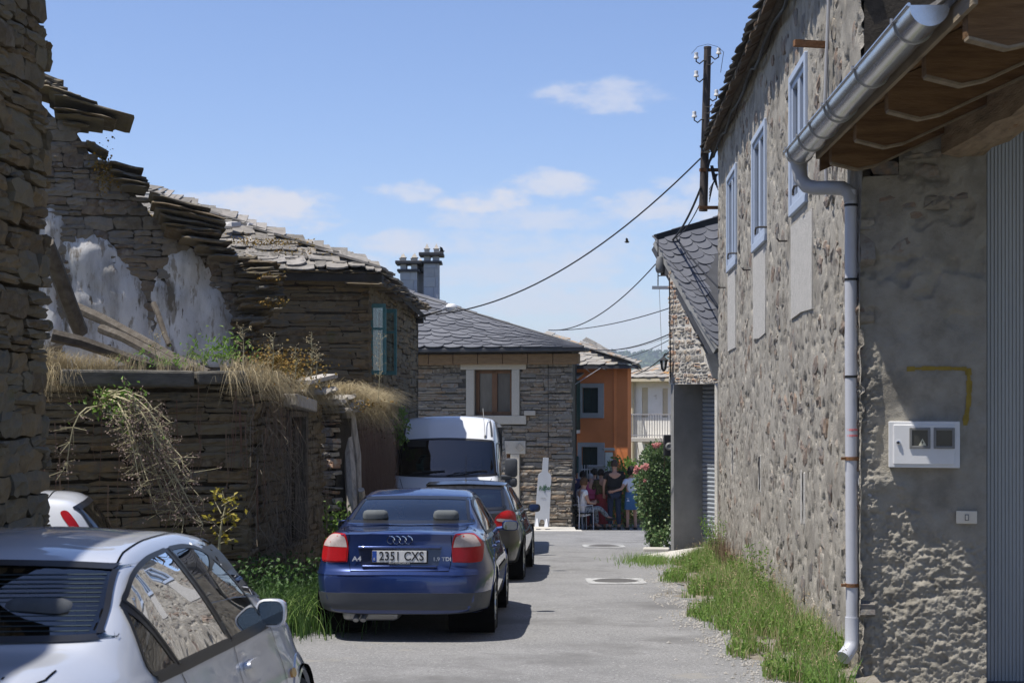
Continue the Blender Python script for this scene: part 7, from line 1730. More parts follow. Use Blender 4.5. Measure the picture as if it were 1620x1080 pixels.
# ---- white van
def van():
    pz = prof([(0, .05), (2.6, .0)])
    rear = lambda x, z: .05 * np.clip(np.abs(x) / .9, 0, 1.2) ** 4 + pz(z)
    front = lambda x, z: -.22 * np.clip(np.abs(x) / .95, 0, 1.2) ** 4
    K = dict(y=[0, .2, 1.0, 3.0, 3.9, 4.15, 4.30, 4.42, 4.52, 4.75, 4.98, 5.08, 5.22, 5.33, 5.40],
             zc=[2.40, 2.46, 2.49, 2.50, 2.495, 2.46, 2.36, 2.20, 2.06, 1.74, 1.42, 1.345, 1.25, 1.12, .95],
             zr=[2.28, 2.34, 2.37, 2.38, 2.375, 2.34, 2.25, 2.12, 2.00, 1.69, 1.385, 1.315, 1.20, 1.05, .90],
             xr=[.82, .84, .85, .85, .85, .845, .84, .84, .845, .87, .89, .89, .86, .80, .72],
             xb=[.96, .985, .995, .995, .995, .995, .99, .985, .985, .98, .965, .95, .92, .86, .78],
             zb=[1.30, 1.30, 1.30, 1.30, 1.30, 1.30, 1.30, 1.30, 1.30, 1.30, 1.28, 1.24, 1.12, .98, .86],
             xm=[.98, 1.01, 1.02, 1.02, 1.02, 1.02, 1.02, 1.02, 1.02, 1.01, 1.0, .985, .95, .88, .80],
             xs=[.94, .97, .98, .98, .98, .98, .98, .98, .98, .97, .96, .94, .90, .84, .76],
             zu=[.30, .30, .28, .28, .28, .28, .28, .28, .28, .28, .28, .28, .28, .28, .3])
    Y0 = 27.7 + 5.5
    c = Car('white_van', 'tall white van facing the camera behind the black hatchback', 'van', (-1.035, Y0, gz(Y0) + .02), (math.atan(.0344), 0, math.pi - .03), 5.4, K, rear, front, M['paint_van'], 150, 110, None)
    c.root.scale = (1.0, 1.02, 1.01)
    ws = arc_pts([(-.86, 1.415), (0, 1.385), (.86, 1.415), (.885, 1.50), (.835, 1.98), (.80, 2.035), (0, 2.075), (-.80, 2.035), (-.835, 1.98), (-.885, 1.50)])
    c.window('windscreen', 'front', ws, 1, M['car_glass'], .03)
    for sd in (1, -1):
        c.window('side_window', 'side', arc_pts([(3.75, 1.38, 1), (3.75, 2.0, 1), (4.28, 1.99), (4.46, 1.85), (4.72, 1.45), (4.72, 1.38, 1)]), sd, M['car_glass_side'], .02)
        c.line('roof_ditch', 'front', [(sd * .80, 2.10), (sd * .785, 2.25), (sd * .765, 2.36), (sd * .74, 2.42)], .035, M['gap_grey'], .004)
        for pts in ([(3.68, 1.9), (3.68, .4)], [(4.80, 1.34), (4.85, .6)]): c.line('door_seam', 'side', pts, .008, M['gap'], .004, sd)
        c.patch('headlight', 'front', [(sd * x, z) for x, z in arc_pts([(.50, .80), (.74, .82), (.84, 1.0), (.86, 1.16), (.78, 1.15), (.62, .98)])], M['lens_clear'], .012, 1, .05, thick=.01)
        # big black door mirrors
        m = MB(); cx = sd * 1.16; m.bbox((cx, 4.66, 1.55), (.23, .13, .34), None, .05); m.bbox((cx, 4.66, 1.29), (.22, .13, .17), None, .045); m.tube([(sd * .98, 4.72, 1.38), (cx, 4.68, 1.38)], .045, 8); m.build('mirror', M['bumper_plastic'], c.root, 45, True)
    c.patch('grille', 'front', arc_pts([(-.42, .72), (.42, .72), (.50, .92), (.36, .97), (-.36, .97), (-.50, .92)]), M['trim_black'], .008, 1, .06)
    c.patch('bumper', 'front', arc_pts([(-.74, .34, 1), (.74, .34, 1), (.76, .60), (-.76, .60)]), M['bumper_plastic'], .012, 1, .08, thick=.02)
    c.line('bonnet_seam', 'front', [(-.82, 1.36), (-.70, 1.10), (-.5, 1.02), (.5, 1.02), (.70, 1.10), (.82, 1.36)], .008, M['gap'], .003)
    # wipers parked along the foot of the screen
    for x0, x1, z1 in ((-.72, -.02, 1.455), (.02, .72, 1.455)):
        h0, h1, hm = c.hit('front', x1, 1.40), c.hit('front', x0, z1 + .035), c.hit('front', (x0 + x1) / 2, 1.455)
        m = MB(); m.tube([h0[0] + h0[1] * .02, hm[0] + hm[1] * .03, h1[0] + h1[1] * .02], .010, 6)
        h2, h3 = c.hit('front', x0 - .02 if x0 < 0 else x0, 1.475), c.hit('front', x0 + .58, 1.45); m.tube([h2[0] + h2[1] * .012, h3[0] + h3[1] * .012], .011, 6); m.build('wiper', M['trim_black'], c.root, None, True)
    m = MB(); h = c.hit('front', -.68, 2.10); m.tube([h[0], h[0] + Vector((0, .02, .05)), h[0] + Vector((.05, -.22, .52))], .007, 6); m.lathe([(.025, -.01), (.02, .03), (0, .04)], None, 8, h[0]); m.build('aerial', M['cable_grey'], c.root, None, True)
    m = MB(); m.bbox((0, 4.75, 1.15), (1.75, .5, .35), Matrix.Rotation(.2, 3, 'X'), .08); m.bbox((0, 2.2, .5), (1.85, 5, .1), None, .02); m.bbox((0, 3.3, 1.35), (1.9, .05, 1.9), None, .01); m.build('dashboard', M['cabin'], c.root, None, True)
    m = MB(); m.tube([(-.42 + .21 * math.cos(a), 4.45 + .10 * math.sin(a), 1.42 + .15 * math.sin(a)) for a in np.linspace(0, 2 * math.pi, 24)], .017, 6, False); m.build('steering_wheel', M['trim_black'], c.root, 50, True)
    c.seats([(3.95, [-.45, .45])], M['seat_cloth'], .85, None, 1.62)
    c.wheels(1.0, 4.5, .345, 1.01, .22, .39, 6)
    m = MB(); m.bbox((.55, 4.62, 1.98), (.34, .02, .12), None, .01); m.build('sun_visor', M['cabin'], c.root, None, True)
    c.finish()
M['gap_grey'] = mk('gap_grey', [(.06, .065, .075)], .6)
van()
# ------------------------------------------------------------------ people
M['skin'] = mk('skin', [(.40, .22, .15), (.46, .26, .18)], .55, 20, spec=.35)
for n_, c_ in dict(cloth_black=[(.010, .010, .011), (.02, .02, .021)], jeans=[(.018, .028, .055), (.03, .045, .08)], skirt_blue=[(.04, .11, .23), (.06, .15, .28)], blouse=[(.42, .47, .60), (.60, .63, .70)], white_cotton=[(.62, .61, .62), (.74, .73, .74)],
                    olive_print=[(.035, .035, .012), (.10, .085, .03), (.05, .03, .02)], red_cloth=[(.20, .02, .025), (.28, .035, .04)], magenta=[(.33, .045, .12), (.42, .07, .17)], print_leaf=[(.03, .045, .06), (.30, .32, .34), (.05, .07, .09)], navy=[(.012, .013, .05), (.03, .03, .10)],
                    hair_dark=[(.010, .008, .007), (.022, .017, .014)], hair_brown=[(.10, .05, .022), (.16, .085, .04)], hair_grey=[(.25, .25, .25), (.36, .36, .36)], hair_short=[(.05, .035, .027), (.08, .055, .042)], shoe=[(.02, .018, .017), (.05, .045, .04)], jean_light=[(.16, .20, .28), (.22, .27, .35)]).items():
    M[n_] = mk(n_, c_, .85, 14 if 'print' in n_ else 5, .15, 60, spec=.2, contrast=2.2 if 'print' in n_ else 1)

def skin_mesh(name, verts, edges, rad, mat, parent, root=0, levels=2):
    me = bpy.data.meshes.new(name); me.from_pydata([tuple(v) for v in verts], edges, [])
    o = bpy.data.objects.new(name, me); COL.objects.link(o)
    mod = o.modifiers.new('skin', 'SKIN'); mod.use_smooth_shade = True
    for i, r in enumerate(rad):
        rr = r if isinstance(r, tuple) else (r, r)
        me.skin_vertices[0].data[i].radius = rr; me.skin_vertices[0].data[i].use_root = (i == root)
    sub_ = o.modifiers.new('sub', 'SUBSURF'); sub_.levels = levels; sub_.render_levels = levels
    dg = bpy.context.evaluated_depsgraph_get(); dg.update(); me2 = bpy.data.meshes.new_from_object(o.evaluated_get(dg)); bpy.data.objects.remove(o)
    me2.name = name; me2.materials.clear(); me2.materials.append(mat)
    me2.polygons.foreach_set('use_smooth', [True] * len(me2.polygons))
    q = bpy.data.objects.new(name, me2); COL.objects.link(q); q.parent = parent; return q

def person(label, loc, rot, J, top, bottom, hair, sleeves=.75, skirt=None, legs_bare=False, scale=1.0, hair_style='short', shoe='shoe', width=1.0):
    """J: joint positions in the person's frame (x right, y forward, z up); every key may be overridden"""
    t = thing('person', label, 'person', loc, rot, 'people gathered at the corner of the stone house'); t.scale = (scale,) * 3
    V = lambda k: Vector(J[k])
    keys = ['pelvis', 'waist', 'chest', 'neck', 'head0', 'head1', 'head2', 'shL', 'elL', 'wrL', 'haL', 'shR', 'elR', 'wrR', 'haR', 'hipL', 'knL', 'anL', 'toL', 'hipR', 'knR', 'anR', 'toR']
    rad = dict(pelvis=(.15 * width, .115), waist=(.125 * width, .10), chest=(.15 * width, .11), neck=.052, head0=(.066, .075), head1=(.078, .094), head2=(.066, .078), shL=.058, elL=.042, wrL=.029, haL=(.038, .024), hipL=.088, knL=.058, anL=.040, toL=(.042, .030))
    for k in list(rad):
        if k.endswith('L'): rad[k[:-1] + 'R'] = rad[k]
    e = [('pelvis', 'waist'), ('waist', 'chest'), ('chest', 'neck'), ('neck', 'head0'), ('head0', 'head1'), ('head1', 'head2')] + [(a + s, b + s) for s in 'LR' for a, b in (('sh', 'el'), ('el', 'wr'), ('wr', 'ha'), ('hip', 'kn'), ('kn', 'an'), ('an', 'to'))] + [('chest', 'shL'), ('chest', 'shR'), ('pelvis', 'hipL'), ('pelvis', 'hipR')]
    ix = {k: i for i, k in enumerate(keys)}
    verts = [V(k) for k in keys]; edges = [(ix[a], ix[b]) for a, b in e]; rads = [rad[k] for k in keys]
    # fingers rooted in the palm
    for s in 'LR':
        w, h = V('wr' + s), V('ha' + s); d = (h - w).normalized(); sd = d.cross(Vector((0, 1, .2))).normalized()
        for k in range(4):
            b = h + sd * (.022 * (k - 1.5)); i0 = len(verts); ln = (.062, .072, .068, .05)[k]
            verts += [b + d * .03, b + d * (.03 + ln * .55) + Vector((0, .008, 0)), b + d * (.03 + ln) + Vector((0, .022, 0))]; rads += [.0105, .0095, .008]; edges += [(ix['ha' + s], i0), (i0, i0 + 1), (i0 + 1, i0 + 2)]
        i0 = len(verts); th = w.lerp(h, .45); verts += [th + sd * .040 + d * .02 + Vector((0, .02, 0)), th + sd * .050 + d * .055 + Vector((0, .03, 0))]; rads += [.012, .010]; edges += [(ix['wr' + s], i0), (i0, i0 + 1)]
    body = skin_mesh('body', verts, edges, rads, M['skin'], t)
    hd = V('head1'); up = (V('head2') - V('head0')).normalized()
    # face: nose, eyes, ears
    m = MB(); f = Vector(J.get('face', (0, 1, 0))).normalized(); sdv = f.cross(up).normalized()
    m.hexa([hd + f * .085 - up * .035 - sdv * .014, hd + f * .085 - up * .035 + sdv * .014, hd + f * .08 + up * .02 + sdv * .006, hd + f * .08 + up * .02 - sdv * .006], [hd + f * .117 - up * .03 - sdv * .008, hd + f * .117 - up * .03 + sdv * .008, hd + f * .092 + up * .02 + sdv * .004, hd + f * .092 + up * .02 - sdv * .004])
    for s_ in (-1, 1): m.lathe([(0, -.012), (.022, -.006), (.026, .004), (.0, .012)], Matrix((f, up, sdv * s_)).transposed(), 8, hd + sdv * s_ * .082 - f * .005 - up * .01)
    m.build('face', M['skin'], t, 50, True)
    # hair: cap grown over the skull
    r = random.Random(label); pts = []; bm = bmesh.new(); bmesh.ops.create_icosphere(bm, subdivisions=3, radius=1.0); k = dict(short=1.0, bob=1.12, curly=1.32)[hair_style]
    kill = []
    for v in bm.verts:
        d = v.co.copy(); low = d.dot(Vector((0, 0, 1))); fr = d.dot(f)
        if (fr > .45 and low < .35) or low < (-.55 if hair_style != 'curly' else -.8): kill.append(v)
        nz = float(fbm(np.array(d.x * 4 + 5), np.array(d.y * 4 + d.z * 5), 3, 3)); amp = dict(short=.08, bob=.12, curly=.35)[hair_style]
        rad_ = Vector((.092, .112, .118)) * k * (1 + amp * (nz - .5)); v.co = hd + up * .012 - f * .008 + Vector((d.x * rad_.x, d.y * rad_.y, d.z * rad_.z))
    bmesh.ops.delete(bm, geom=kill, context='VERTS'); me = bpy.data.meshes.new('hair'); bm.to_mesh(me); bm.free(); me.materials.append(M[hair]); me.polygons.foreach_set('use_smooth', [True] * len(me.polygons)); h = bpy.data.objects.new('hair', me); COL.objects.link(h); h.parent = t
    # clothes: grown on the same skeleton, a little thicker
    sk = ['pelvis', 'waist', 'chest', 'neckb', 'shL', 'slL', 'shR', 'slR', 'hem']
    JJ = dict(J); JJ['neckb'] = tuple(V('chest').lerp(V('neck'), .86)); JJ['slL'] = tuple(V('shL').lerp(V('elL'), sleeves)); JJ['slR'] = tuple(V('shR').lerp(V('elR'), sleeves)); JJ['hem'] = tuple(V('pelvis') + (V('pelvis') - V('waist')).normalized() * .05)
    rd = [(.162 * width, .125), (.148 * width, .122), (.168 * width, .125), (.082, .074), .080, .064, .080, .064, (.165 * width, .125)]
    ed = [(8, 0), (0, 1), (1, 2), (2, 3), (2, 4), (4, 5), (2, 6), (6, 7)]
    skin_mesh('shirt', [Vector(JJ[k]) for k in sk], ed, rd, M[top], t)
    if bottom and not skirt:
        kk = ['pelvis', 'hipL', 'knL', 'cuL', 'hipR', 'knR', 'cuR']; JJ['cuL'] = tuple(V('knL').lerp(V('anL'), .93)); JJ['cuR'] = tuple(V('knR').lerp(V('anR'), .93))
        skin_mesh('trousers', [Vector(JJ[k]) for k in kk], [(0, 1), (1, 2), (2, 3), (0, 4), (4, 5), (5, 6)], [(.150 * width, .12), .100, .072, .062, .100, .072, .062], M[bottom], t)
    if skirt:
        z0, z1, w0, w1 = skirt; m = MB(); n = 28; px = V('pelvis')
        rows = [(z0 + .06, w0 * .92), (z0, w0), ((z0 + z1) / 2, (w0 + w1) / 2), (z1, w1)]
        for z, w in rows: m.v += [Vector((px.x + w * math.cos(a) * (1 + .03 * math.cos(a * 7)), px.y + w * .78 * math.sin(a) * (1 + .03 * math.cos(a * 7)), z)) for a in np.linspace(0, 2 * math.pi, n, endpoint=False)]
        m.f = [(i * n + k_, i * n + (k_ + 1) % n, (i + 1) * n + (k_ + 1) % n, (i + 1) * n + k_) for i in range(3) for k_ in range(n)]; m.build('skirt', M[bottom], t, 50, True)
    for s in 'LR':
        a, b = V('an' + s), V('to' + s); d = (b - a); d.z = 0; d.normalize(); m = MB(); c = a + d * .055; c.z = b.z - .005
        m.bbox(c, (.095, .27, .075), Matrix((d.cross(Vector((0, 0, 1))), d, Vector((0, 0, 1)))).transposed(), .03); m.build('shoe', M[shoe], t, 50, True)
    return t
def stand(**k):
    J = dict(pelvis=(0, 0, .95), waist=(0, .01, 1.10), chest=(0, .0, 1.32), neck=(0, -.005, 1.50), head0=(0, .015, 1.575), head1=(0, .02, 1.655), head2=(0, .012, 1.72), shL=(-.185, -.01, 1.41), elL=(-.24, -.03, 1.13), wrL=(-.245, .04, .89), haL=(-.24, .06, .80), shR=(.185, -.01, 1.41), elR=(.24, -.03, 1.13), wrR=(.245, .04, .89), haR=(.24, .06, .80),
             hipL=(-.095, 0, .90), knL=(-.105, .02, .50), anL=(-.115, -.01, .09), toL=(-.125, .15, .045), hipR=(.095, 0, .90), knR=(.105, .02, .50), anR=(.115, -.01, .09), toR=(.125, .15, .045))
    J.update(k); return J
def sit(**k):
    J = dict(pelvis=(0, 0, .52), waist=(0, -.03, .67), chest=(0, -.03, .89), neck=(0, .0, 1.06), head0=(0, .035, 1.135), head1=(0, .05, 1.21), head2=(0, .05, 1.28), shL=(-.175, -.02, .98), elL=(-.22, .05, .72), wrL=(-.12, .26, .68), haL=(-.06, .32, .70), shR=(.175, -.02, .98), elR=(.22, .05, .72), wrR=(.12, .26, .68), haR=(.05, .32, .71),
             hipL=(-.09, .08, .50), knL=(-.10, .43, .52), anL=(-.10, .45, .10), toL=(-.10, .60, .05), hipR=(.09, .08, .50), knR=(.08, .44, .56), anR=(.04, .72, .30), toR=(.04, .86, .27))
    J.update(k); return J
def people():
    g = lambda y: gz(y) + .004
    G = lambda px, y: ((px - CX) / F * y, y, g(y))
    Yp = 41.7
    person('person in black T-shirt and jeans standing tall with back turned', G(972, Yp), .05, stand(wrL=(-.26, .10, .90), haL=(-.25, .14, .82), elL=(-.275, -.02, 1.14), elR=(.27, .05, 1.16), wrR=(.22, .25, 1.02), haR=(.18, .31, 1.0), shL=(-.20, -.01, 1.42), shR=(.20, -.01, 1.42)), 'cloth_black', 'jeans', 'hair_short', .55, scale=1.04, width=1.12)
    person('person with dark curly hair, pale blouse and blue skirt hugging the person in black', G(999, Yp - .05), .15, stand(shL=(-.17, -.02, 1.39), elL=(-.32, -.16, 1.17), wrL=(-.52, -.17, 1.12), haL=(-.60, -.15, 1.10), elR=(.25, .1, 1.15), wrR=(.2, .26, 1.05), haR=(.15, .32, 1.05)), 'blouse', 'skirt_blue', 'hair_dark', .55, (1.02, .58, .185, .205), scale=.93, hair_style='curly')
    person('person in dark olive print top and red skirt left of the black T-shirt', G(951, Yp + .25), .25, stand(elL=(-.24, .08, 1.14), wrL=(-.16, .28, 1.1), haL=(-.1, .34, 1.1)), 'olive_print', 'red_cloth', 'hair_dark', .95, (1.0, .18, .19, .24), scale=.90, hair_style='bob', width=1.1)
    person('grey haired person in a magenta top with head bowed among the seated group', G(935, Yp + .30), .15, stand(head0=(0, .06, 1.55), head1=(0, .10, 1.615), head2=(0, .13, 1.67), elR=(.24, .1, 1.14), wrR=(.16, .28, 1.1), haR=(.1, .34, 1.1)), 'magenta', 'red_cloth', 'hair_grey', .7, scale=.86, hair_style='short', width=1.15)
    person('person in white T-shirt and leaf print trousers seated on a metal chair', G(922, Yp - .35), -1.15, sit(), 'white_cotton', 'print_leaf', 'hair_brown', .5, scale=1.02, hair_style='bob', width=1.08)
    person('person in a navy top at the left end of the group beside the stone corner', G(907, Yp + .7), .4, stand(), 'navy', 'cloth_black', 'hair_dark', .8, scale=.92, hair_style='short')
    person('person with black hair standing behind the person in white', G(922, Yp + 1.0), .1, stand(), 'cloth_black', 'cloth_black', 'hair_dark', .8, scale=.88, hair_style='bob')
    person('person with dark bobbed hair standing deepest in the group between grey hair and olive print', G(940, Yp + 1.2), -.2, stand(), 'navy', 'jeans', 'hair_dark', .8, scale=.92, hair_style='bob')
    # chairs
    def chair(px, y, rot, label):
        t = thing('chair', label, 'chair', G(px, y), rot, 'metal chairs of the group')
        m = MB()
        m.bbox((0, .03, .45), (.44, .42, .03), None, .012); m.build('seat', M['cloth_black'], t, None, True)
        for x in (-.21, .21):
            m = MB(); m.tube([(x, -.20, 0), (x, -.185, .45), (x, -.22, .88), (x * .9, -.225, .91)], .013, 8); m.build('leg', M['pvc'], t, None, True)
            m = MB(); m.tube([(x, .23, 0), (x, .22, .45), (x, .20, .66), (x, -.17, .66)], .013, 8); m.build('leg', M['pvc'], t, None, True)
        m = MB(); n = 7
        for z in (.60, .72, .84):
            m.tube([(-.21 + .42 * k / n, -.20 - .05 * math.sin(math.pi * k / n), z) for k in range(n + 1)], .022, 6)
        m.build('backrest', M['black'], t, None, True); return t
    chair(921, Yp - .36, -1.15, 'metal tube chair with black back bars under the seated person in white')
    chair(903, Yp - .15, -.9, 'empty metal tube chair half hidden by the stone house corner')
people()
# ------------------------------------------------------------------ grass and weeds
RG = np.random.default_rng(21)
def grass_strip():
    n = 36000; y = 9.5 + 17.3 * RG.random(n) ** 1.15; q = RG.random(n) ** .75
    w = verge_w(y)
    clump = fbm(y * 1.7, q * 2.0, 6, 4); keep = (clump > .40 + .22 * (1 - q) ** 1.2) & ~((y < 12.7) & (q > .62))
    y, q, w, clump = y[keep], q[keep], w[keep], clump[keep]
    x = 2.06 + .0536 * y - .04 - w * (1 - q); z = np.array([gz(a) for a in y]) + .01 + .05 * q
    pts = np.stack([x, y, z], 1); h = (.09 + .30 * RG.random(len(y)) ** 1.3) * (.55 + .8 * clump) * (.55 + .6 * q)
    g = RG.random(len(y)); dry = g < .11 + .5 * np.clip(fbm(y * .9, q * 1.3, 16, 3) - .48, 0, 1) * 2
    o = blades('grass', M['grass'], pts[~dry], h[~dry], .009 + .008 * RG.random((~dry).sum()), .45, None, 2, 3, .15); o['label'] = 'green roadside grass along the foot of the stone house'
    o = blades('dry_grass', M['straw'], pts[dry], h[dry] * 1.35, .006, .4, None, 3, 3, .25); o['label'] = 'pale dry grass stems among the roadside grass'
    k = RG.random(len(y)) < .35; o = leaf_cloud('weeds', M['leaf_bright'], pts[k] + np.array([0, 0, 1]) * (h[k] * .55)[:, None], .045, None, 4); o['kind'] = 'stuff'; o['label'] = 'low broad leaved weeds in the roadside grass'
    # seed heads
    k = RG.random(len(y)) < .022; p = pts[k] + np.array([0, 0, 1]) * (h[k] * 1.15)[:, None]; P2 = np.repeat(p, 8, 0) + RG.normal(size=(len(p) * 8, 3)) * np.array([.012, .012, .035]); o = leaf_cloud('seed_heads', M['straw'], P2, .022, None, 5, aspect=.35); o['kind'] = 'stuff'
    # brownish dock stems against the wall and taller herbs
    n = 500; yy = RG.uniform(22.0, 25.8, n); z0 = np.array([gz(a) for a in yy]); xx = 2.06 + .0536 * yy - RG.uniform(.03, .25, n)
    o = blades('dock_stems', M['straw_red'], np.stack([xx, yy, z0], 1), RG.uniform(.2, .62, n), .014, .2, None, 6, 2); o['label'] = 'reddish dry dock stems by the wall foot'
    for y0, hh, lb in ((18.6, .75, 'tall leafy weed by the wall foot below the gap between first and second windows'), (24.9, .8, 'tall leafy weed by the reddish dock stems at the wall foot'), (26.1, .85, 'tall leafy weed against the roller door end of the stone wall'), (20.6, .5, 'leafy weed at the wall foot below the middle blue window'), (17.2, .5, 'leafy weed at the wall foot below the nearest blue window')):
        p = []
        for s in range(14):
            a, b = RG.uniform(-.16, .16), RG.uniform(-.22, .22)
            for k in range(26): t = k / 26; p.append((2.06 + .0536 * y0 - .14 + a * t * 1.5, y0 + b * t * 1.5, gz(y0) + hh * t * RG.uniform(.85, 1.05)))
        t_ = thing('weed_plant', None, 'plant', (2.06 + .0536 * y0 - .14, y0, gz(y0)), 0, 'tall green weeds along the wall foot'); t_['label'] = lb
        leaf_cloud('foliage', M['leaf_bright'], np.array(p) + RG.normal(size=(len(p), 3)) * .02, .055, t_, int(y0 * 10), aspect=.3)
        m = MB()
        for s in range(5): m.tube([(2.06 + .0536 * y0 - .14 + .02 * s - .04, y0 + .03 * s - .06, gz(y0)), (2.06 + .0536 * y0 - .14 + .06 * s - .12, y0 + .07 * s - .14, gz(y0) + hh * .9)], [.006, .003], 5)
        m.build('stem', M['twig_pale'], t_)
    # patch of grass by the rose bed
    n = 1300; a = RG.normal(size=(n, 2)) * np.array([.24, .8]) ; pts = np.stack([2.35 + a[:, 0], 26.6 + a[:, 1] * .8, np.array([gz(26.6 + b * .8) for b in a[:, 1]])], 1)
    o = blades('grass', M['grass'], pts, RG.uniform(.05, .2, n), .010, .5, None, 12, 2, .2); o['label'] = 'small grass patch in front of the rose bed'
    # sparse tufts on the road edge
    n = 700; yy = RG.uniform(10, 25, n); xx = 2.06 + .0536 * yy - verge_w(yy) - np.abs(RG.normal(size=n)) * .12; pts = np.stack([xx, yy, np.array([gz(a) for a in yy])], 1)[fbm(yy * 2.2, yy * 0, 4, 3) > .52]
    blades('dry_grass', M['straw'], pts, RG.uniform(.02, .07, len(pts)), .006, .8, None, 13, 2)
grass_strip()

def left_weeds():
    # big weed clump at the ruin foot, between silver and blue cars
    n = 2300; a = RG.normal(size=(n, 2)) * np.array([.36, .55]); x = -2.42 + a[:, 0] - .02; y = 16.2 + a[:, 1]
    pts = np.stack([x, y, np.array([gz(b) for b in y])], 1)
    o = blades('weeds', M['leaf'], pts, RG.uniform(.25, .75, n), .011, .55, None, 31, 3, .25); o['label'] = 'dark green weeds at the ruin foot beside the blue saloon'
    n = 420; a = RG.normal(size=(n, 2)) * np.array([.26, .4]); pts = np.stack([-2.36 + a[:, 0], 16.0 + a[:, 1], np.array([gz(16.0 + b) for b in a[:, 1]])], 1)
    o = blades('grass', M['grass'], pts, RG.uniform(.4, .85, n), .013, .75, None, 32, 4, .5); o['label'] = 'arching pale grass over the weeds by the blue saloon'
    p = np.stack([-2.5 + RG.normal(size=1800) * .3, 16.6 + RG.normal(size=1800) * .5, gz(16.5) + RG.uniform(.05, .7, 1800)], 1); o = leaf_cloud('weeds', M['leaf'], p, .05, None, 33); o['kind'] = 'stuff'
    # low growth along the wall behind the blue car, and at the gap
    n = 1500; yy = RG.uniform(17.5, 23, n); xx = -2.84 + .067 * (yy - 17) + .12 + RG.random(n) * .35; o = blades('weeds', M['leaf'], np.stack([xx, yy, np.array([gz(b) for b in yy])], 1), RG.uniform(.2, .6, n), .02, .5, None, 34, 2, .2)
    def bush(name, label, cat, c, sz, n, leaf, mat, seed, stems=7):
        r = np.random.default_rng(seed); t = thing(name, label, cat, (c[0], c[1], c[2]))
        d = r.normal(size=(n, 3)); d /= np.linalg.norm(d, axis=1)[:, None]; rad = r.random(n) ** .45; lump = .75 + .5 * fbm(d[:, 0] * 2.5 + 4, d[:, 1] * 2.5 + d[:, 2] * 2, seed, 3)
        p = np.array(c) + np.array([0, 0, sz[2]]) + d * rad[:, None] * np.array(sz) * lump[:, None]
        leaf_cloud('foliage', M[mat], p, leaf, t, seed, normals=d)
        m = MB(); 
        for k in range(stems):
            a = r.uniform(0, 6.28); e = Vector((c[0] + sz[0] * .7 * math.cos(a), c[1] + sz[1] * .7 * math.sin(a), c[2] + sz[2] * r.uniform(1.1, 1.7))); b = Vector((c[0] + .05 * math.cos(a), c[1] + .05 * math.sin(a), c[2] - .02)); m.tube([b, b.lerp(e, .5) + Vector((0, 0, .08)), e], [.014, .010, .005], 5)
        m.build('stem', M['twig'], t); return t
    bush('gap_shrub', 'sunlit leafy shrub growing in the wall gap left of the blue saloon', 'shrub', (-2.35, 21.6, gz(21.6) + .4), (.34, .4, .38), 420, .075, 'leaf_bright', 41)
    bush('ivy_sprig', 'leafy green sprig hanging at the left edge of the white van', 'plant', (-2.02, 28.5, .95), (.20, .25, .40), 210, .085, 'leaf_bright', 43, 4)
    # sapling with yellow leaves in front of the ruin
    t = thing('sapling', 'small sapling with yellow green leaves against the ruin front', 'sapling', P(348, 900, 16.6)); b = P(345, 905, 16.6); m = MB(); p = []; r = np.random.default_rng(5)
    trunk = [b, P(347, 860, 16.6), P(350, 830, 16.6), P(357, 800, 16.6), P(352, 776, 16.6)]; m.tube(trunk, [.02, .016, .013, .009, .004], 6)
    for k in range(12):
        s = trunk[1].lerp(trunk[4], r.random()); e = s + Vector((r.uniform(-.22, .22), r.uniform(-.15, .15), r.uniform(.02, .16))); m.tube([s, e], [.006, .003], 5); p += [list(s.lerp(e, r.uniform(.4, 1.1)) + Vector(r.normal(size=3) * .03)) for _ in range(9)]
    m.build('stem', M['twig_pale'], t); leaf_cloud('foliage', M['leaf_yellow'], p, .06, t, 6)
    # hanging bush: pale stems, brown seed heads, some green near the root
    t = thing('hanging_bush', 'withered bush hanging down the ruin front with pale stems and brown seed heads', 'bush', P(170, 640, 16.3)); m = MB(); heads = []; green = []; r = np.random.default_rng(8); Yb = 16.15
    ends = [(100, 745), (215, 735), (225, 770), (240, 790), (250, 812), (262, 780), (270, 805), (280, 820), (290, 770), (300, 800), (300, 745), (280, 735), (255, 750), (320, 790), (235, 760), (310, 820), (268, 700), (245, 715), (288, 720), (292, 822), (322, 828), (212, 700), (272, 665), (300, 760)]
    for k, (ex, ey) in enumerate(ends):
        s = P(172 + r.uniform(-12, 14), 632 + r.uniform(-10, 16), Yb + .1); e = P(ex, ey, Yb - r.uniform(0, .6)); bow = Vector((.06 if ex > 170 else -.05, -.22, .22)) * r.uniform(.6, 1.2)
        pts = [s.lerp(e, q) + bow * math.sin(math.pi * min(1, q * 1.15)) * .9 + Vector(r.normal(size=3) * .012) for q in np.linspace(0, 1, 8)]
        m.tube(pts, [.011, .010, .009, .008, .007, .006, .005, .003], 5)
        for q in range(3, 8):
            for j in range(5):
                a = pts[q]; d = Vector((r.normal() * .08, r.normal() * .08, r.normal() * .06 - .02)) ; b2 = a + d; m.tube([a, b2], [.003, .002], 4, False)
                heads += [list(b2 + Vector(r.normal(size=3) * .022)) for _ in range(7)]
        green += [list(pts[int(r.integers(0, 4))] + Vector(r.normal(size=3) * .07)) for _ in range(16)]
    for j in range(14):
        a = P(165 + r.uniform(-20, 20), 625 + r.uniform(-8, 20), Yb); m.tube([a, a + Vector((r.uniform(-.1, .2), -.15, r.uniform(-.1, .1)))], [.012, .006], 5)
    m.build('stem', M['twig_pale'], t); leaf_cloud('seed_heads', M['seedhead'], heads, .026, t, 9, aspect=.7); leaf_cloud('foliage', M['leaf_bright'], green, .05, t, 10)
    # dry grass and creepers on the ruin
    def on_front(n, u0, u1, zf, seed): 
        r = np.random.default_rng(seed); u = r.uniform(u0, u1, n); return np.array([list(RW_FRONT.p(a, zf(a, r), r.uniform(-.15, .10))) for a in u]), r
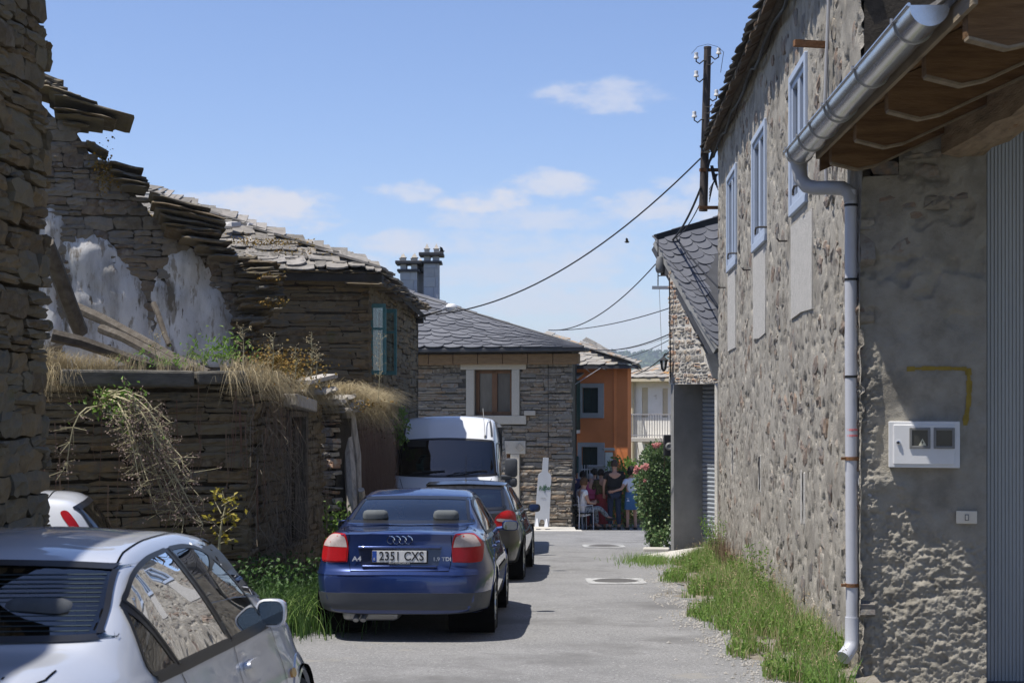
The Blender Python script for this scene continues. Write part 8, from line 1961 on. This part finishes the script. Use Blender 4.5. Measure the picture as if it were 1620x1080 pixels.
    pts, r = on_front(900, 1.3, 2.2, lambda u, r: 2.08 + .18 * max(0, 1.9 - u), 51); o = blades('dry_grass', M['straw'], pts, r.uniform(.12, .42, len(pts)), .006, 1.0, None, 52, 3, .5, (.05, -.25, 0)); o['label'] = 'bleached dry grass heap on the broken ruin wall head'
    pts, r = on_front(330, 2.2, 3.6, lambda u, r: 2.10, 53); pts = pts[fbm(pts[:, 0] * 5, pts[:, 1] * 0, 3, 3) > .47]; o = blades('dry_grass', M['straw'], pts, r.uniform(.08, .34, len(pts)), .006, .55, None, 54, 3, .3); o['label'] = 'thin dry grass along the coping of the ruin front'
    r = np.random.default_rng(55); p = np.array([[*(P(352, 570, 17.6) + Vector((r.normal() * .16, r.normal() * .15, abs(r.normal()) * .14)))] for _ in range(260)]); o = leaf_cloud('weeds', M['leaf_bright'], p, .07, None, 55, aspect=.35); o['kind'] = 'stuff'; o['label'] = 'green weed tuft on the ruin wall head'
    p = np.array([[*(P(258, 578, 17.4) + Vector((r.normal() * .25, r.normal() * .15, abs(r.normal()) * .08)))] for _ in range(160)]); o = leaf_cloud('weeds', M['leaf_bright'], p, .06, None, 56, aspect=.35); o['kind'] = 'stuff'
    def on_street(n, u0, u1, dz, seed, o0=-.2, o1=.15):
        r = np.random.default_rng(seed); u = r.uniform(u0, u1, n); return np.array([list(RW_STREET.p(a, 2.04 - .047 * a + r.uniform(-.05, dz), r.uniform(o0, o1))) for a in u]), r
    pts, r = on_street(1300, 0, 4.2, .06, 61); o = blades('dry_grass', M['straw'], pts, r.uniform(.12, .45, len(pts)), .007, .8, None, 62, 3, .5, (.25, -.1, 0)); o['label'] = 'dry grass tufts over the window of the ruin'
    pts, r = on_street(4200, 5.2, 10.1, .10, 63, -.25, .24); o = blades('dry_grass', M['straw'], pts, r.uniform(.25, .85, len(pts)), .010, .6, None, 64, 4, .85, (.42, -.2, 0)); o['label'] = 'thick blond grass thatch drooping over the ruin street wall'
    def hang(n, u0, u1, zt, zb, mat, seed, wid=.012, lab=None, oo=.14, W=None):
        W = W or RW_STREET; r = np.random.default_rng(seed); m_v = []; m_f = []
        for k in range(n):
            u = r.uniform(u0, u1); z = zt(u) - r.uniform(0, .5) ** 1; L = r.uniform(.3, 1.0); L = min(L, z - zb); a = W.p(u, z, r.uniform(.08, oo + .06)); b = len(m_v); w = wid * r.uniform(.5, 1.3); sx = W.U * (w / 2)
            for q in range(4):
                t_ = q / 3; c = a + Vector((0, 0, -L * t_)) + W.U * (r.normal() * .03 * t_) + W.N * (r.normal() * .015 + .02 * math.sin(t_ * 3)); ww = sx * (1 - .6 * t_); m_v += [c - ww, c + ww]
            m_f += [(b + 2 * q, b + 2 * q + 1, b + 2 * q + 3, b + 2 * q + 2) for q in range(3)]
        o = mesh('dry_creepers', m_v, m_f, M[mat]); o['kind'] = 'stuff'
        if lab: o['label'] = lab
    hang(4600, 6.15, 10.1, lambda u: 2.05 - .05 * u - np.random.default_rng(int(u * 1e6)).uniform(0, 1.9), gz(24) + .2, 'straw_red', 71, .016, 'reddish dry creeper curtain on the ruin street wall')
    hang(420, .1, 4.2, lambda u: 2.05 - .047 * u - np.random.default_rng(int(u * 1e6)).uniform(0, 1.6), gz(19) + .3, 'straw_grey', 72, .010, 'thin dry stalks hanging on the ruin wall by the window', .06)
    hang(70, .2, 1.9, lambda u: 1.9, -.2, 'straw_red', 73, .012)
    hang(55, 1.2, 3.8, lambda u: 2.0 - np.random.default_rng(int(u * 1e6)).uniform(0, .9), .4, 'straw_red', 74, .012, None, .05, RW_FRONT)
    # straw tufts that droop over the broken wall heads
    for k, (W_, u, z) in enumerate([(RW_STREET, a, 2.02 - .047 * a) for a in (.2, .7, 1.2, 1.5, 3.3, 3.8, 4.2)] + [(RW_FRONT, a, 2.06) for a in (1.35, 1.6, 3.45)] + [(RW_STREET, a, 1.98 - .05 * a) for a in (5.5, 6.3, 7.2, 8.3, 9.4)]):
        r = np.random.default_rng(200 + k); n = 110; c = W_.p(u, z, .06); pts = np.array(c) + r.normal(size=(n, 3)) * np.array([.10, .16, .04]); N_ = np.array(W_.N)
        o = blades('dry_grass', M['straw'], pts, r.uniform(.25, .6, n), .008, .5, None, 220 + k, 4, 1.5, tuple(N_ * .55)); o['label'] = 'straw tuft drooping over the broken ruin wall head'
    # tangled dead stems at the corner
    r = np.random.default_rng(75); m = MB()
    for k in range(150):
        a = RW_STREET.p(r.uniform(-.1, 1.9), r.uniform(-.4, 1.9), .10); m.tube([a, a + Vector((r.normal() * .12, r.normal() * .15, -r.uniform(.1, .4))), a + Vector((r.normal() * .2, r.normal() * .25, -r.uniform(.2, .7)))], [.004, .004, .002], 4, False)
    o = m.build('dead_stems', M['straw_grey'], None); o['kind'] = 'stuff'; o['label'] = 'tangle of dead grey stems at the ruin corner'
    # moss cushions on the wall head and old roof
    def moss(c, s, n, seed): 
        r = np.random.default_rng(seed); p = np.array(c) + r.normal(size=(n, 3)) * np.array(s); o = leaf_cloud('moss', M['moss'], p, .035, None, seed, aspect=.9); o['kind'] = 'stuff'
    moss(P(450, 580, 18.3), (.22, .3, .10), 900, 81); moss(P(425, 575, 18.0), (.10, .2, .09), 400, 82); moss(P(545, 640, 22.5), (.25, .5, .04), 400, 83)
    moss(P(415, 385, 26.2), (.32, .35, .035), 700, 84); moss(P(455, 402, 26.1), (.28, .25, .03), 420, 85); moss(P(270, 345, 24.4), (.3, .3, .04), 500, 86); moss(P(428, 440, 22.2), (.08, .12, .03), 200, 87); moss(P(433, 478, 22.1), (.10, .12, .03), 220, 88); moss(P(165, 270, 21.8), (.08, .08, .16), 300, 89)
    # tall dry stalks standing on the wall
    for px, y0, y1, Y in ((492, 600, 525, 18.5), (598, 640, 535, 23), (430, 600, 535, 17.6), (467, 600, 548, 18), (385, 580, 520, 17.3), (245, 575, 530, 17.2), (500, 600, 560, 19)):
        t = thing('dry_stalk', {492: 'tallest dry seeding stalk before the dark gable, nearest the turquoise window', 598: 'dry stalk standing in front of the turquoise window', 430: 'dry stalk on the ruin beside the broken plaster edge', 467: 'dry stalk left of the tallest stalk before the dark gable', 385: 'dry stalk beside the green weed tuft on the ruin', 245: 'dry stalk before the white plaster by the fallen rafters', 500: 'short dry stalk beside the weathered plank on the ruin'}[px], 'plant', P(px, y0, Y), 0, 'dry stalks on the ruin'); r = np.random.default_rng(px); a, b = P(px, y0, Y), P(px + r.uniform(-4, 4), y1, Y); m = MB(); m.tube([a, a.lerp(b, .5) + Vector((.01, 0, 0)), b], [.006, .005, .002], 5); pp = []
        for k in range(16): s = a.lerp(b, r.uniform(.35, 1)); e = s + Vector((r.uniform(-.09, .09), r.uniform(-.05, .05), r.uniform(.01, .08))); m.tube([s, e], [.002, .0015], 4, False); pp += [list(e + Vector(r.normal(size=3) * .012)) for _ in range(4)]
        m.build('stem', M['twig_pale'], t); leaf_cloud('seed_heads', M['straw'], pp, .02, t, px)
left_weeds()

def rose_bush():
    c = Vector((2.80, 30.9, gz(31))); t = thing('rose_bush', 'tall rose bush with pink roses beside the garage corner', 'bush', c); r = np.random.default_rng(91)
    n = 5200; d = r.normal(size=(n, 3)); d /= np.linalg.norm(d, axis=1)[:, None]; lump = .72 + .62 * fbm(d[:, 0] * 2.2 + 8, d[:, 1] * 2 + d[:, 2] * 2.6, 92, 4); rad = r.random(n) ** .38
    z = d[:, 2] * rad * lump; prof_ = np.clip(1.0 - .42 * np.clip(-z, 0, 1) ** 1.3 - .35 * np.clip(z - .45, 0, 1), .25, 1.1)
    p = np.array(c) + np.stack([d[:, 0] * rad * lump * .42 * prof_, d[:, 1] * rad * lump * .55 * prof_, 1.10 + z * 1.02], 1)
    leaf_cloud('foliage', M['leaf_rose'], p, .072, t, 93, normals=d, aspect=.7)
    m = MB()
    for k in range(14):
        a = r.uniform(0, 6.28); e = c + Vector((.38 * math.cos(a), .4 * math.sin(a), r.uniform(1.2, 2.1))); b = c + Vector((.08 * math.cos(a), .08 * math.sin(a), -.03)); m.tube([b, b.lerp(e, .45) + Vector((0, 0, .12)), e], [.016, .012, .005], 6)
    m.build('stem', M['twig'], t)
    for px, py, s in ((980, 745, .085), (995, 738, .10), (1002, 740, .09), (1030, 704, .085), (1036, 703, .075), (1004, 742, .06), (1059, 704, .085), (1056, 713, .06), (1014, 760, .05), (1062, 722, .06), (1012, 738, .07)):
        c2 = P(px + (26 if px < 1000 else 6), py, 30.40); pp = []; nn = []
        for k in range(34):
            dd = r.normal(size=3); dd /= np.linalg.norm(dd); pp.append(list(c2 + Vector(dd) * s * .40 * r.random() ** .4)); nn.append(dd)
        leaf_cloud('flower', M['petal'], pp, s * .58, t, px, normals=nn, aspect=1.0, fold=.6)
    # low grey green plant and the bed's edging stone
    c3 = (2.86, 30.3, gz(30.3)); q = thing('bed_plant', 'low grey green plant under the rose bush', 'plant', c3); p = np.array(c3) + np.array([0, 0, .25]) + r.normal(size=(420, 3)) * np.array([.13, .15, .13]); leaf_cloud('foliage', M['leaf_rose'], p, .07, q, 95, aspect=.8)
    m = MB(); m.tube([c3, (c3[0], c3[1], c3[2] + .3)], [.012, .006], 5); m.build('stem', M['twig'], q)
    m = MB(); m.bbox((2.72, 29.75, gz(29.75) + .02), (.5, .2, .12), Matrix.Rotation(-.15, 3, 'Z'), .03); tag(m.build('kerb_stone', M['concrete_light'], None), 'pale edging stone in front of the rose bush', 'kerb stone')
    # greenery behind the people
    for c4, sz, n, mt, lab, nm in (((3.15, 44.0, gz(44)), (.62, .6, 1.0), 2400, 'leaf_bright', 'loose bright green shrub behind the people by the orange house', 'garden_shrub'), ((4.4, 47.5, gz(47.5)), (.95, .8, 1.15), 2400, 'leaf', 'dark green shrub in front of the white house', 'garden_shrub'), ((4.75, 43.8, gz(44)), (.55, .5, 1.05), 1500, 'leaf_bright', 'light green shrub below the balcony of the white house', 'garden_shrub')):
        tt = thing(nm, lab, 'shrub', c4); d = r.normal(size=(n, 3)); d /= np.linalg.norm(d, axis=1)[:, None]; lump = .7 + .6 * fbm(d[:, 0] * 2.4 + c4[0], d[:, 1] * 2 + d[:, 2] * 2.2, 97, 3)
        p = np.array(c4) + np.array([0, 0, sz[2]]) + d * (r.random(n) ** .4)[:, None] * np.array(sz) * lump[:, None]; leaf_cloud('foliage', M[mt], p, .10, tt, 98, normals=d)
        m = MB()
        for k in range(8): a = r.uniform(0, 6.28); m.tube([(c4[0], c4[1], c4[2] - .02), (c4[0] + sz[0] * .5 * math.cos(a), c4[1] + sz[1] * .5 * math.sin(a), c4[2] + sz[2] * 1.3)], [.02, .006], 5)
        m.build('stem', M['twig'], tt)
rose_bush()

def grit():
    # loose grit gathered along both road edges
    r = np.random.default_rng(101); n = 2600; yy = r.uniform(10.5, 30, n); side = r.random(n) < .7
    xx = np.where(side, 2.06 + .0536 * yy - verge_w(yy) - np.abs(r.normal(size=n)) * .16 + .06, -2.4 + .067 * (yy - 17) + np.abs(r.normal(size=n)) * .3)
    V = []; Fc = []
    base = np.array([(1, 0, 0), (0, 1, 0), (-1, 0, 0), (0, -1, 0), (0, 0, 1.0)])
    for k in range(n):
        s = r.uniform(.006, .02) * (1.6 if r.random() < .08 else 1); a = r.uniform(0, 6.28); ca, sa = math.cos(a), math.sin(a); q = base * s * r.uniform(.7, 1.3, (5, 1)); q = np.stack([q[:, 0] * ca - q[:, 1] * sa, q[:, 0] * sa + q[:, 1] * ca, q[:, 2] * .8], 1)
        b = len(V); V += (q + np.array([xx[k], yy[k], gz(yy[k]) + .008])).tolist(); Fc += [(b + i, b + (i + 1) % 4, b + 4) for i in range(4)]
    o = mesh('gravel', V, Fc, M['grit']); o['kind'] = 'stuff'; o['label'] = 'loose grit along the road edges'
M['grit'] = mk('grit', [(.20, .19, .175), (.34, .32, .29), (.26, .25, .235), (.42, .40, .37)], .9, 9, rand=True, spec=.2)
grit()
# ------------------------------------------------------------------ pole, wires, street furniture
def pole():
    t = thing('electric_pole', 'old wooden electric pole with white insulators bracketed to the house corner', 'pole', P(1113, 335, 26.9)); Y = 26.9
    a, b = P(1112.5, 334, Y), P(1119.5, 76, Y); m = MB(); m.tube([a, a.lerp(b, .3), a.lerp(b, .6), b], [.075, .072, .068, .062], 12); m.lathe([(.068, 0), (.064, .03), (.0, .035)], None, 12, b - Vector((0, 0, .01))); m.build('post', M['pole_wood'], t, 50)
    for py, px0, px1 in ((269, 1107, 1141), (328.5, 1106, 1141)):
        m = MB(); m.bar(P(px0, py, Y - .12), P(px1, py, Y - .02), .05, .055); m.build('bracket', M['rust'], t)
    k = Y / F
    for px, py, sd in ((1101.5, 88, -1), (1137, 81, 1), (1101.5, 117, -1), (1133.5, 147, 1), (1098.5, 181, -1)):
        c = P(px, py, Y - .1); base = P(1118 + (76 - py) * .027 * -1 * .0 + (1119.5 - 1119.5) - (py - 76) * .027, py + 8, Y - .05)
        m = MB(); m.lathe([(.0, .055), (.030, .05), (.036, .02), (.028, .0), (.042, -.025), (.044, -.05), (.03, -.055), (0, -.055)], None, 12, c); ins = m.build('insulator', M['porcelain'], t, 50)
        m = MB(); p0 = c + Vector((0, 0, -.05)); m.tube([p0, p0 + Vector((0, .01, -.05)), p0 + Vector((-sd * .06, .03, -.085)), p0 + Vector((-sd * .12, .05, -.03)), base], .012, 6); m.build('hook', M['iron'], ins)
    for px, py in ((1124, 103), (1122, 170), (1121, 180)):
        m = MB(); q = P(px, py, Y - .1); m.tube([q + Vector((-.07, 0, .0)), q, q + Vector((.05, 0, .05))], .010, 5); m.build('spare_hook', M['iron'], t)
    m = MB(); m.lathe([(.06, -.05), (.065, -.03), (.045, -.01), (.065, .01), (.06, .04), (.03, .05)], None, 12, P(1118, 237, Y - .1)); m.build('insulator', M['porcelain'], t)
    m = MB()
    for d in range(4): m.tube([P(1118, 238, Y - .1), P(1124, 215 + d * 6, Y - .1), P(1132 + d, 212 + d * 8, Y), P(1126 - d * 2, 245 + d * 5, Y - .12), P(1119, 268 + d * 3, Y - .12)], .016, 5)
    for d in range(5): m.tube([P(1124 + d, 262, Y - .1), P(1128 + 2 * d, 285 + 4 * d, Y - .15), P(1136 - d, 275, Y), P(1122, 300 + d * 5, Y - .1)], .007, 5)
    m.build('cable_bundle', M['cable'], t)
    m = MB(); m.tube([P(1094, 85, Y), P(1104, 74, Y - .3), P(1120, 70, Y - .4), P(1135, 74, Y - .3), P(1144, 82, Y)], .004, 4); m.tube([P(1145, 82, Y), P(1143, 95, Y - .05), P(1140, 115, Y - .1)], .005, 4); m.build('loose_wire', M['cable'], t)
pole()
def sag(p0, p1, s, n=24): return [p0.lerp(p1, k / n) - Vector((0, 0, s * 4 * (k / n) * (1 - k / n))) for k in range(n + 1)]
def wires():
    def w(label, p0, p1, s, r=.012, mat='cable'):
        m = MB(); m.tube(sag(p0, p1, s), r, 5); tag(m.build('cable', M[mat], None), label, 'cable', 'overhead cables')
    w('overhead cable swooping from the electric pole down to the white street lamp', P(1108, 251, 26.8), P(690, 497, 31.8), .55, .014)
    w('thick cable running from the electric pole down to the garage ridge', P(1109, 296, 26.8), P(1064, 380, 30.0), .10, .020)
    w('second thin cable beside the thick one down to the garage ridge', P(1112, 312, 26.8), P(1070, 376, 30.0), .10, .010)
    w('black cable crossing the garage slates from ridge to the house wall', P(1070, 377, 29.8), P(1137, 455, 26.4), .04, .016)
    w('thin black cable crossing low over the garage slates', P(1060, 412, 28.6), P(1137, 485, 26.4), .05, .007)
    w('cable from the pole dropping past the insulator toward the slate house', P(1037, 418, 29.6), P(868, 522, 40.5), .35, .012)
    w('long thin cable between the slate house and the garage corner', P(868, 522, 40.5), P(1060, 487, 29.4), .12, .010)
    w('cable from the slate house eave up to the garage lantern corner', P(928, 551, 41.0), P(1060, 528, 29.4), .15, .012)
    w('thin pale cable below it toward the garage corner', P(940, 552, 46.5), P(1060, 532, 29.4), .12, .006, 'cable_grey')
    w('cable running from the orange house across to the garage corner', P(985, 566, 47), P(1060, 537, 29.4), .05, .008)
    w('cable from the white house eave rising to the garage corner', P(1004, 592, 55), P(1060, 555, 29.4), .08, .013)
    w('pale guy wire slanting across the orange house front', P(903, 612, 45.2), P(950, 582, 46.4), .0, .012, 'cable_grey'); w('pale guy wire on the right of the orange house front', P(955, 583, 46.4), P(993, 600, 54), .0, .012, 'cable_grey')
    w('slack pale cable hanging under the orange house eave', P(928, 584, 46.5), P(992, 597, 54), .25, .010, 'cable_grey')
    w('thin vertical cable hanging from the cable bracket arm', P(1043, 455, 29.5), P(1047, 560, 29.5), .0, .005, 'cable_grey')
    w('dark cable running down the garage corner edge', P(1059, 440, 29.3), P(1061, 600, 29.3), .0, .012)
wires()
def street_lamp():
    c = P(714, 486, 31.5); t = thing('street_lamp', 'white bowl street lamp on an arm at the old house eave', 'lamp', c); m = MB()
    m.tube([P(662, 502, 32.2), P(680, 497, 31.8), P(700, 490, 31.5), c + Vector((-.08, 0, .0))], [.028, .026, .026, .05], 8); m.build('arm', M['zinc_seam'], t)
    m = MB(); m.lathe([(.0, .075), (.06, .07), (.10, .045), (.115, .0)], None, 16, c); m.build('reflector', M['white_plastic'], t, 60)
    m = MB(); m.lathe([(.10, -.0), (.085, -.05), (.045, -.075), (0, -.08)], None, 16, c); m.build('bowl', M['lamp_globe'], t, 60)
    m = MB(); m.bbox(P(664, 507, 32.3), (.16, .16, .12), None, .02); m.build('junction_box', M['black'], t)
street_lamp()
M['sign_white'] = mk('sign_white', [(.48, .49, .50), (.56, .57, .58)], .5, 3, spec=.3)
def bottle_sign():
    Y = 40.35; k = Y / F; b = P(857, 832, Y); t = thing('bottle_sign', 'white bottle shaped standing sign with green lettering in front of the stone house', 'sign', b); Rl = Matrix.Rotation(.06, 3, 'Y')
    o = Vector((-.0, 0, 0)); half = [(.19, 0), (.185, .16), (.175, .9), (.170, 1.22), (.163, 1.30), (.135, 1.345), (.095, 1.37), (.078, 1.40), (.072, 1.70), (.075, 1.745), (.055, 1.755)]
    out = [(-.165, 0), (-.185, .03)] + [(-x, z) for x, z in half[1:]] + [(x, z) for x, z in half[:0:-1]] + [(.185, .03), (.165, 0), (.09, 0), (.05, .16), (0, .18), (-.05, .16), (-.09, 0)]
    m = MB(); m.prism(out, -.03, .03, lambda u, v, d: b + Rl @ Vector((u, d, v))); m.build('board', M['sign_white'], t)
    for x in (-.13, .11):
        m = MB(); m.hexa([b + Rl @ Vector((x - .05, -.19, .0)), b + Rl @ Vector((x + .05, -.19, .0)), b + Rl @ Vector((x + .05, .12, 0)), b + Rl @ Vector((x - .05, .12, 0))], [b + Rl @ Vector((x - .012, -.035, .20)), b + Rl @ Vector((x + .012, -.035, .20)), b + Rl @ Vector((x + .012, .03, .20)), b + Rl @ Vector((x - .012, .03, .20))]); m.build('foot', M['sign_white'], t)
    def txt(body, x, z, size, mat, shear=.0, fx=1.0, off=.0):
        cu = bpy.data.curves.new('lettering', 'FONT'); cu.body = body; cu.size = size; cu.align_x = 'CENTER'; cu.align_y = 'CENTER'; cu.extrude = .001; cu.shear = shear; cu.offset = off
        tmp = bpy.data.objects.new('tmp', cu); COL.objects.link(tmp); dg = bpy.context.evaluated_depsgraph_get(); me = bpy.data.meshes.new_from_object(tmp.evaluated_get(dg)); bpy.data.objects.remove(tmp); me.materials.clear(); me.materials.append(mat); me.name = 'lettering'
        q = bpy.data.objects.new('lettering', me); COL.objects.link(q); q.matrix_basis = Matrix.Translation(b + Rl @ Vector((x, -.034, z))) @ Rl.to_4x4() @ Matrix.Rotation(math.pi / 2, 4, 'X') @ Matrix.Rotation(.12 if shear else 0, 4, 'Z') @ Matrix.Diagonal((fx, 1, 1, 1)); adopt(q, t)
    txt('Ruibal', 0.01, .975, .15, M['sign_green'], .3, .82, .003); txt('ORUJO', 0, .72, .035, M['cable_grey'], 0, 1.1)
    m = MB()
    for a, l in ((-.5, .10), (.1, .13), (.5, .09), (-1.1, .06), (2.8, .13), (3.4, .08)):
        m.tube([b + Rl @ Vector((.01, -.035, .97)), b + Rl @ Vector((.01 + l * .5 * math.sin(a), -.036, .97 + l * .6 * math.cos(a))), b + Rl @ Vector((.01 + l * .9 * math.sin(a + .2), -.036, .97 + l * .9 * math.cos(a + .2)))], [.004, .010, .002], 5)
    m.build('leaf_emblem', M['sign_green'], t)
M['sign_green'] = mk('sign_green', [(.02, .09, .035), (.04, .13, .05)], .6)
bottle_sign()
def manholes():
    for n, (px, py, wpx, dpx, lab) in enumerate(((955, 864, 66, 5, 'far manhole cover in a worn white painted frame near the people'), (974, 919, 92, 10, 'near manhole cover in a worn white painted frame in the middle of the road'))):
        Y = 4350 / (py - 726); c = Vector(((px - CX) / F * Y, Y, gz(Y))); w = wpx / F * Y; d = 1.05; t = thing('manhole', lab, 'manhole', c, -.05); sl = -.0344
        f = lambda x, y, z: c + Vector((x, y, y * sl + z))
        Z = street_z(c.x, c.y) - gz(c.y)
        m = MB(); m.lathe([(.30, Z + .006), (.30, Z + .014), (.28, Z + .016), (0, Z + .016)], None, 28, c); m.build('cover', M['manhole'], t)
        m = MB(); n_ = 36
        for k in range(n_):
            a = 2 * math.pi * k / n_; ca, sa = math.cos(a), math.sin(a); s = 1 / max(abs(ca), abs(sa)); m.v += [f(.33 * ca, .33 * sa, Z + .011), f(min(w / 2, .60) * ca * s, d / 2 * sa * s, Z + .011)]
        m.f = [(2 * k, 2 * k + 1, (2 * k + 3) % (2 * n_), (2 * k + 2) % (2 * n_)) for k in range(n_)]; m.build('painted_frame', M['white_paint'], t)
manholes()
def small_things():
    t = thing('loudspeaker', 'black loudspeaker box hanging at the garage corner above the rose bush', 'loudspeaker', P(1060, 720, 30.2)); m = MB(); m.bbox(P(1060, 704, 30.2), (.24, .24, .40), None, .015); m.build('cabinet', M['black'], t)
    m = MB(); m.lathe([(.08, 0), (.05, .02), (.02, .01), (0, .012)], Matrix.Rotation(math.pi / 2, 3, 'X'), 14, P(1059, 706, 30.07)); m.build('cone', M['grey_plastic'], t)
    t = thing('gate_post', 'white gate post with a flat cap behind the people', 'post', (3.05 * 1.0, 44.9, gz(45))); Y = 44.9; k = Y / F
    m = MB(); m.bbox((P(963, 700, Y).x, Y, gz(Y) + 1.05), (.22, .22, 2.1), None, .01); m.build('shaft', M['white_wall'], t); m = MB(); m.bbox((P(963, 700, Y).x, Y, P(960, 712, Y).z + .03), (.32, .32, .07), None, .01); m.build('cap', M['concrete_light'], t)
    t = thing('stone_table', 'low stone wall pier with flat slab behind the group of people', 'pier', (P(944, 740, 45.5).x, 45.5, gz(45.5))); Y = 45.5
    m = MB(); m.bbox((P(944, 740, Y).x, Y, gz(Y) + .65), (.42, .4, 1.3), None, .02); m.build('pier', M['schist_grey'], t); m = MB(); m.bbox((P(944, 740, Y).x, Y, P(944, 738, Y).z), (.52, .5, .08), None, .015); m.build('slab', M['concrete_light'], t)
    t = thing('iron_fence', 'white picket railing before the lower door of the orange house', 'fence', (P(929, 740, 46).x, 46, gz(46))); Y = 46
    for px in range(921, 940, 4):
        m = MB(); m.bar((P(px, 740, Y).x, Y, gz(Y)), (P(px, 740, Y).x, Y, P(px, 735, Y).z), .025, .025); m.build('picket', M['white_plastic'], t)
    m = MB(); m.bar((P(919, 740, Y).x, Y, P(919, 742, Y).z), (P(941, 740, Y).x, Y, P(941, 742, Y).z), .03, .03); m.build('rail', M['white_plastic'], t)
    for px, py, Y, s, lab, ang in ((992, 383, 60, .16, 'small dark bird flying in the open sky right of centre', .5), (699, 398, 46, .14, 'small bird fluttering beside the chimney finials', .9)):
        c = P(px, py, Y); t = thing('bird', lab, 'bird', c, ang); m = MB(); m.tube([c + Vector((-s * .6, 0, .01)), c + Vector((-s * .2, 0, 0)), c + Vector((s * .3, 0, 0)), c + Vector((s * .55, 0, .02))], [.01, .035, .03, .008], 7); m.build('body', M['black'], t, 50)
        for sd in (-1, 1):
            m = MB(); m.hexa([c + Vector((-.05, sd * .02, 0)), c + Vector((.06, sd * .02, 0)), c + Vector((.02, sd * s * .9, s * .7)), c + Vector((-.05, sd * s * 1.1, s * .9))], [c + Vector((-.05, sd * .02, .01)), c + Vector((.06, sd * .02, .01)), c + Vector((.02, sd * s * .9, s * .7 + .006)), c + Vector((-.05, sd * s * 1.1, s * .9 + .006))]); m.build('wing', M['black'], t)
small_things()
def haze():
    m = bpy.data.materials.new('haze'); m.use_nodes = True; nt = m.node_tree; nt.nodes.clear(); v = nt.nodes.new('ShaderNodeVolumePrincipled'); v.inputs['Density'].default_value = .00030; v.inputs['Color'].default_value = (.80, .86, .97, 1); v.inputs['Anisotropy'].default_value = .3
    o = nt.nodes.new('ShaderNodeOutputMaterial'); nt.links.new(v.outputs[0], o.inputs['Volume'])
    b = MB(); b.box((0, 1000, 23), (5600, 4200, 88)); h = b.build('haze', m, None); h['kind'] = 'stuff'; h['label'] = 'thin summer haze over the village and hills'
haze()
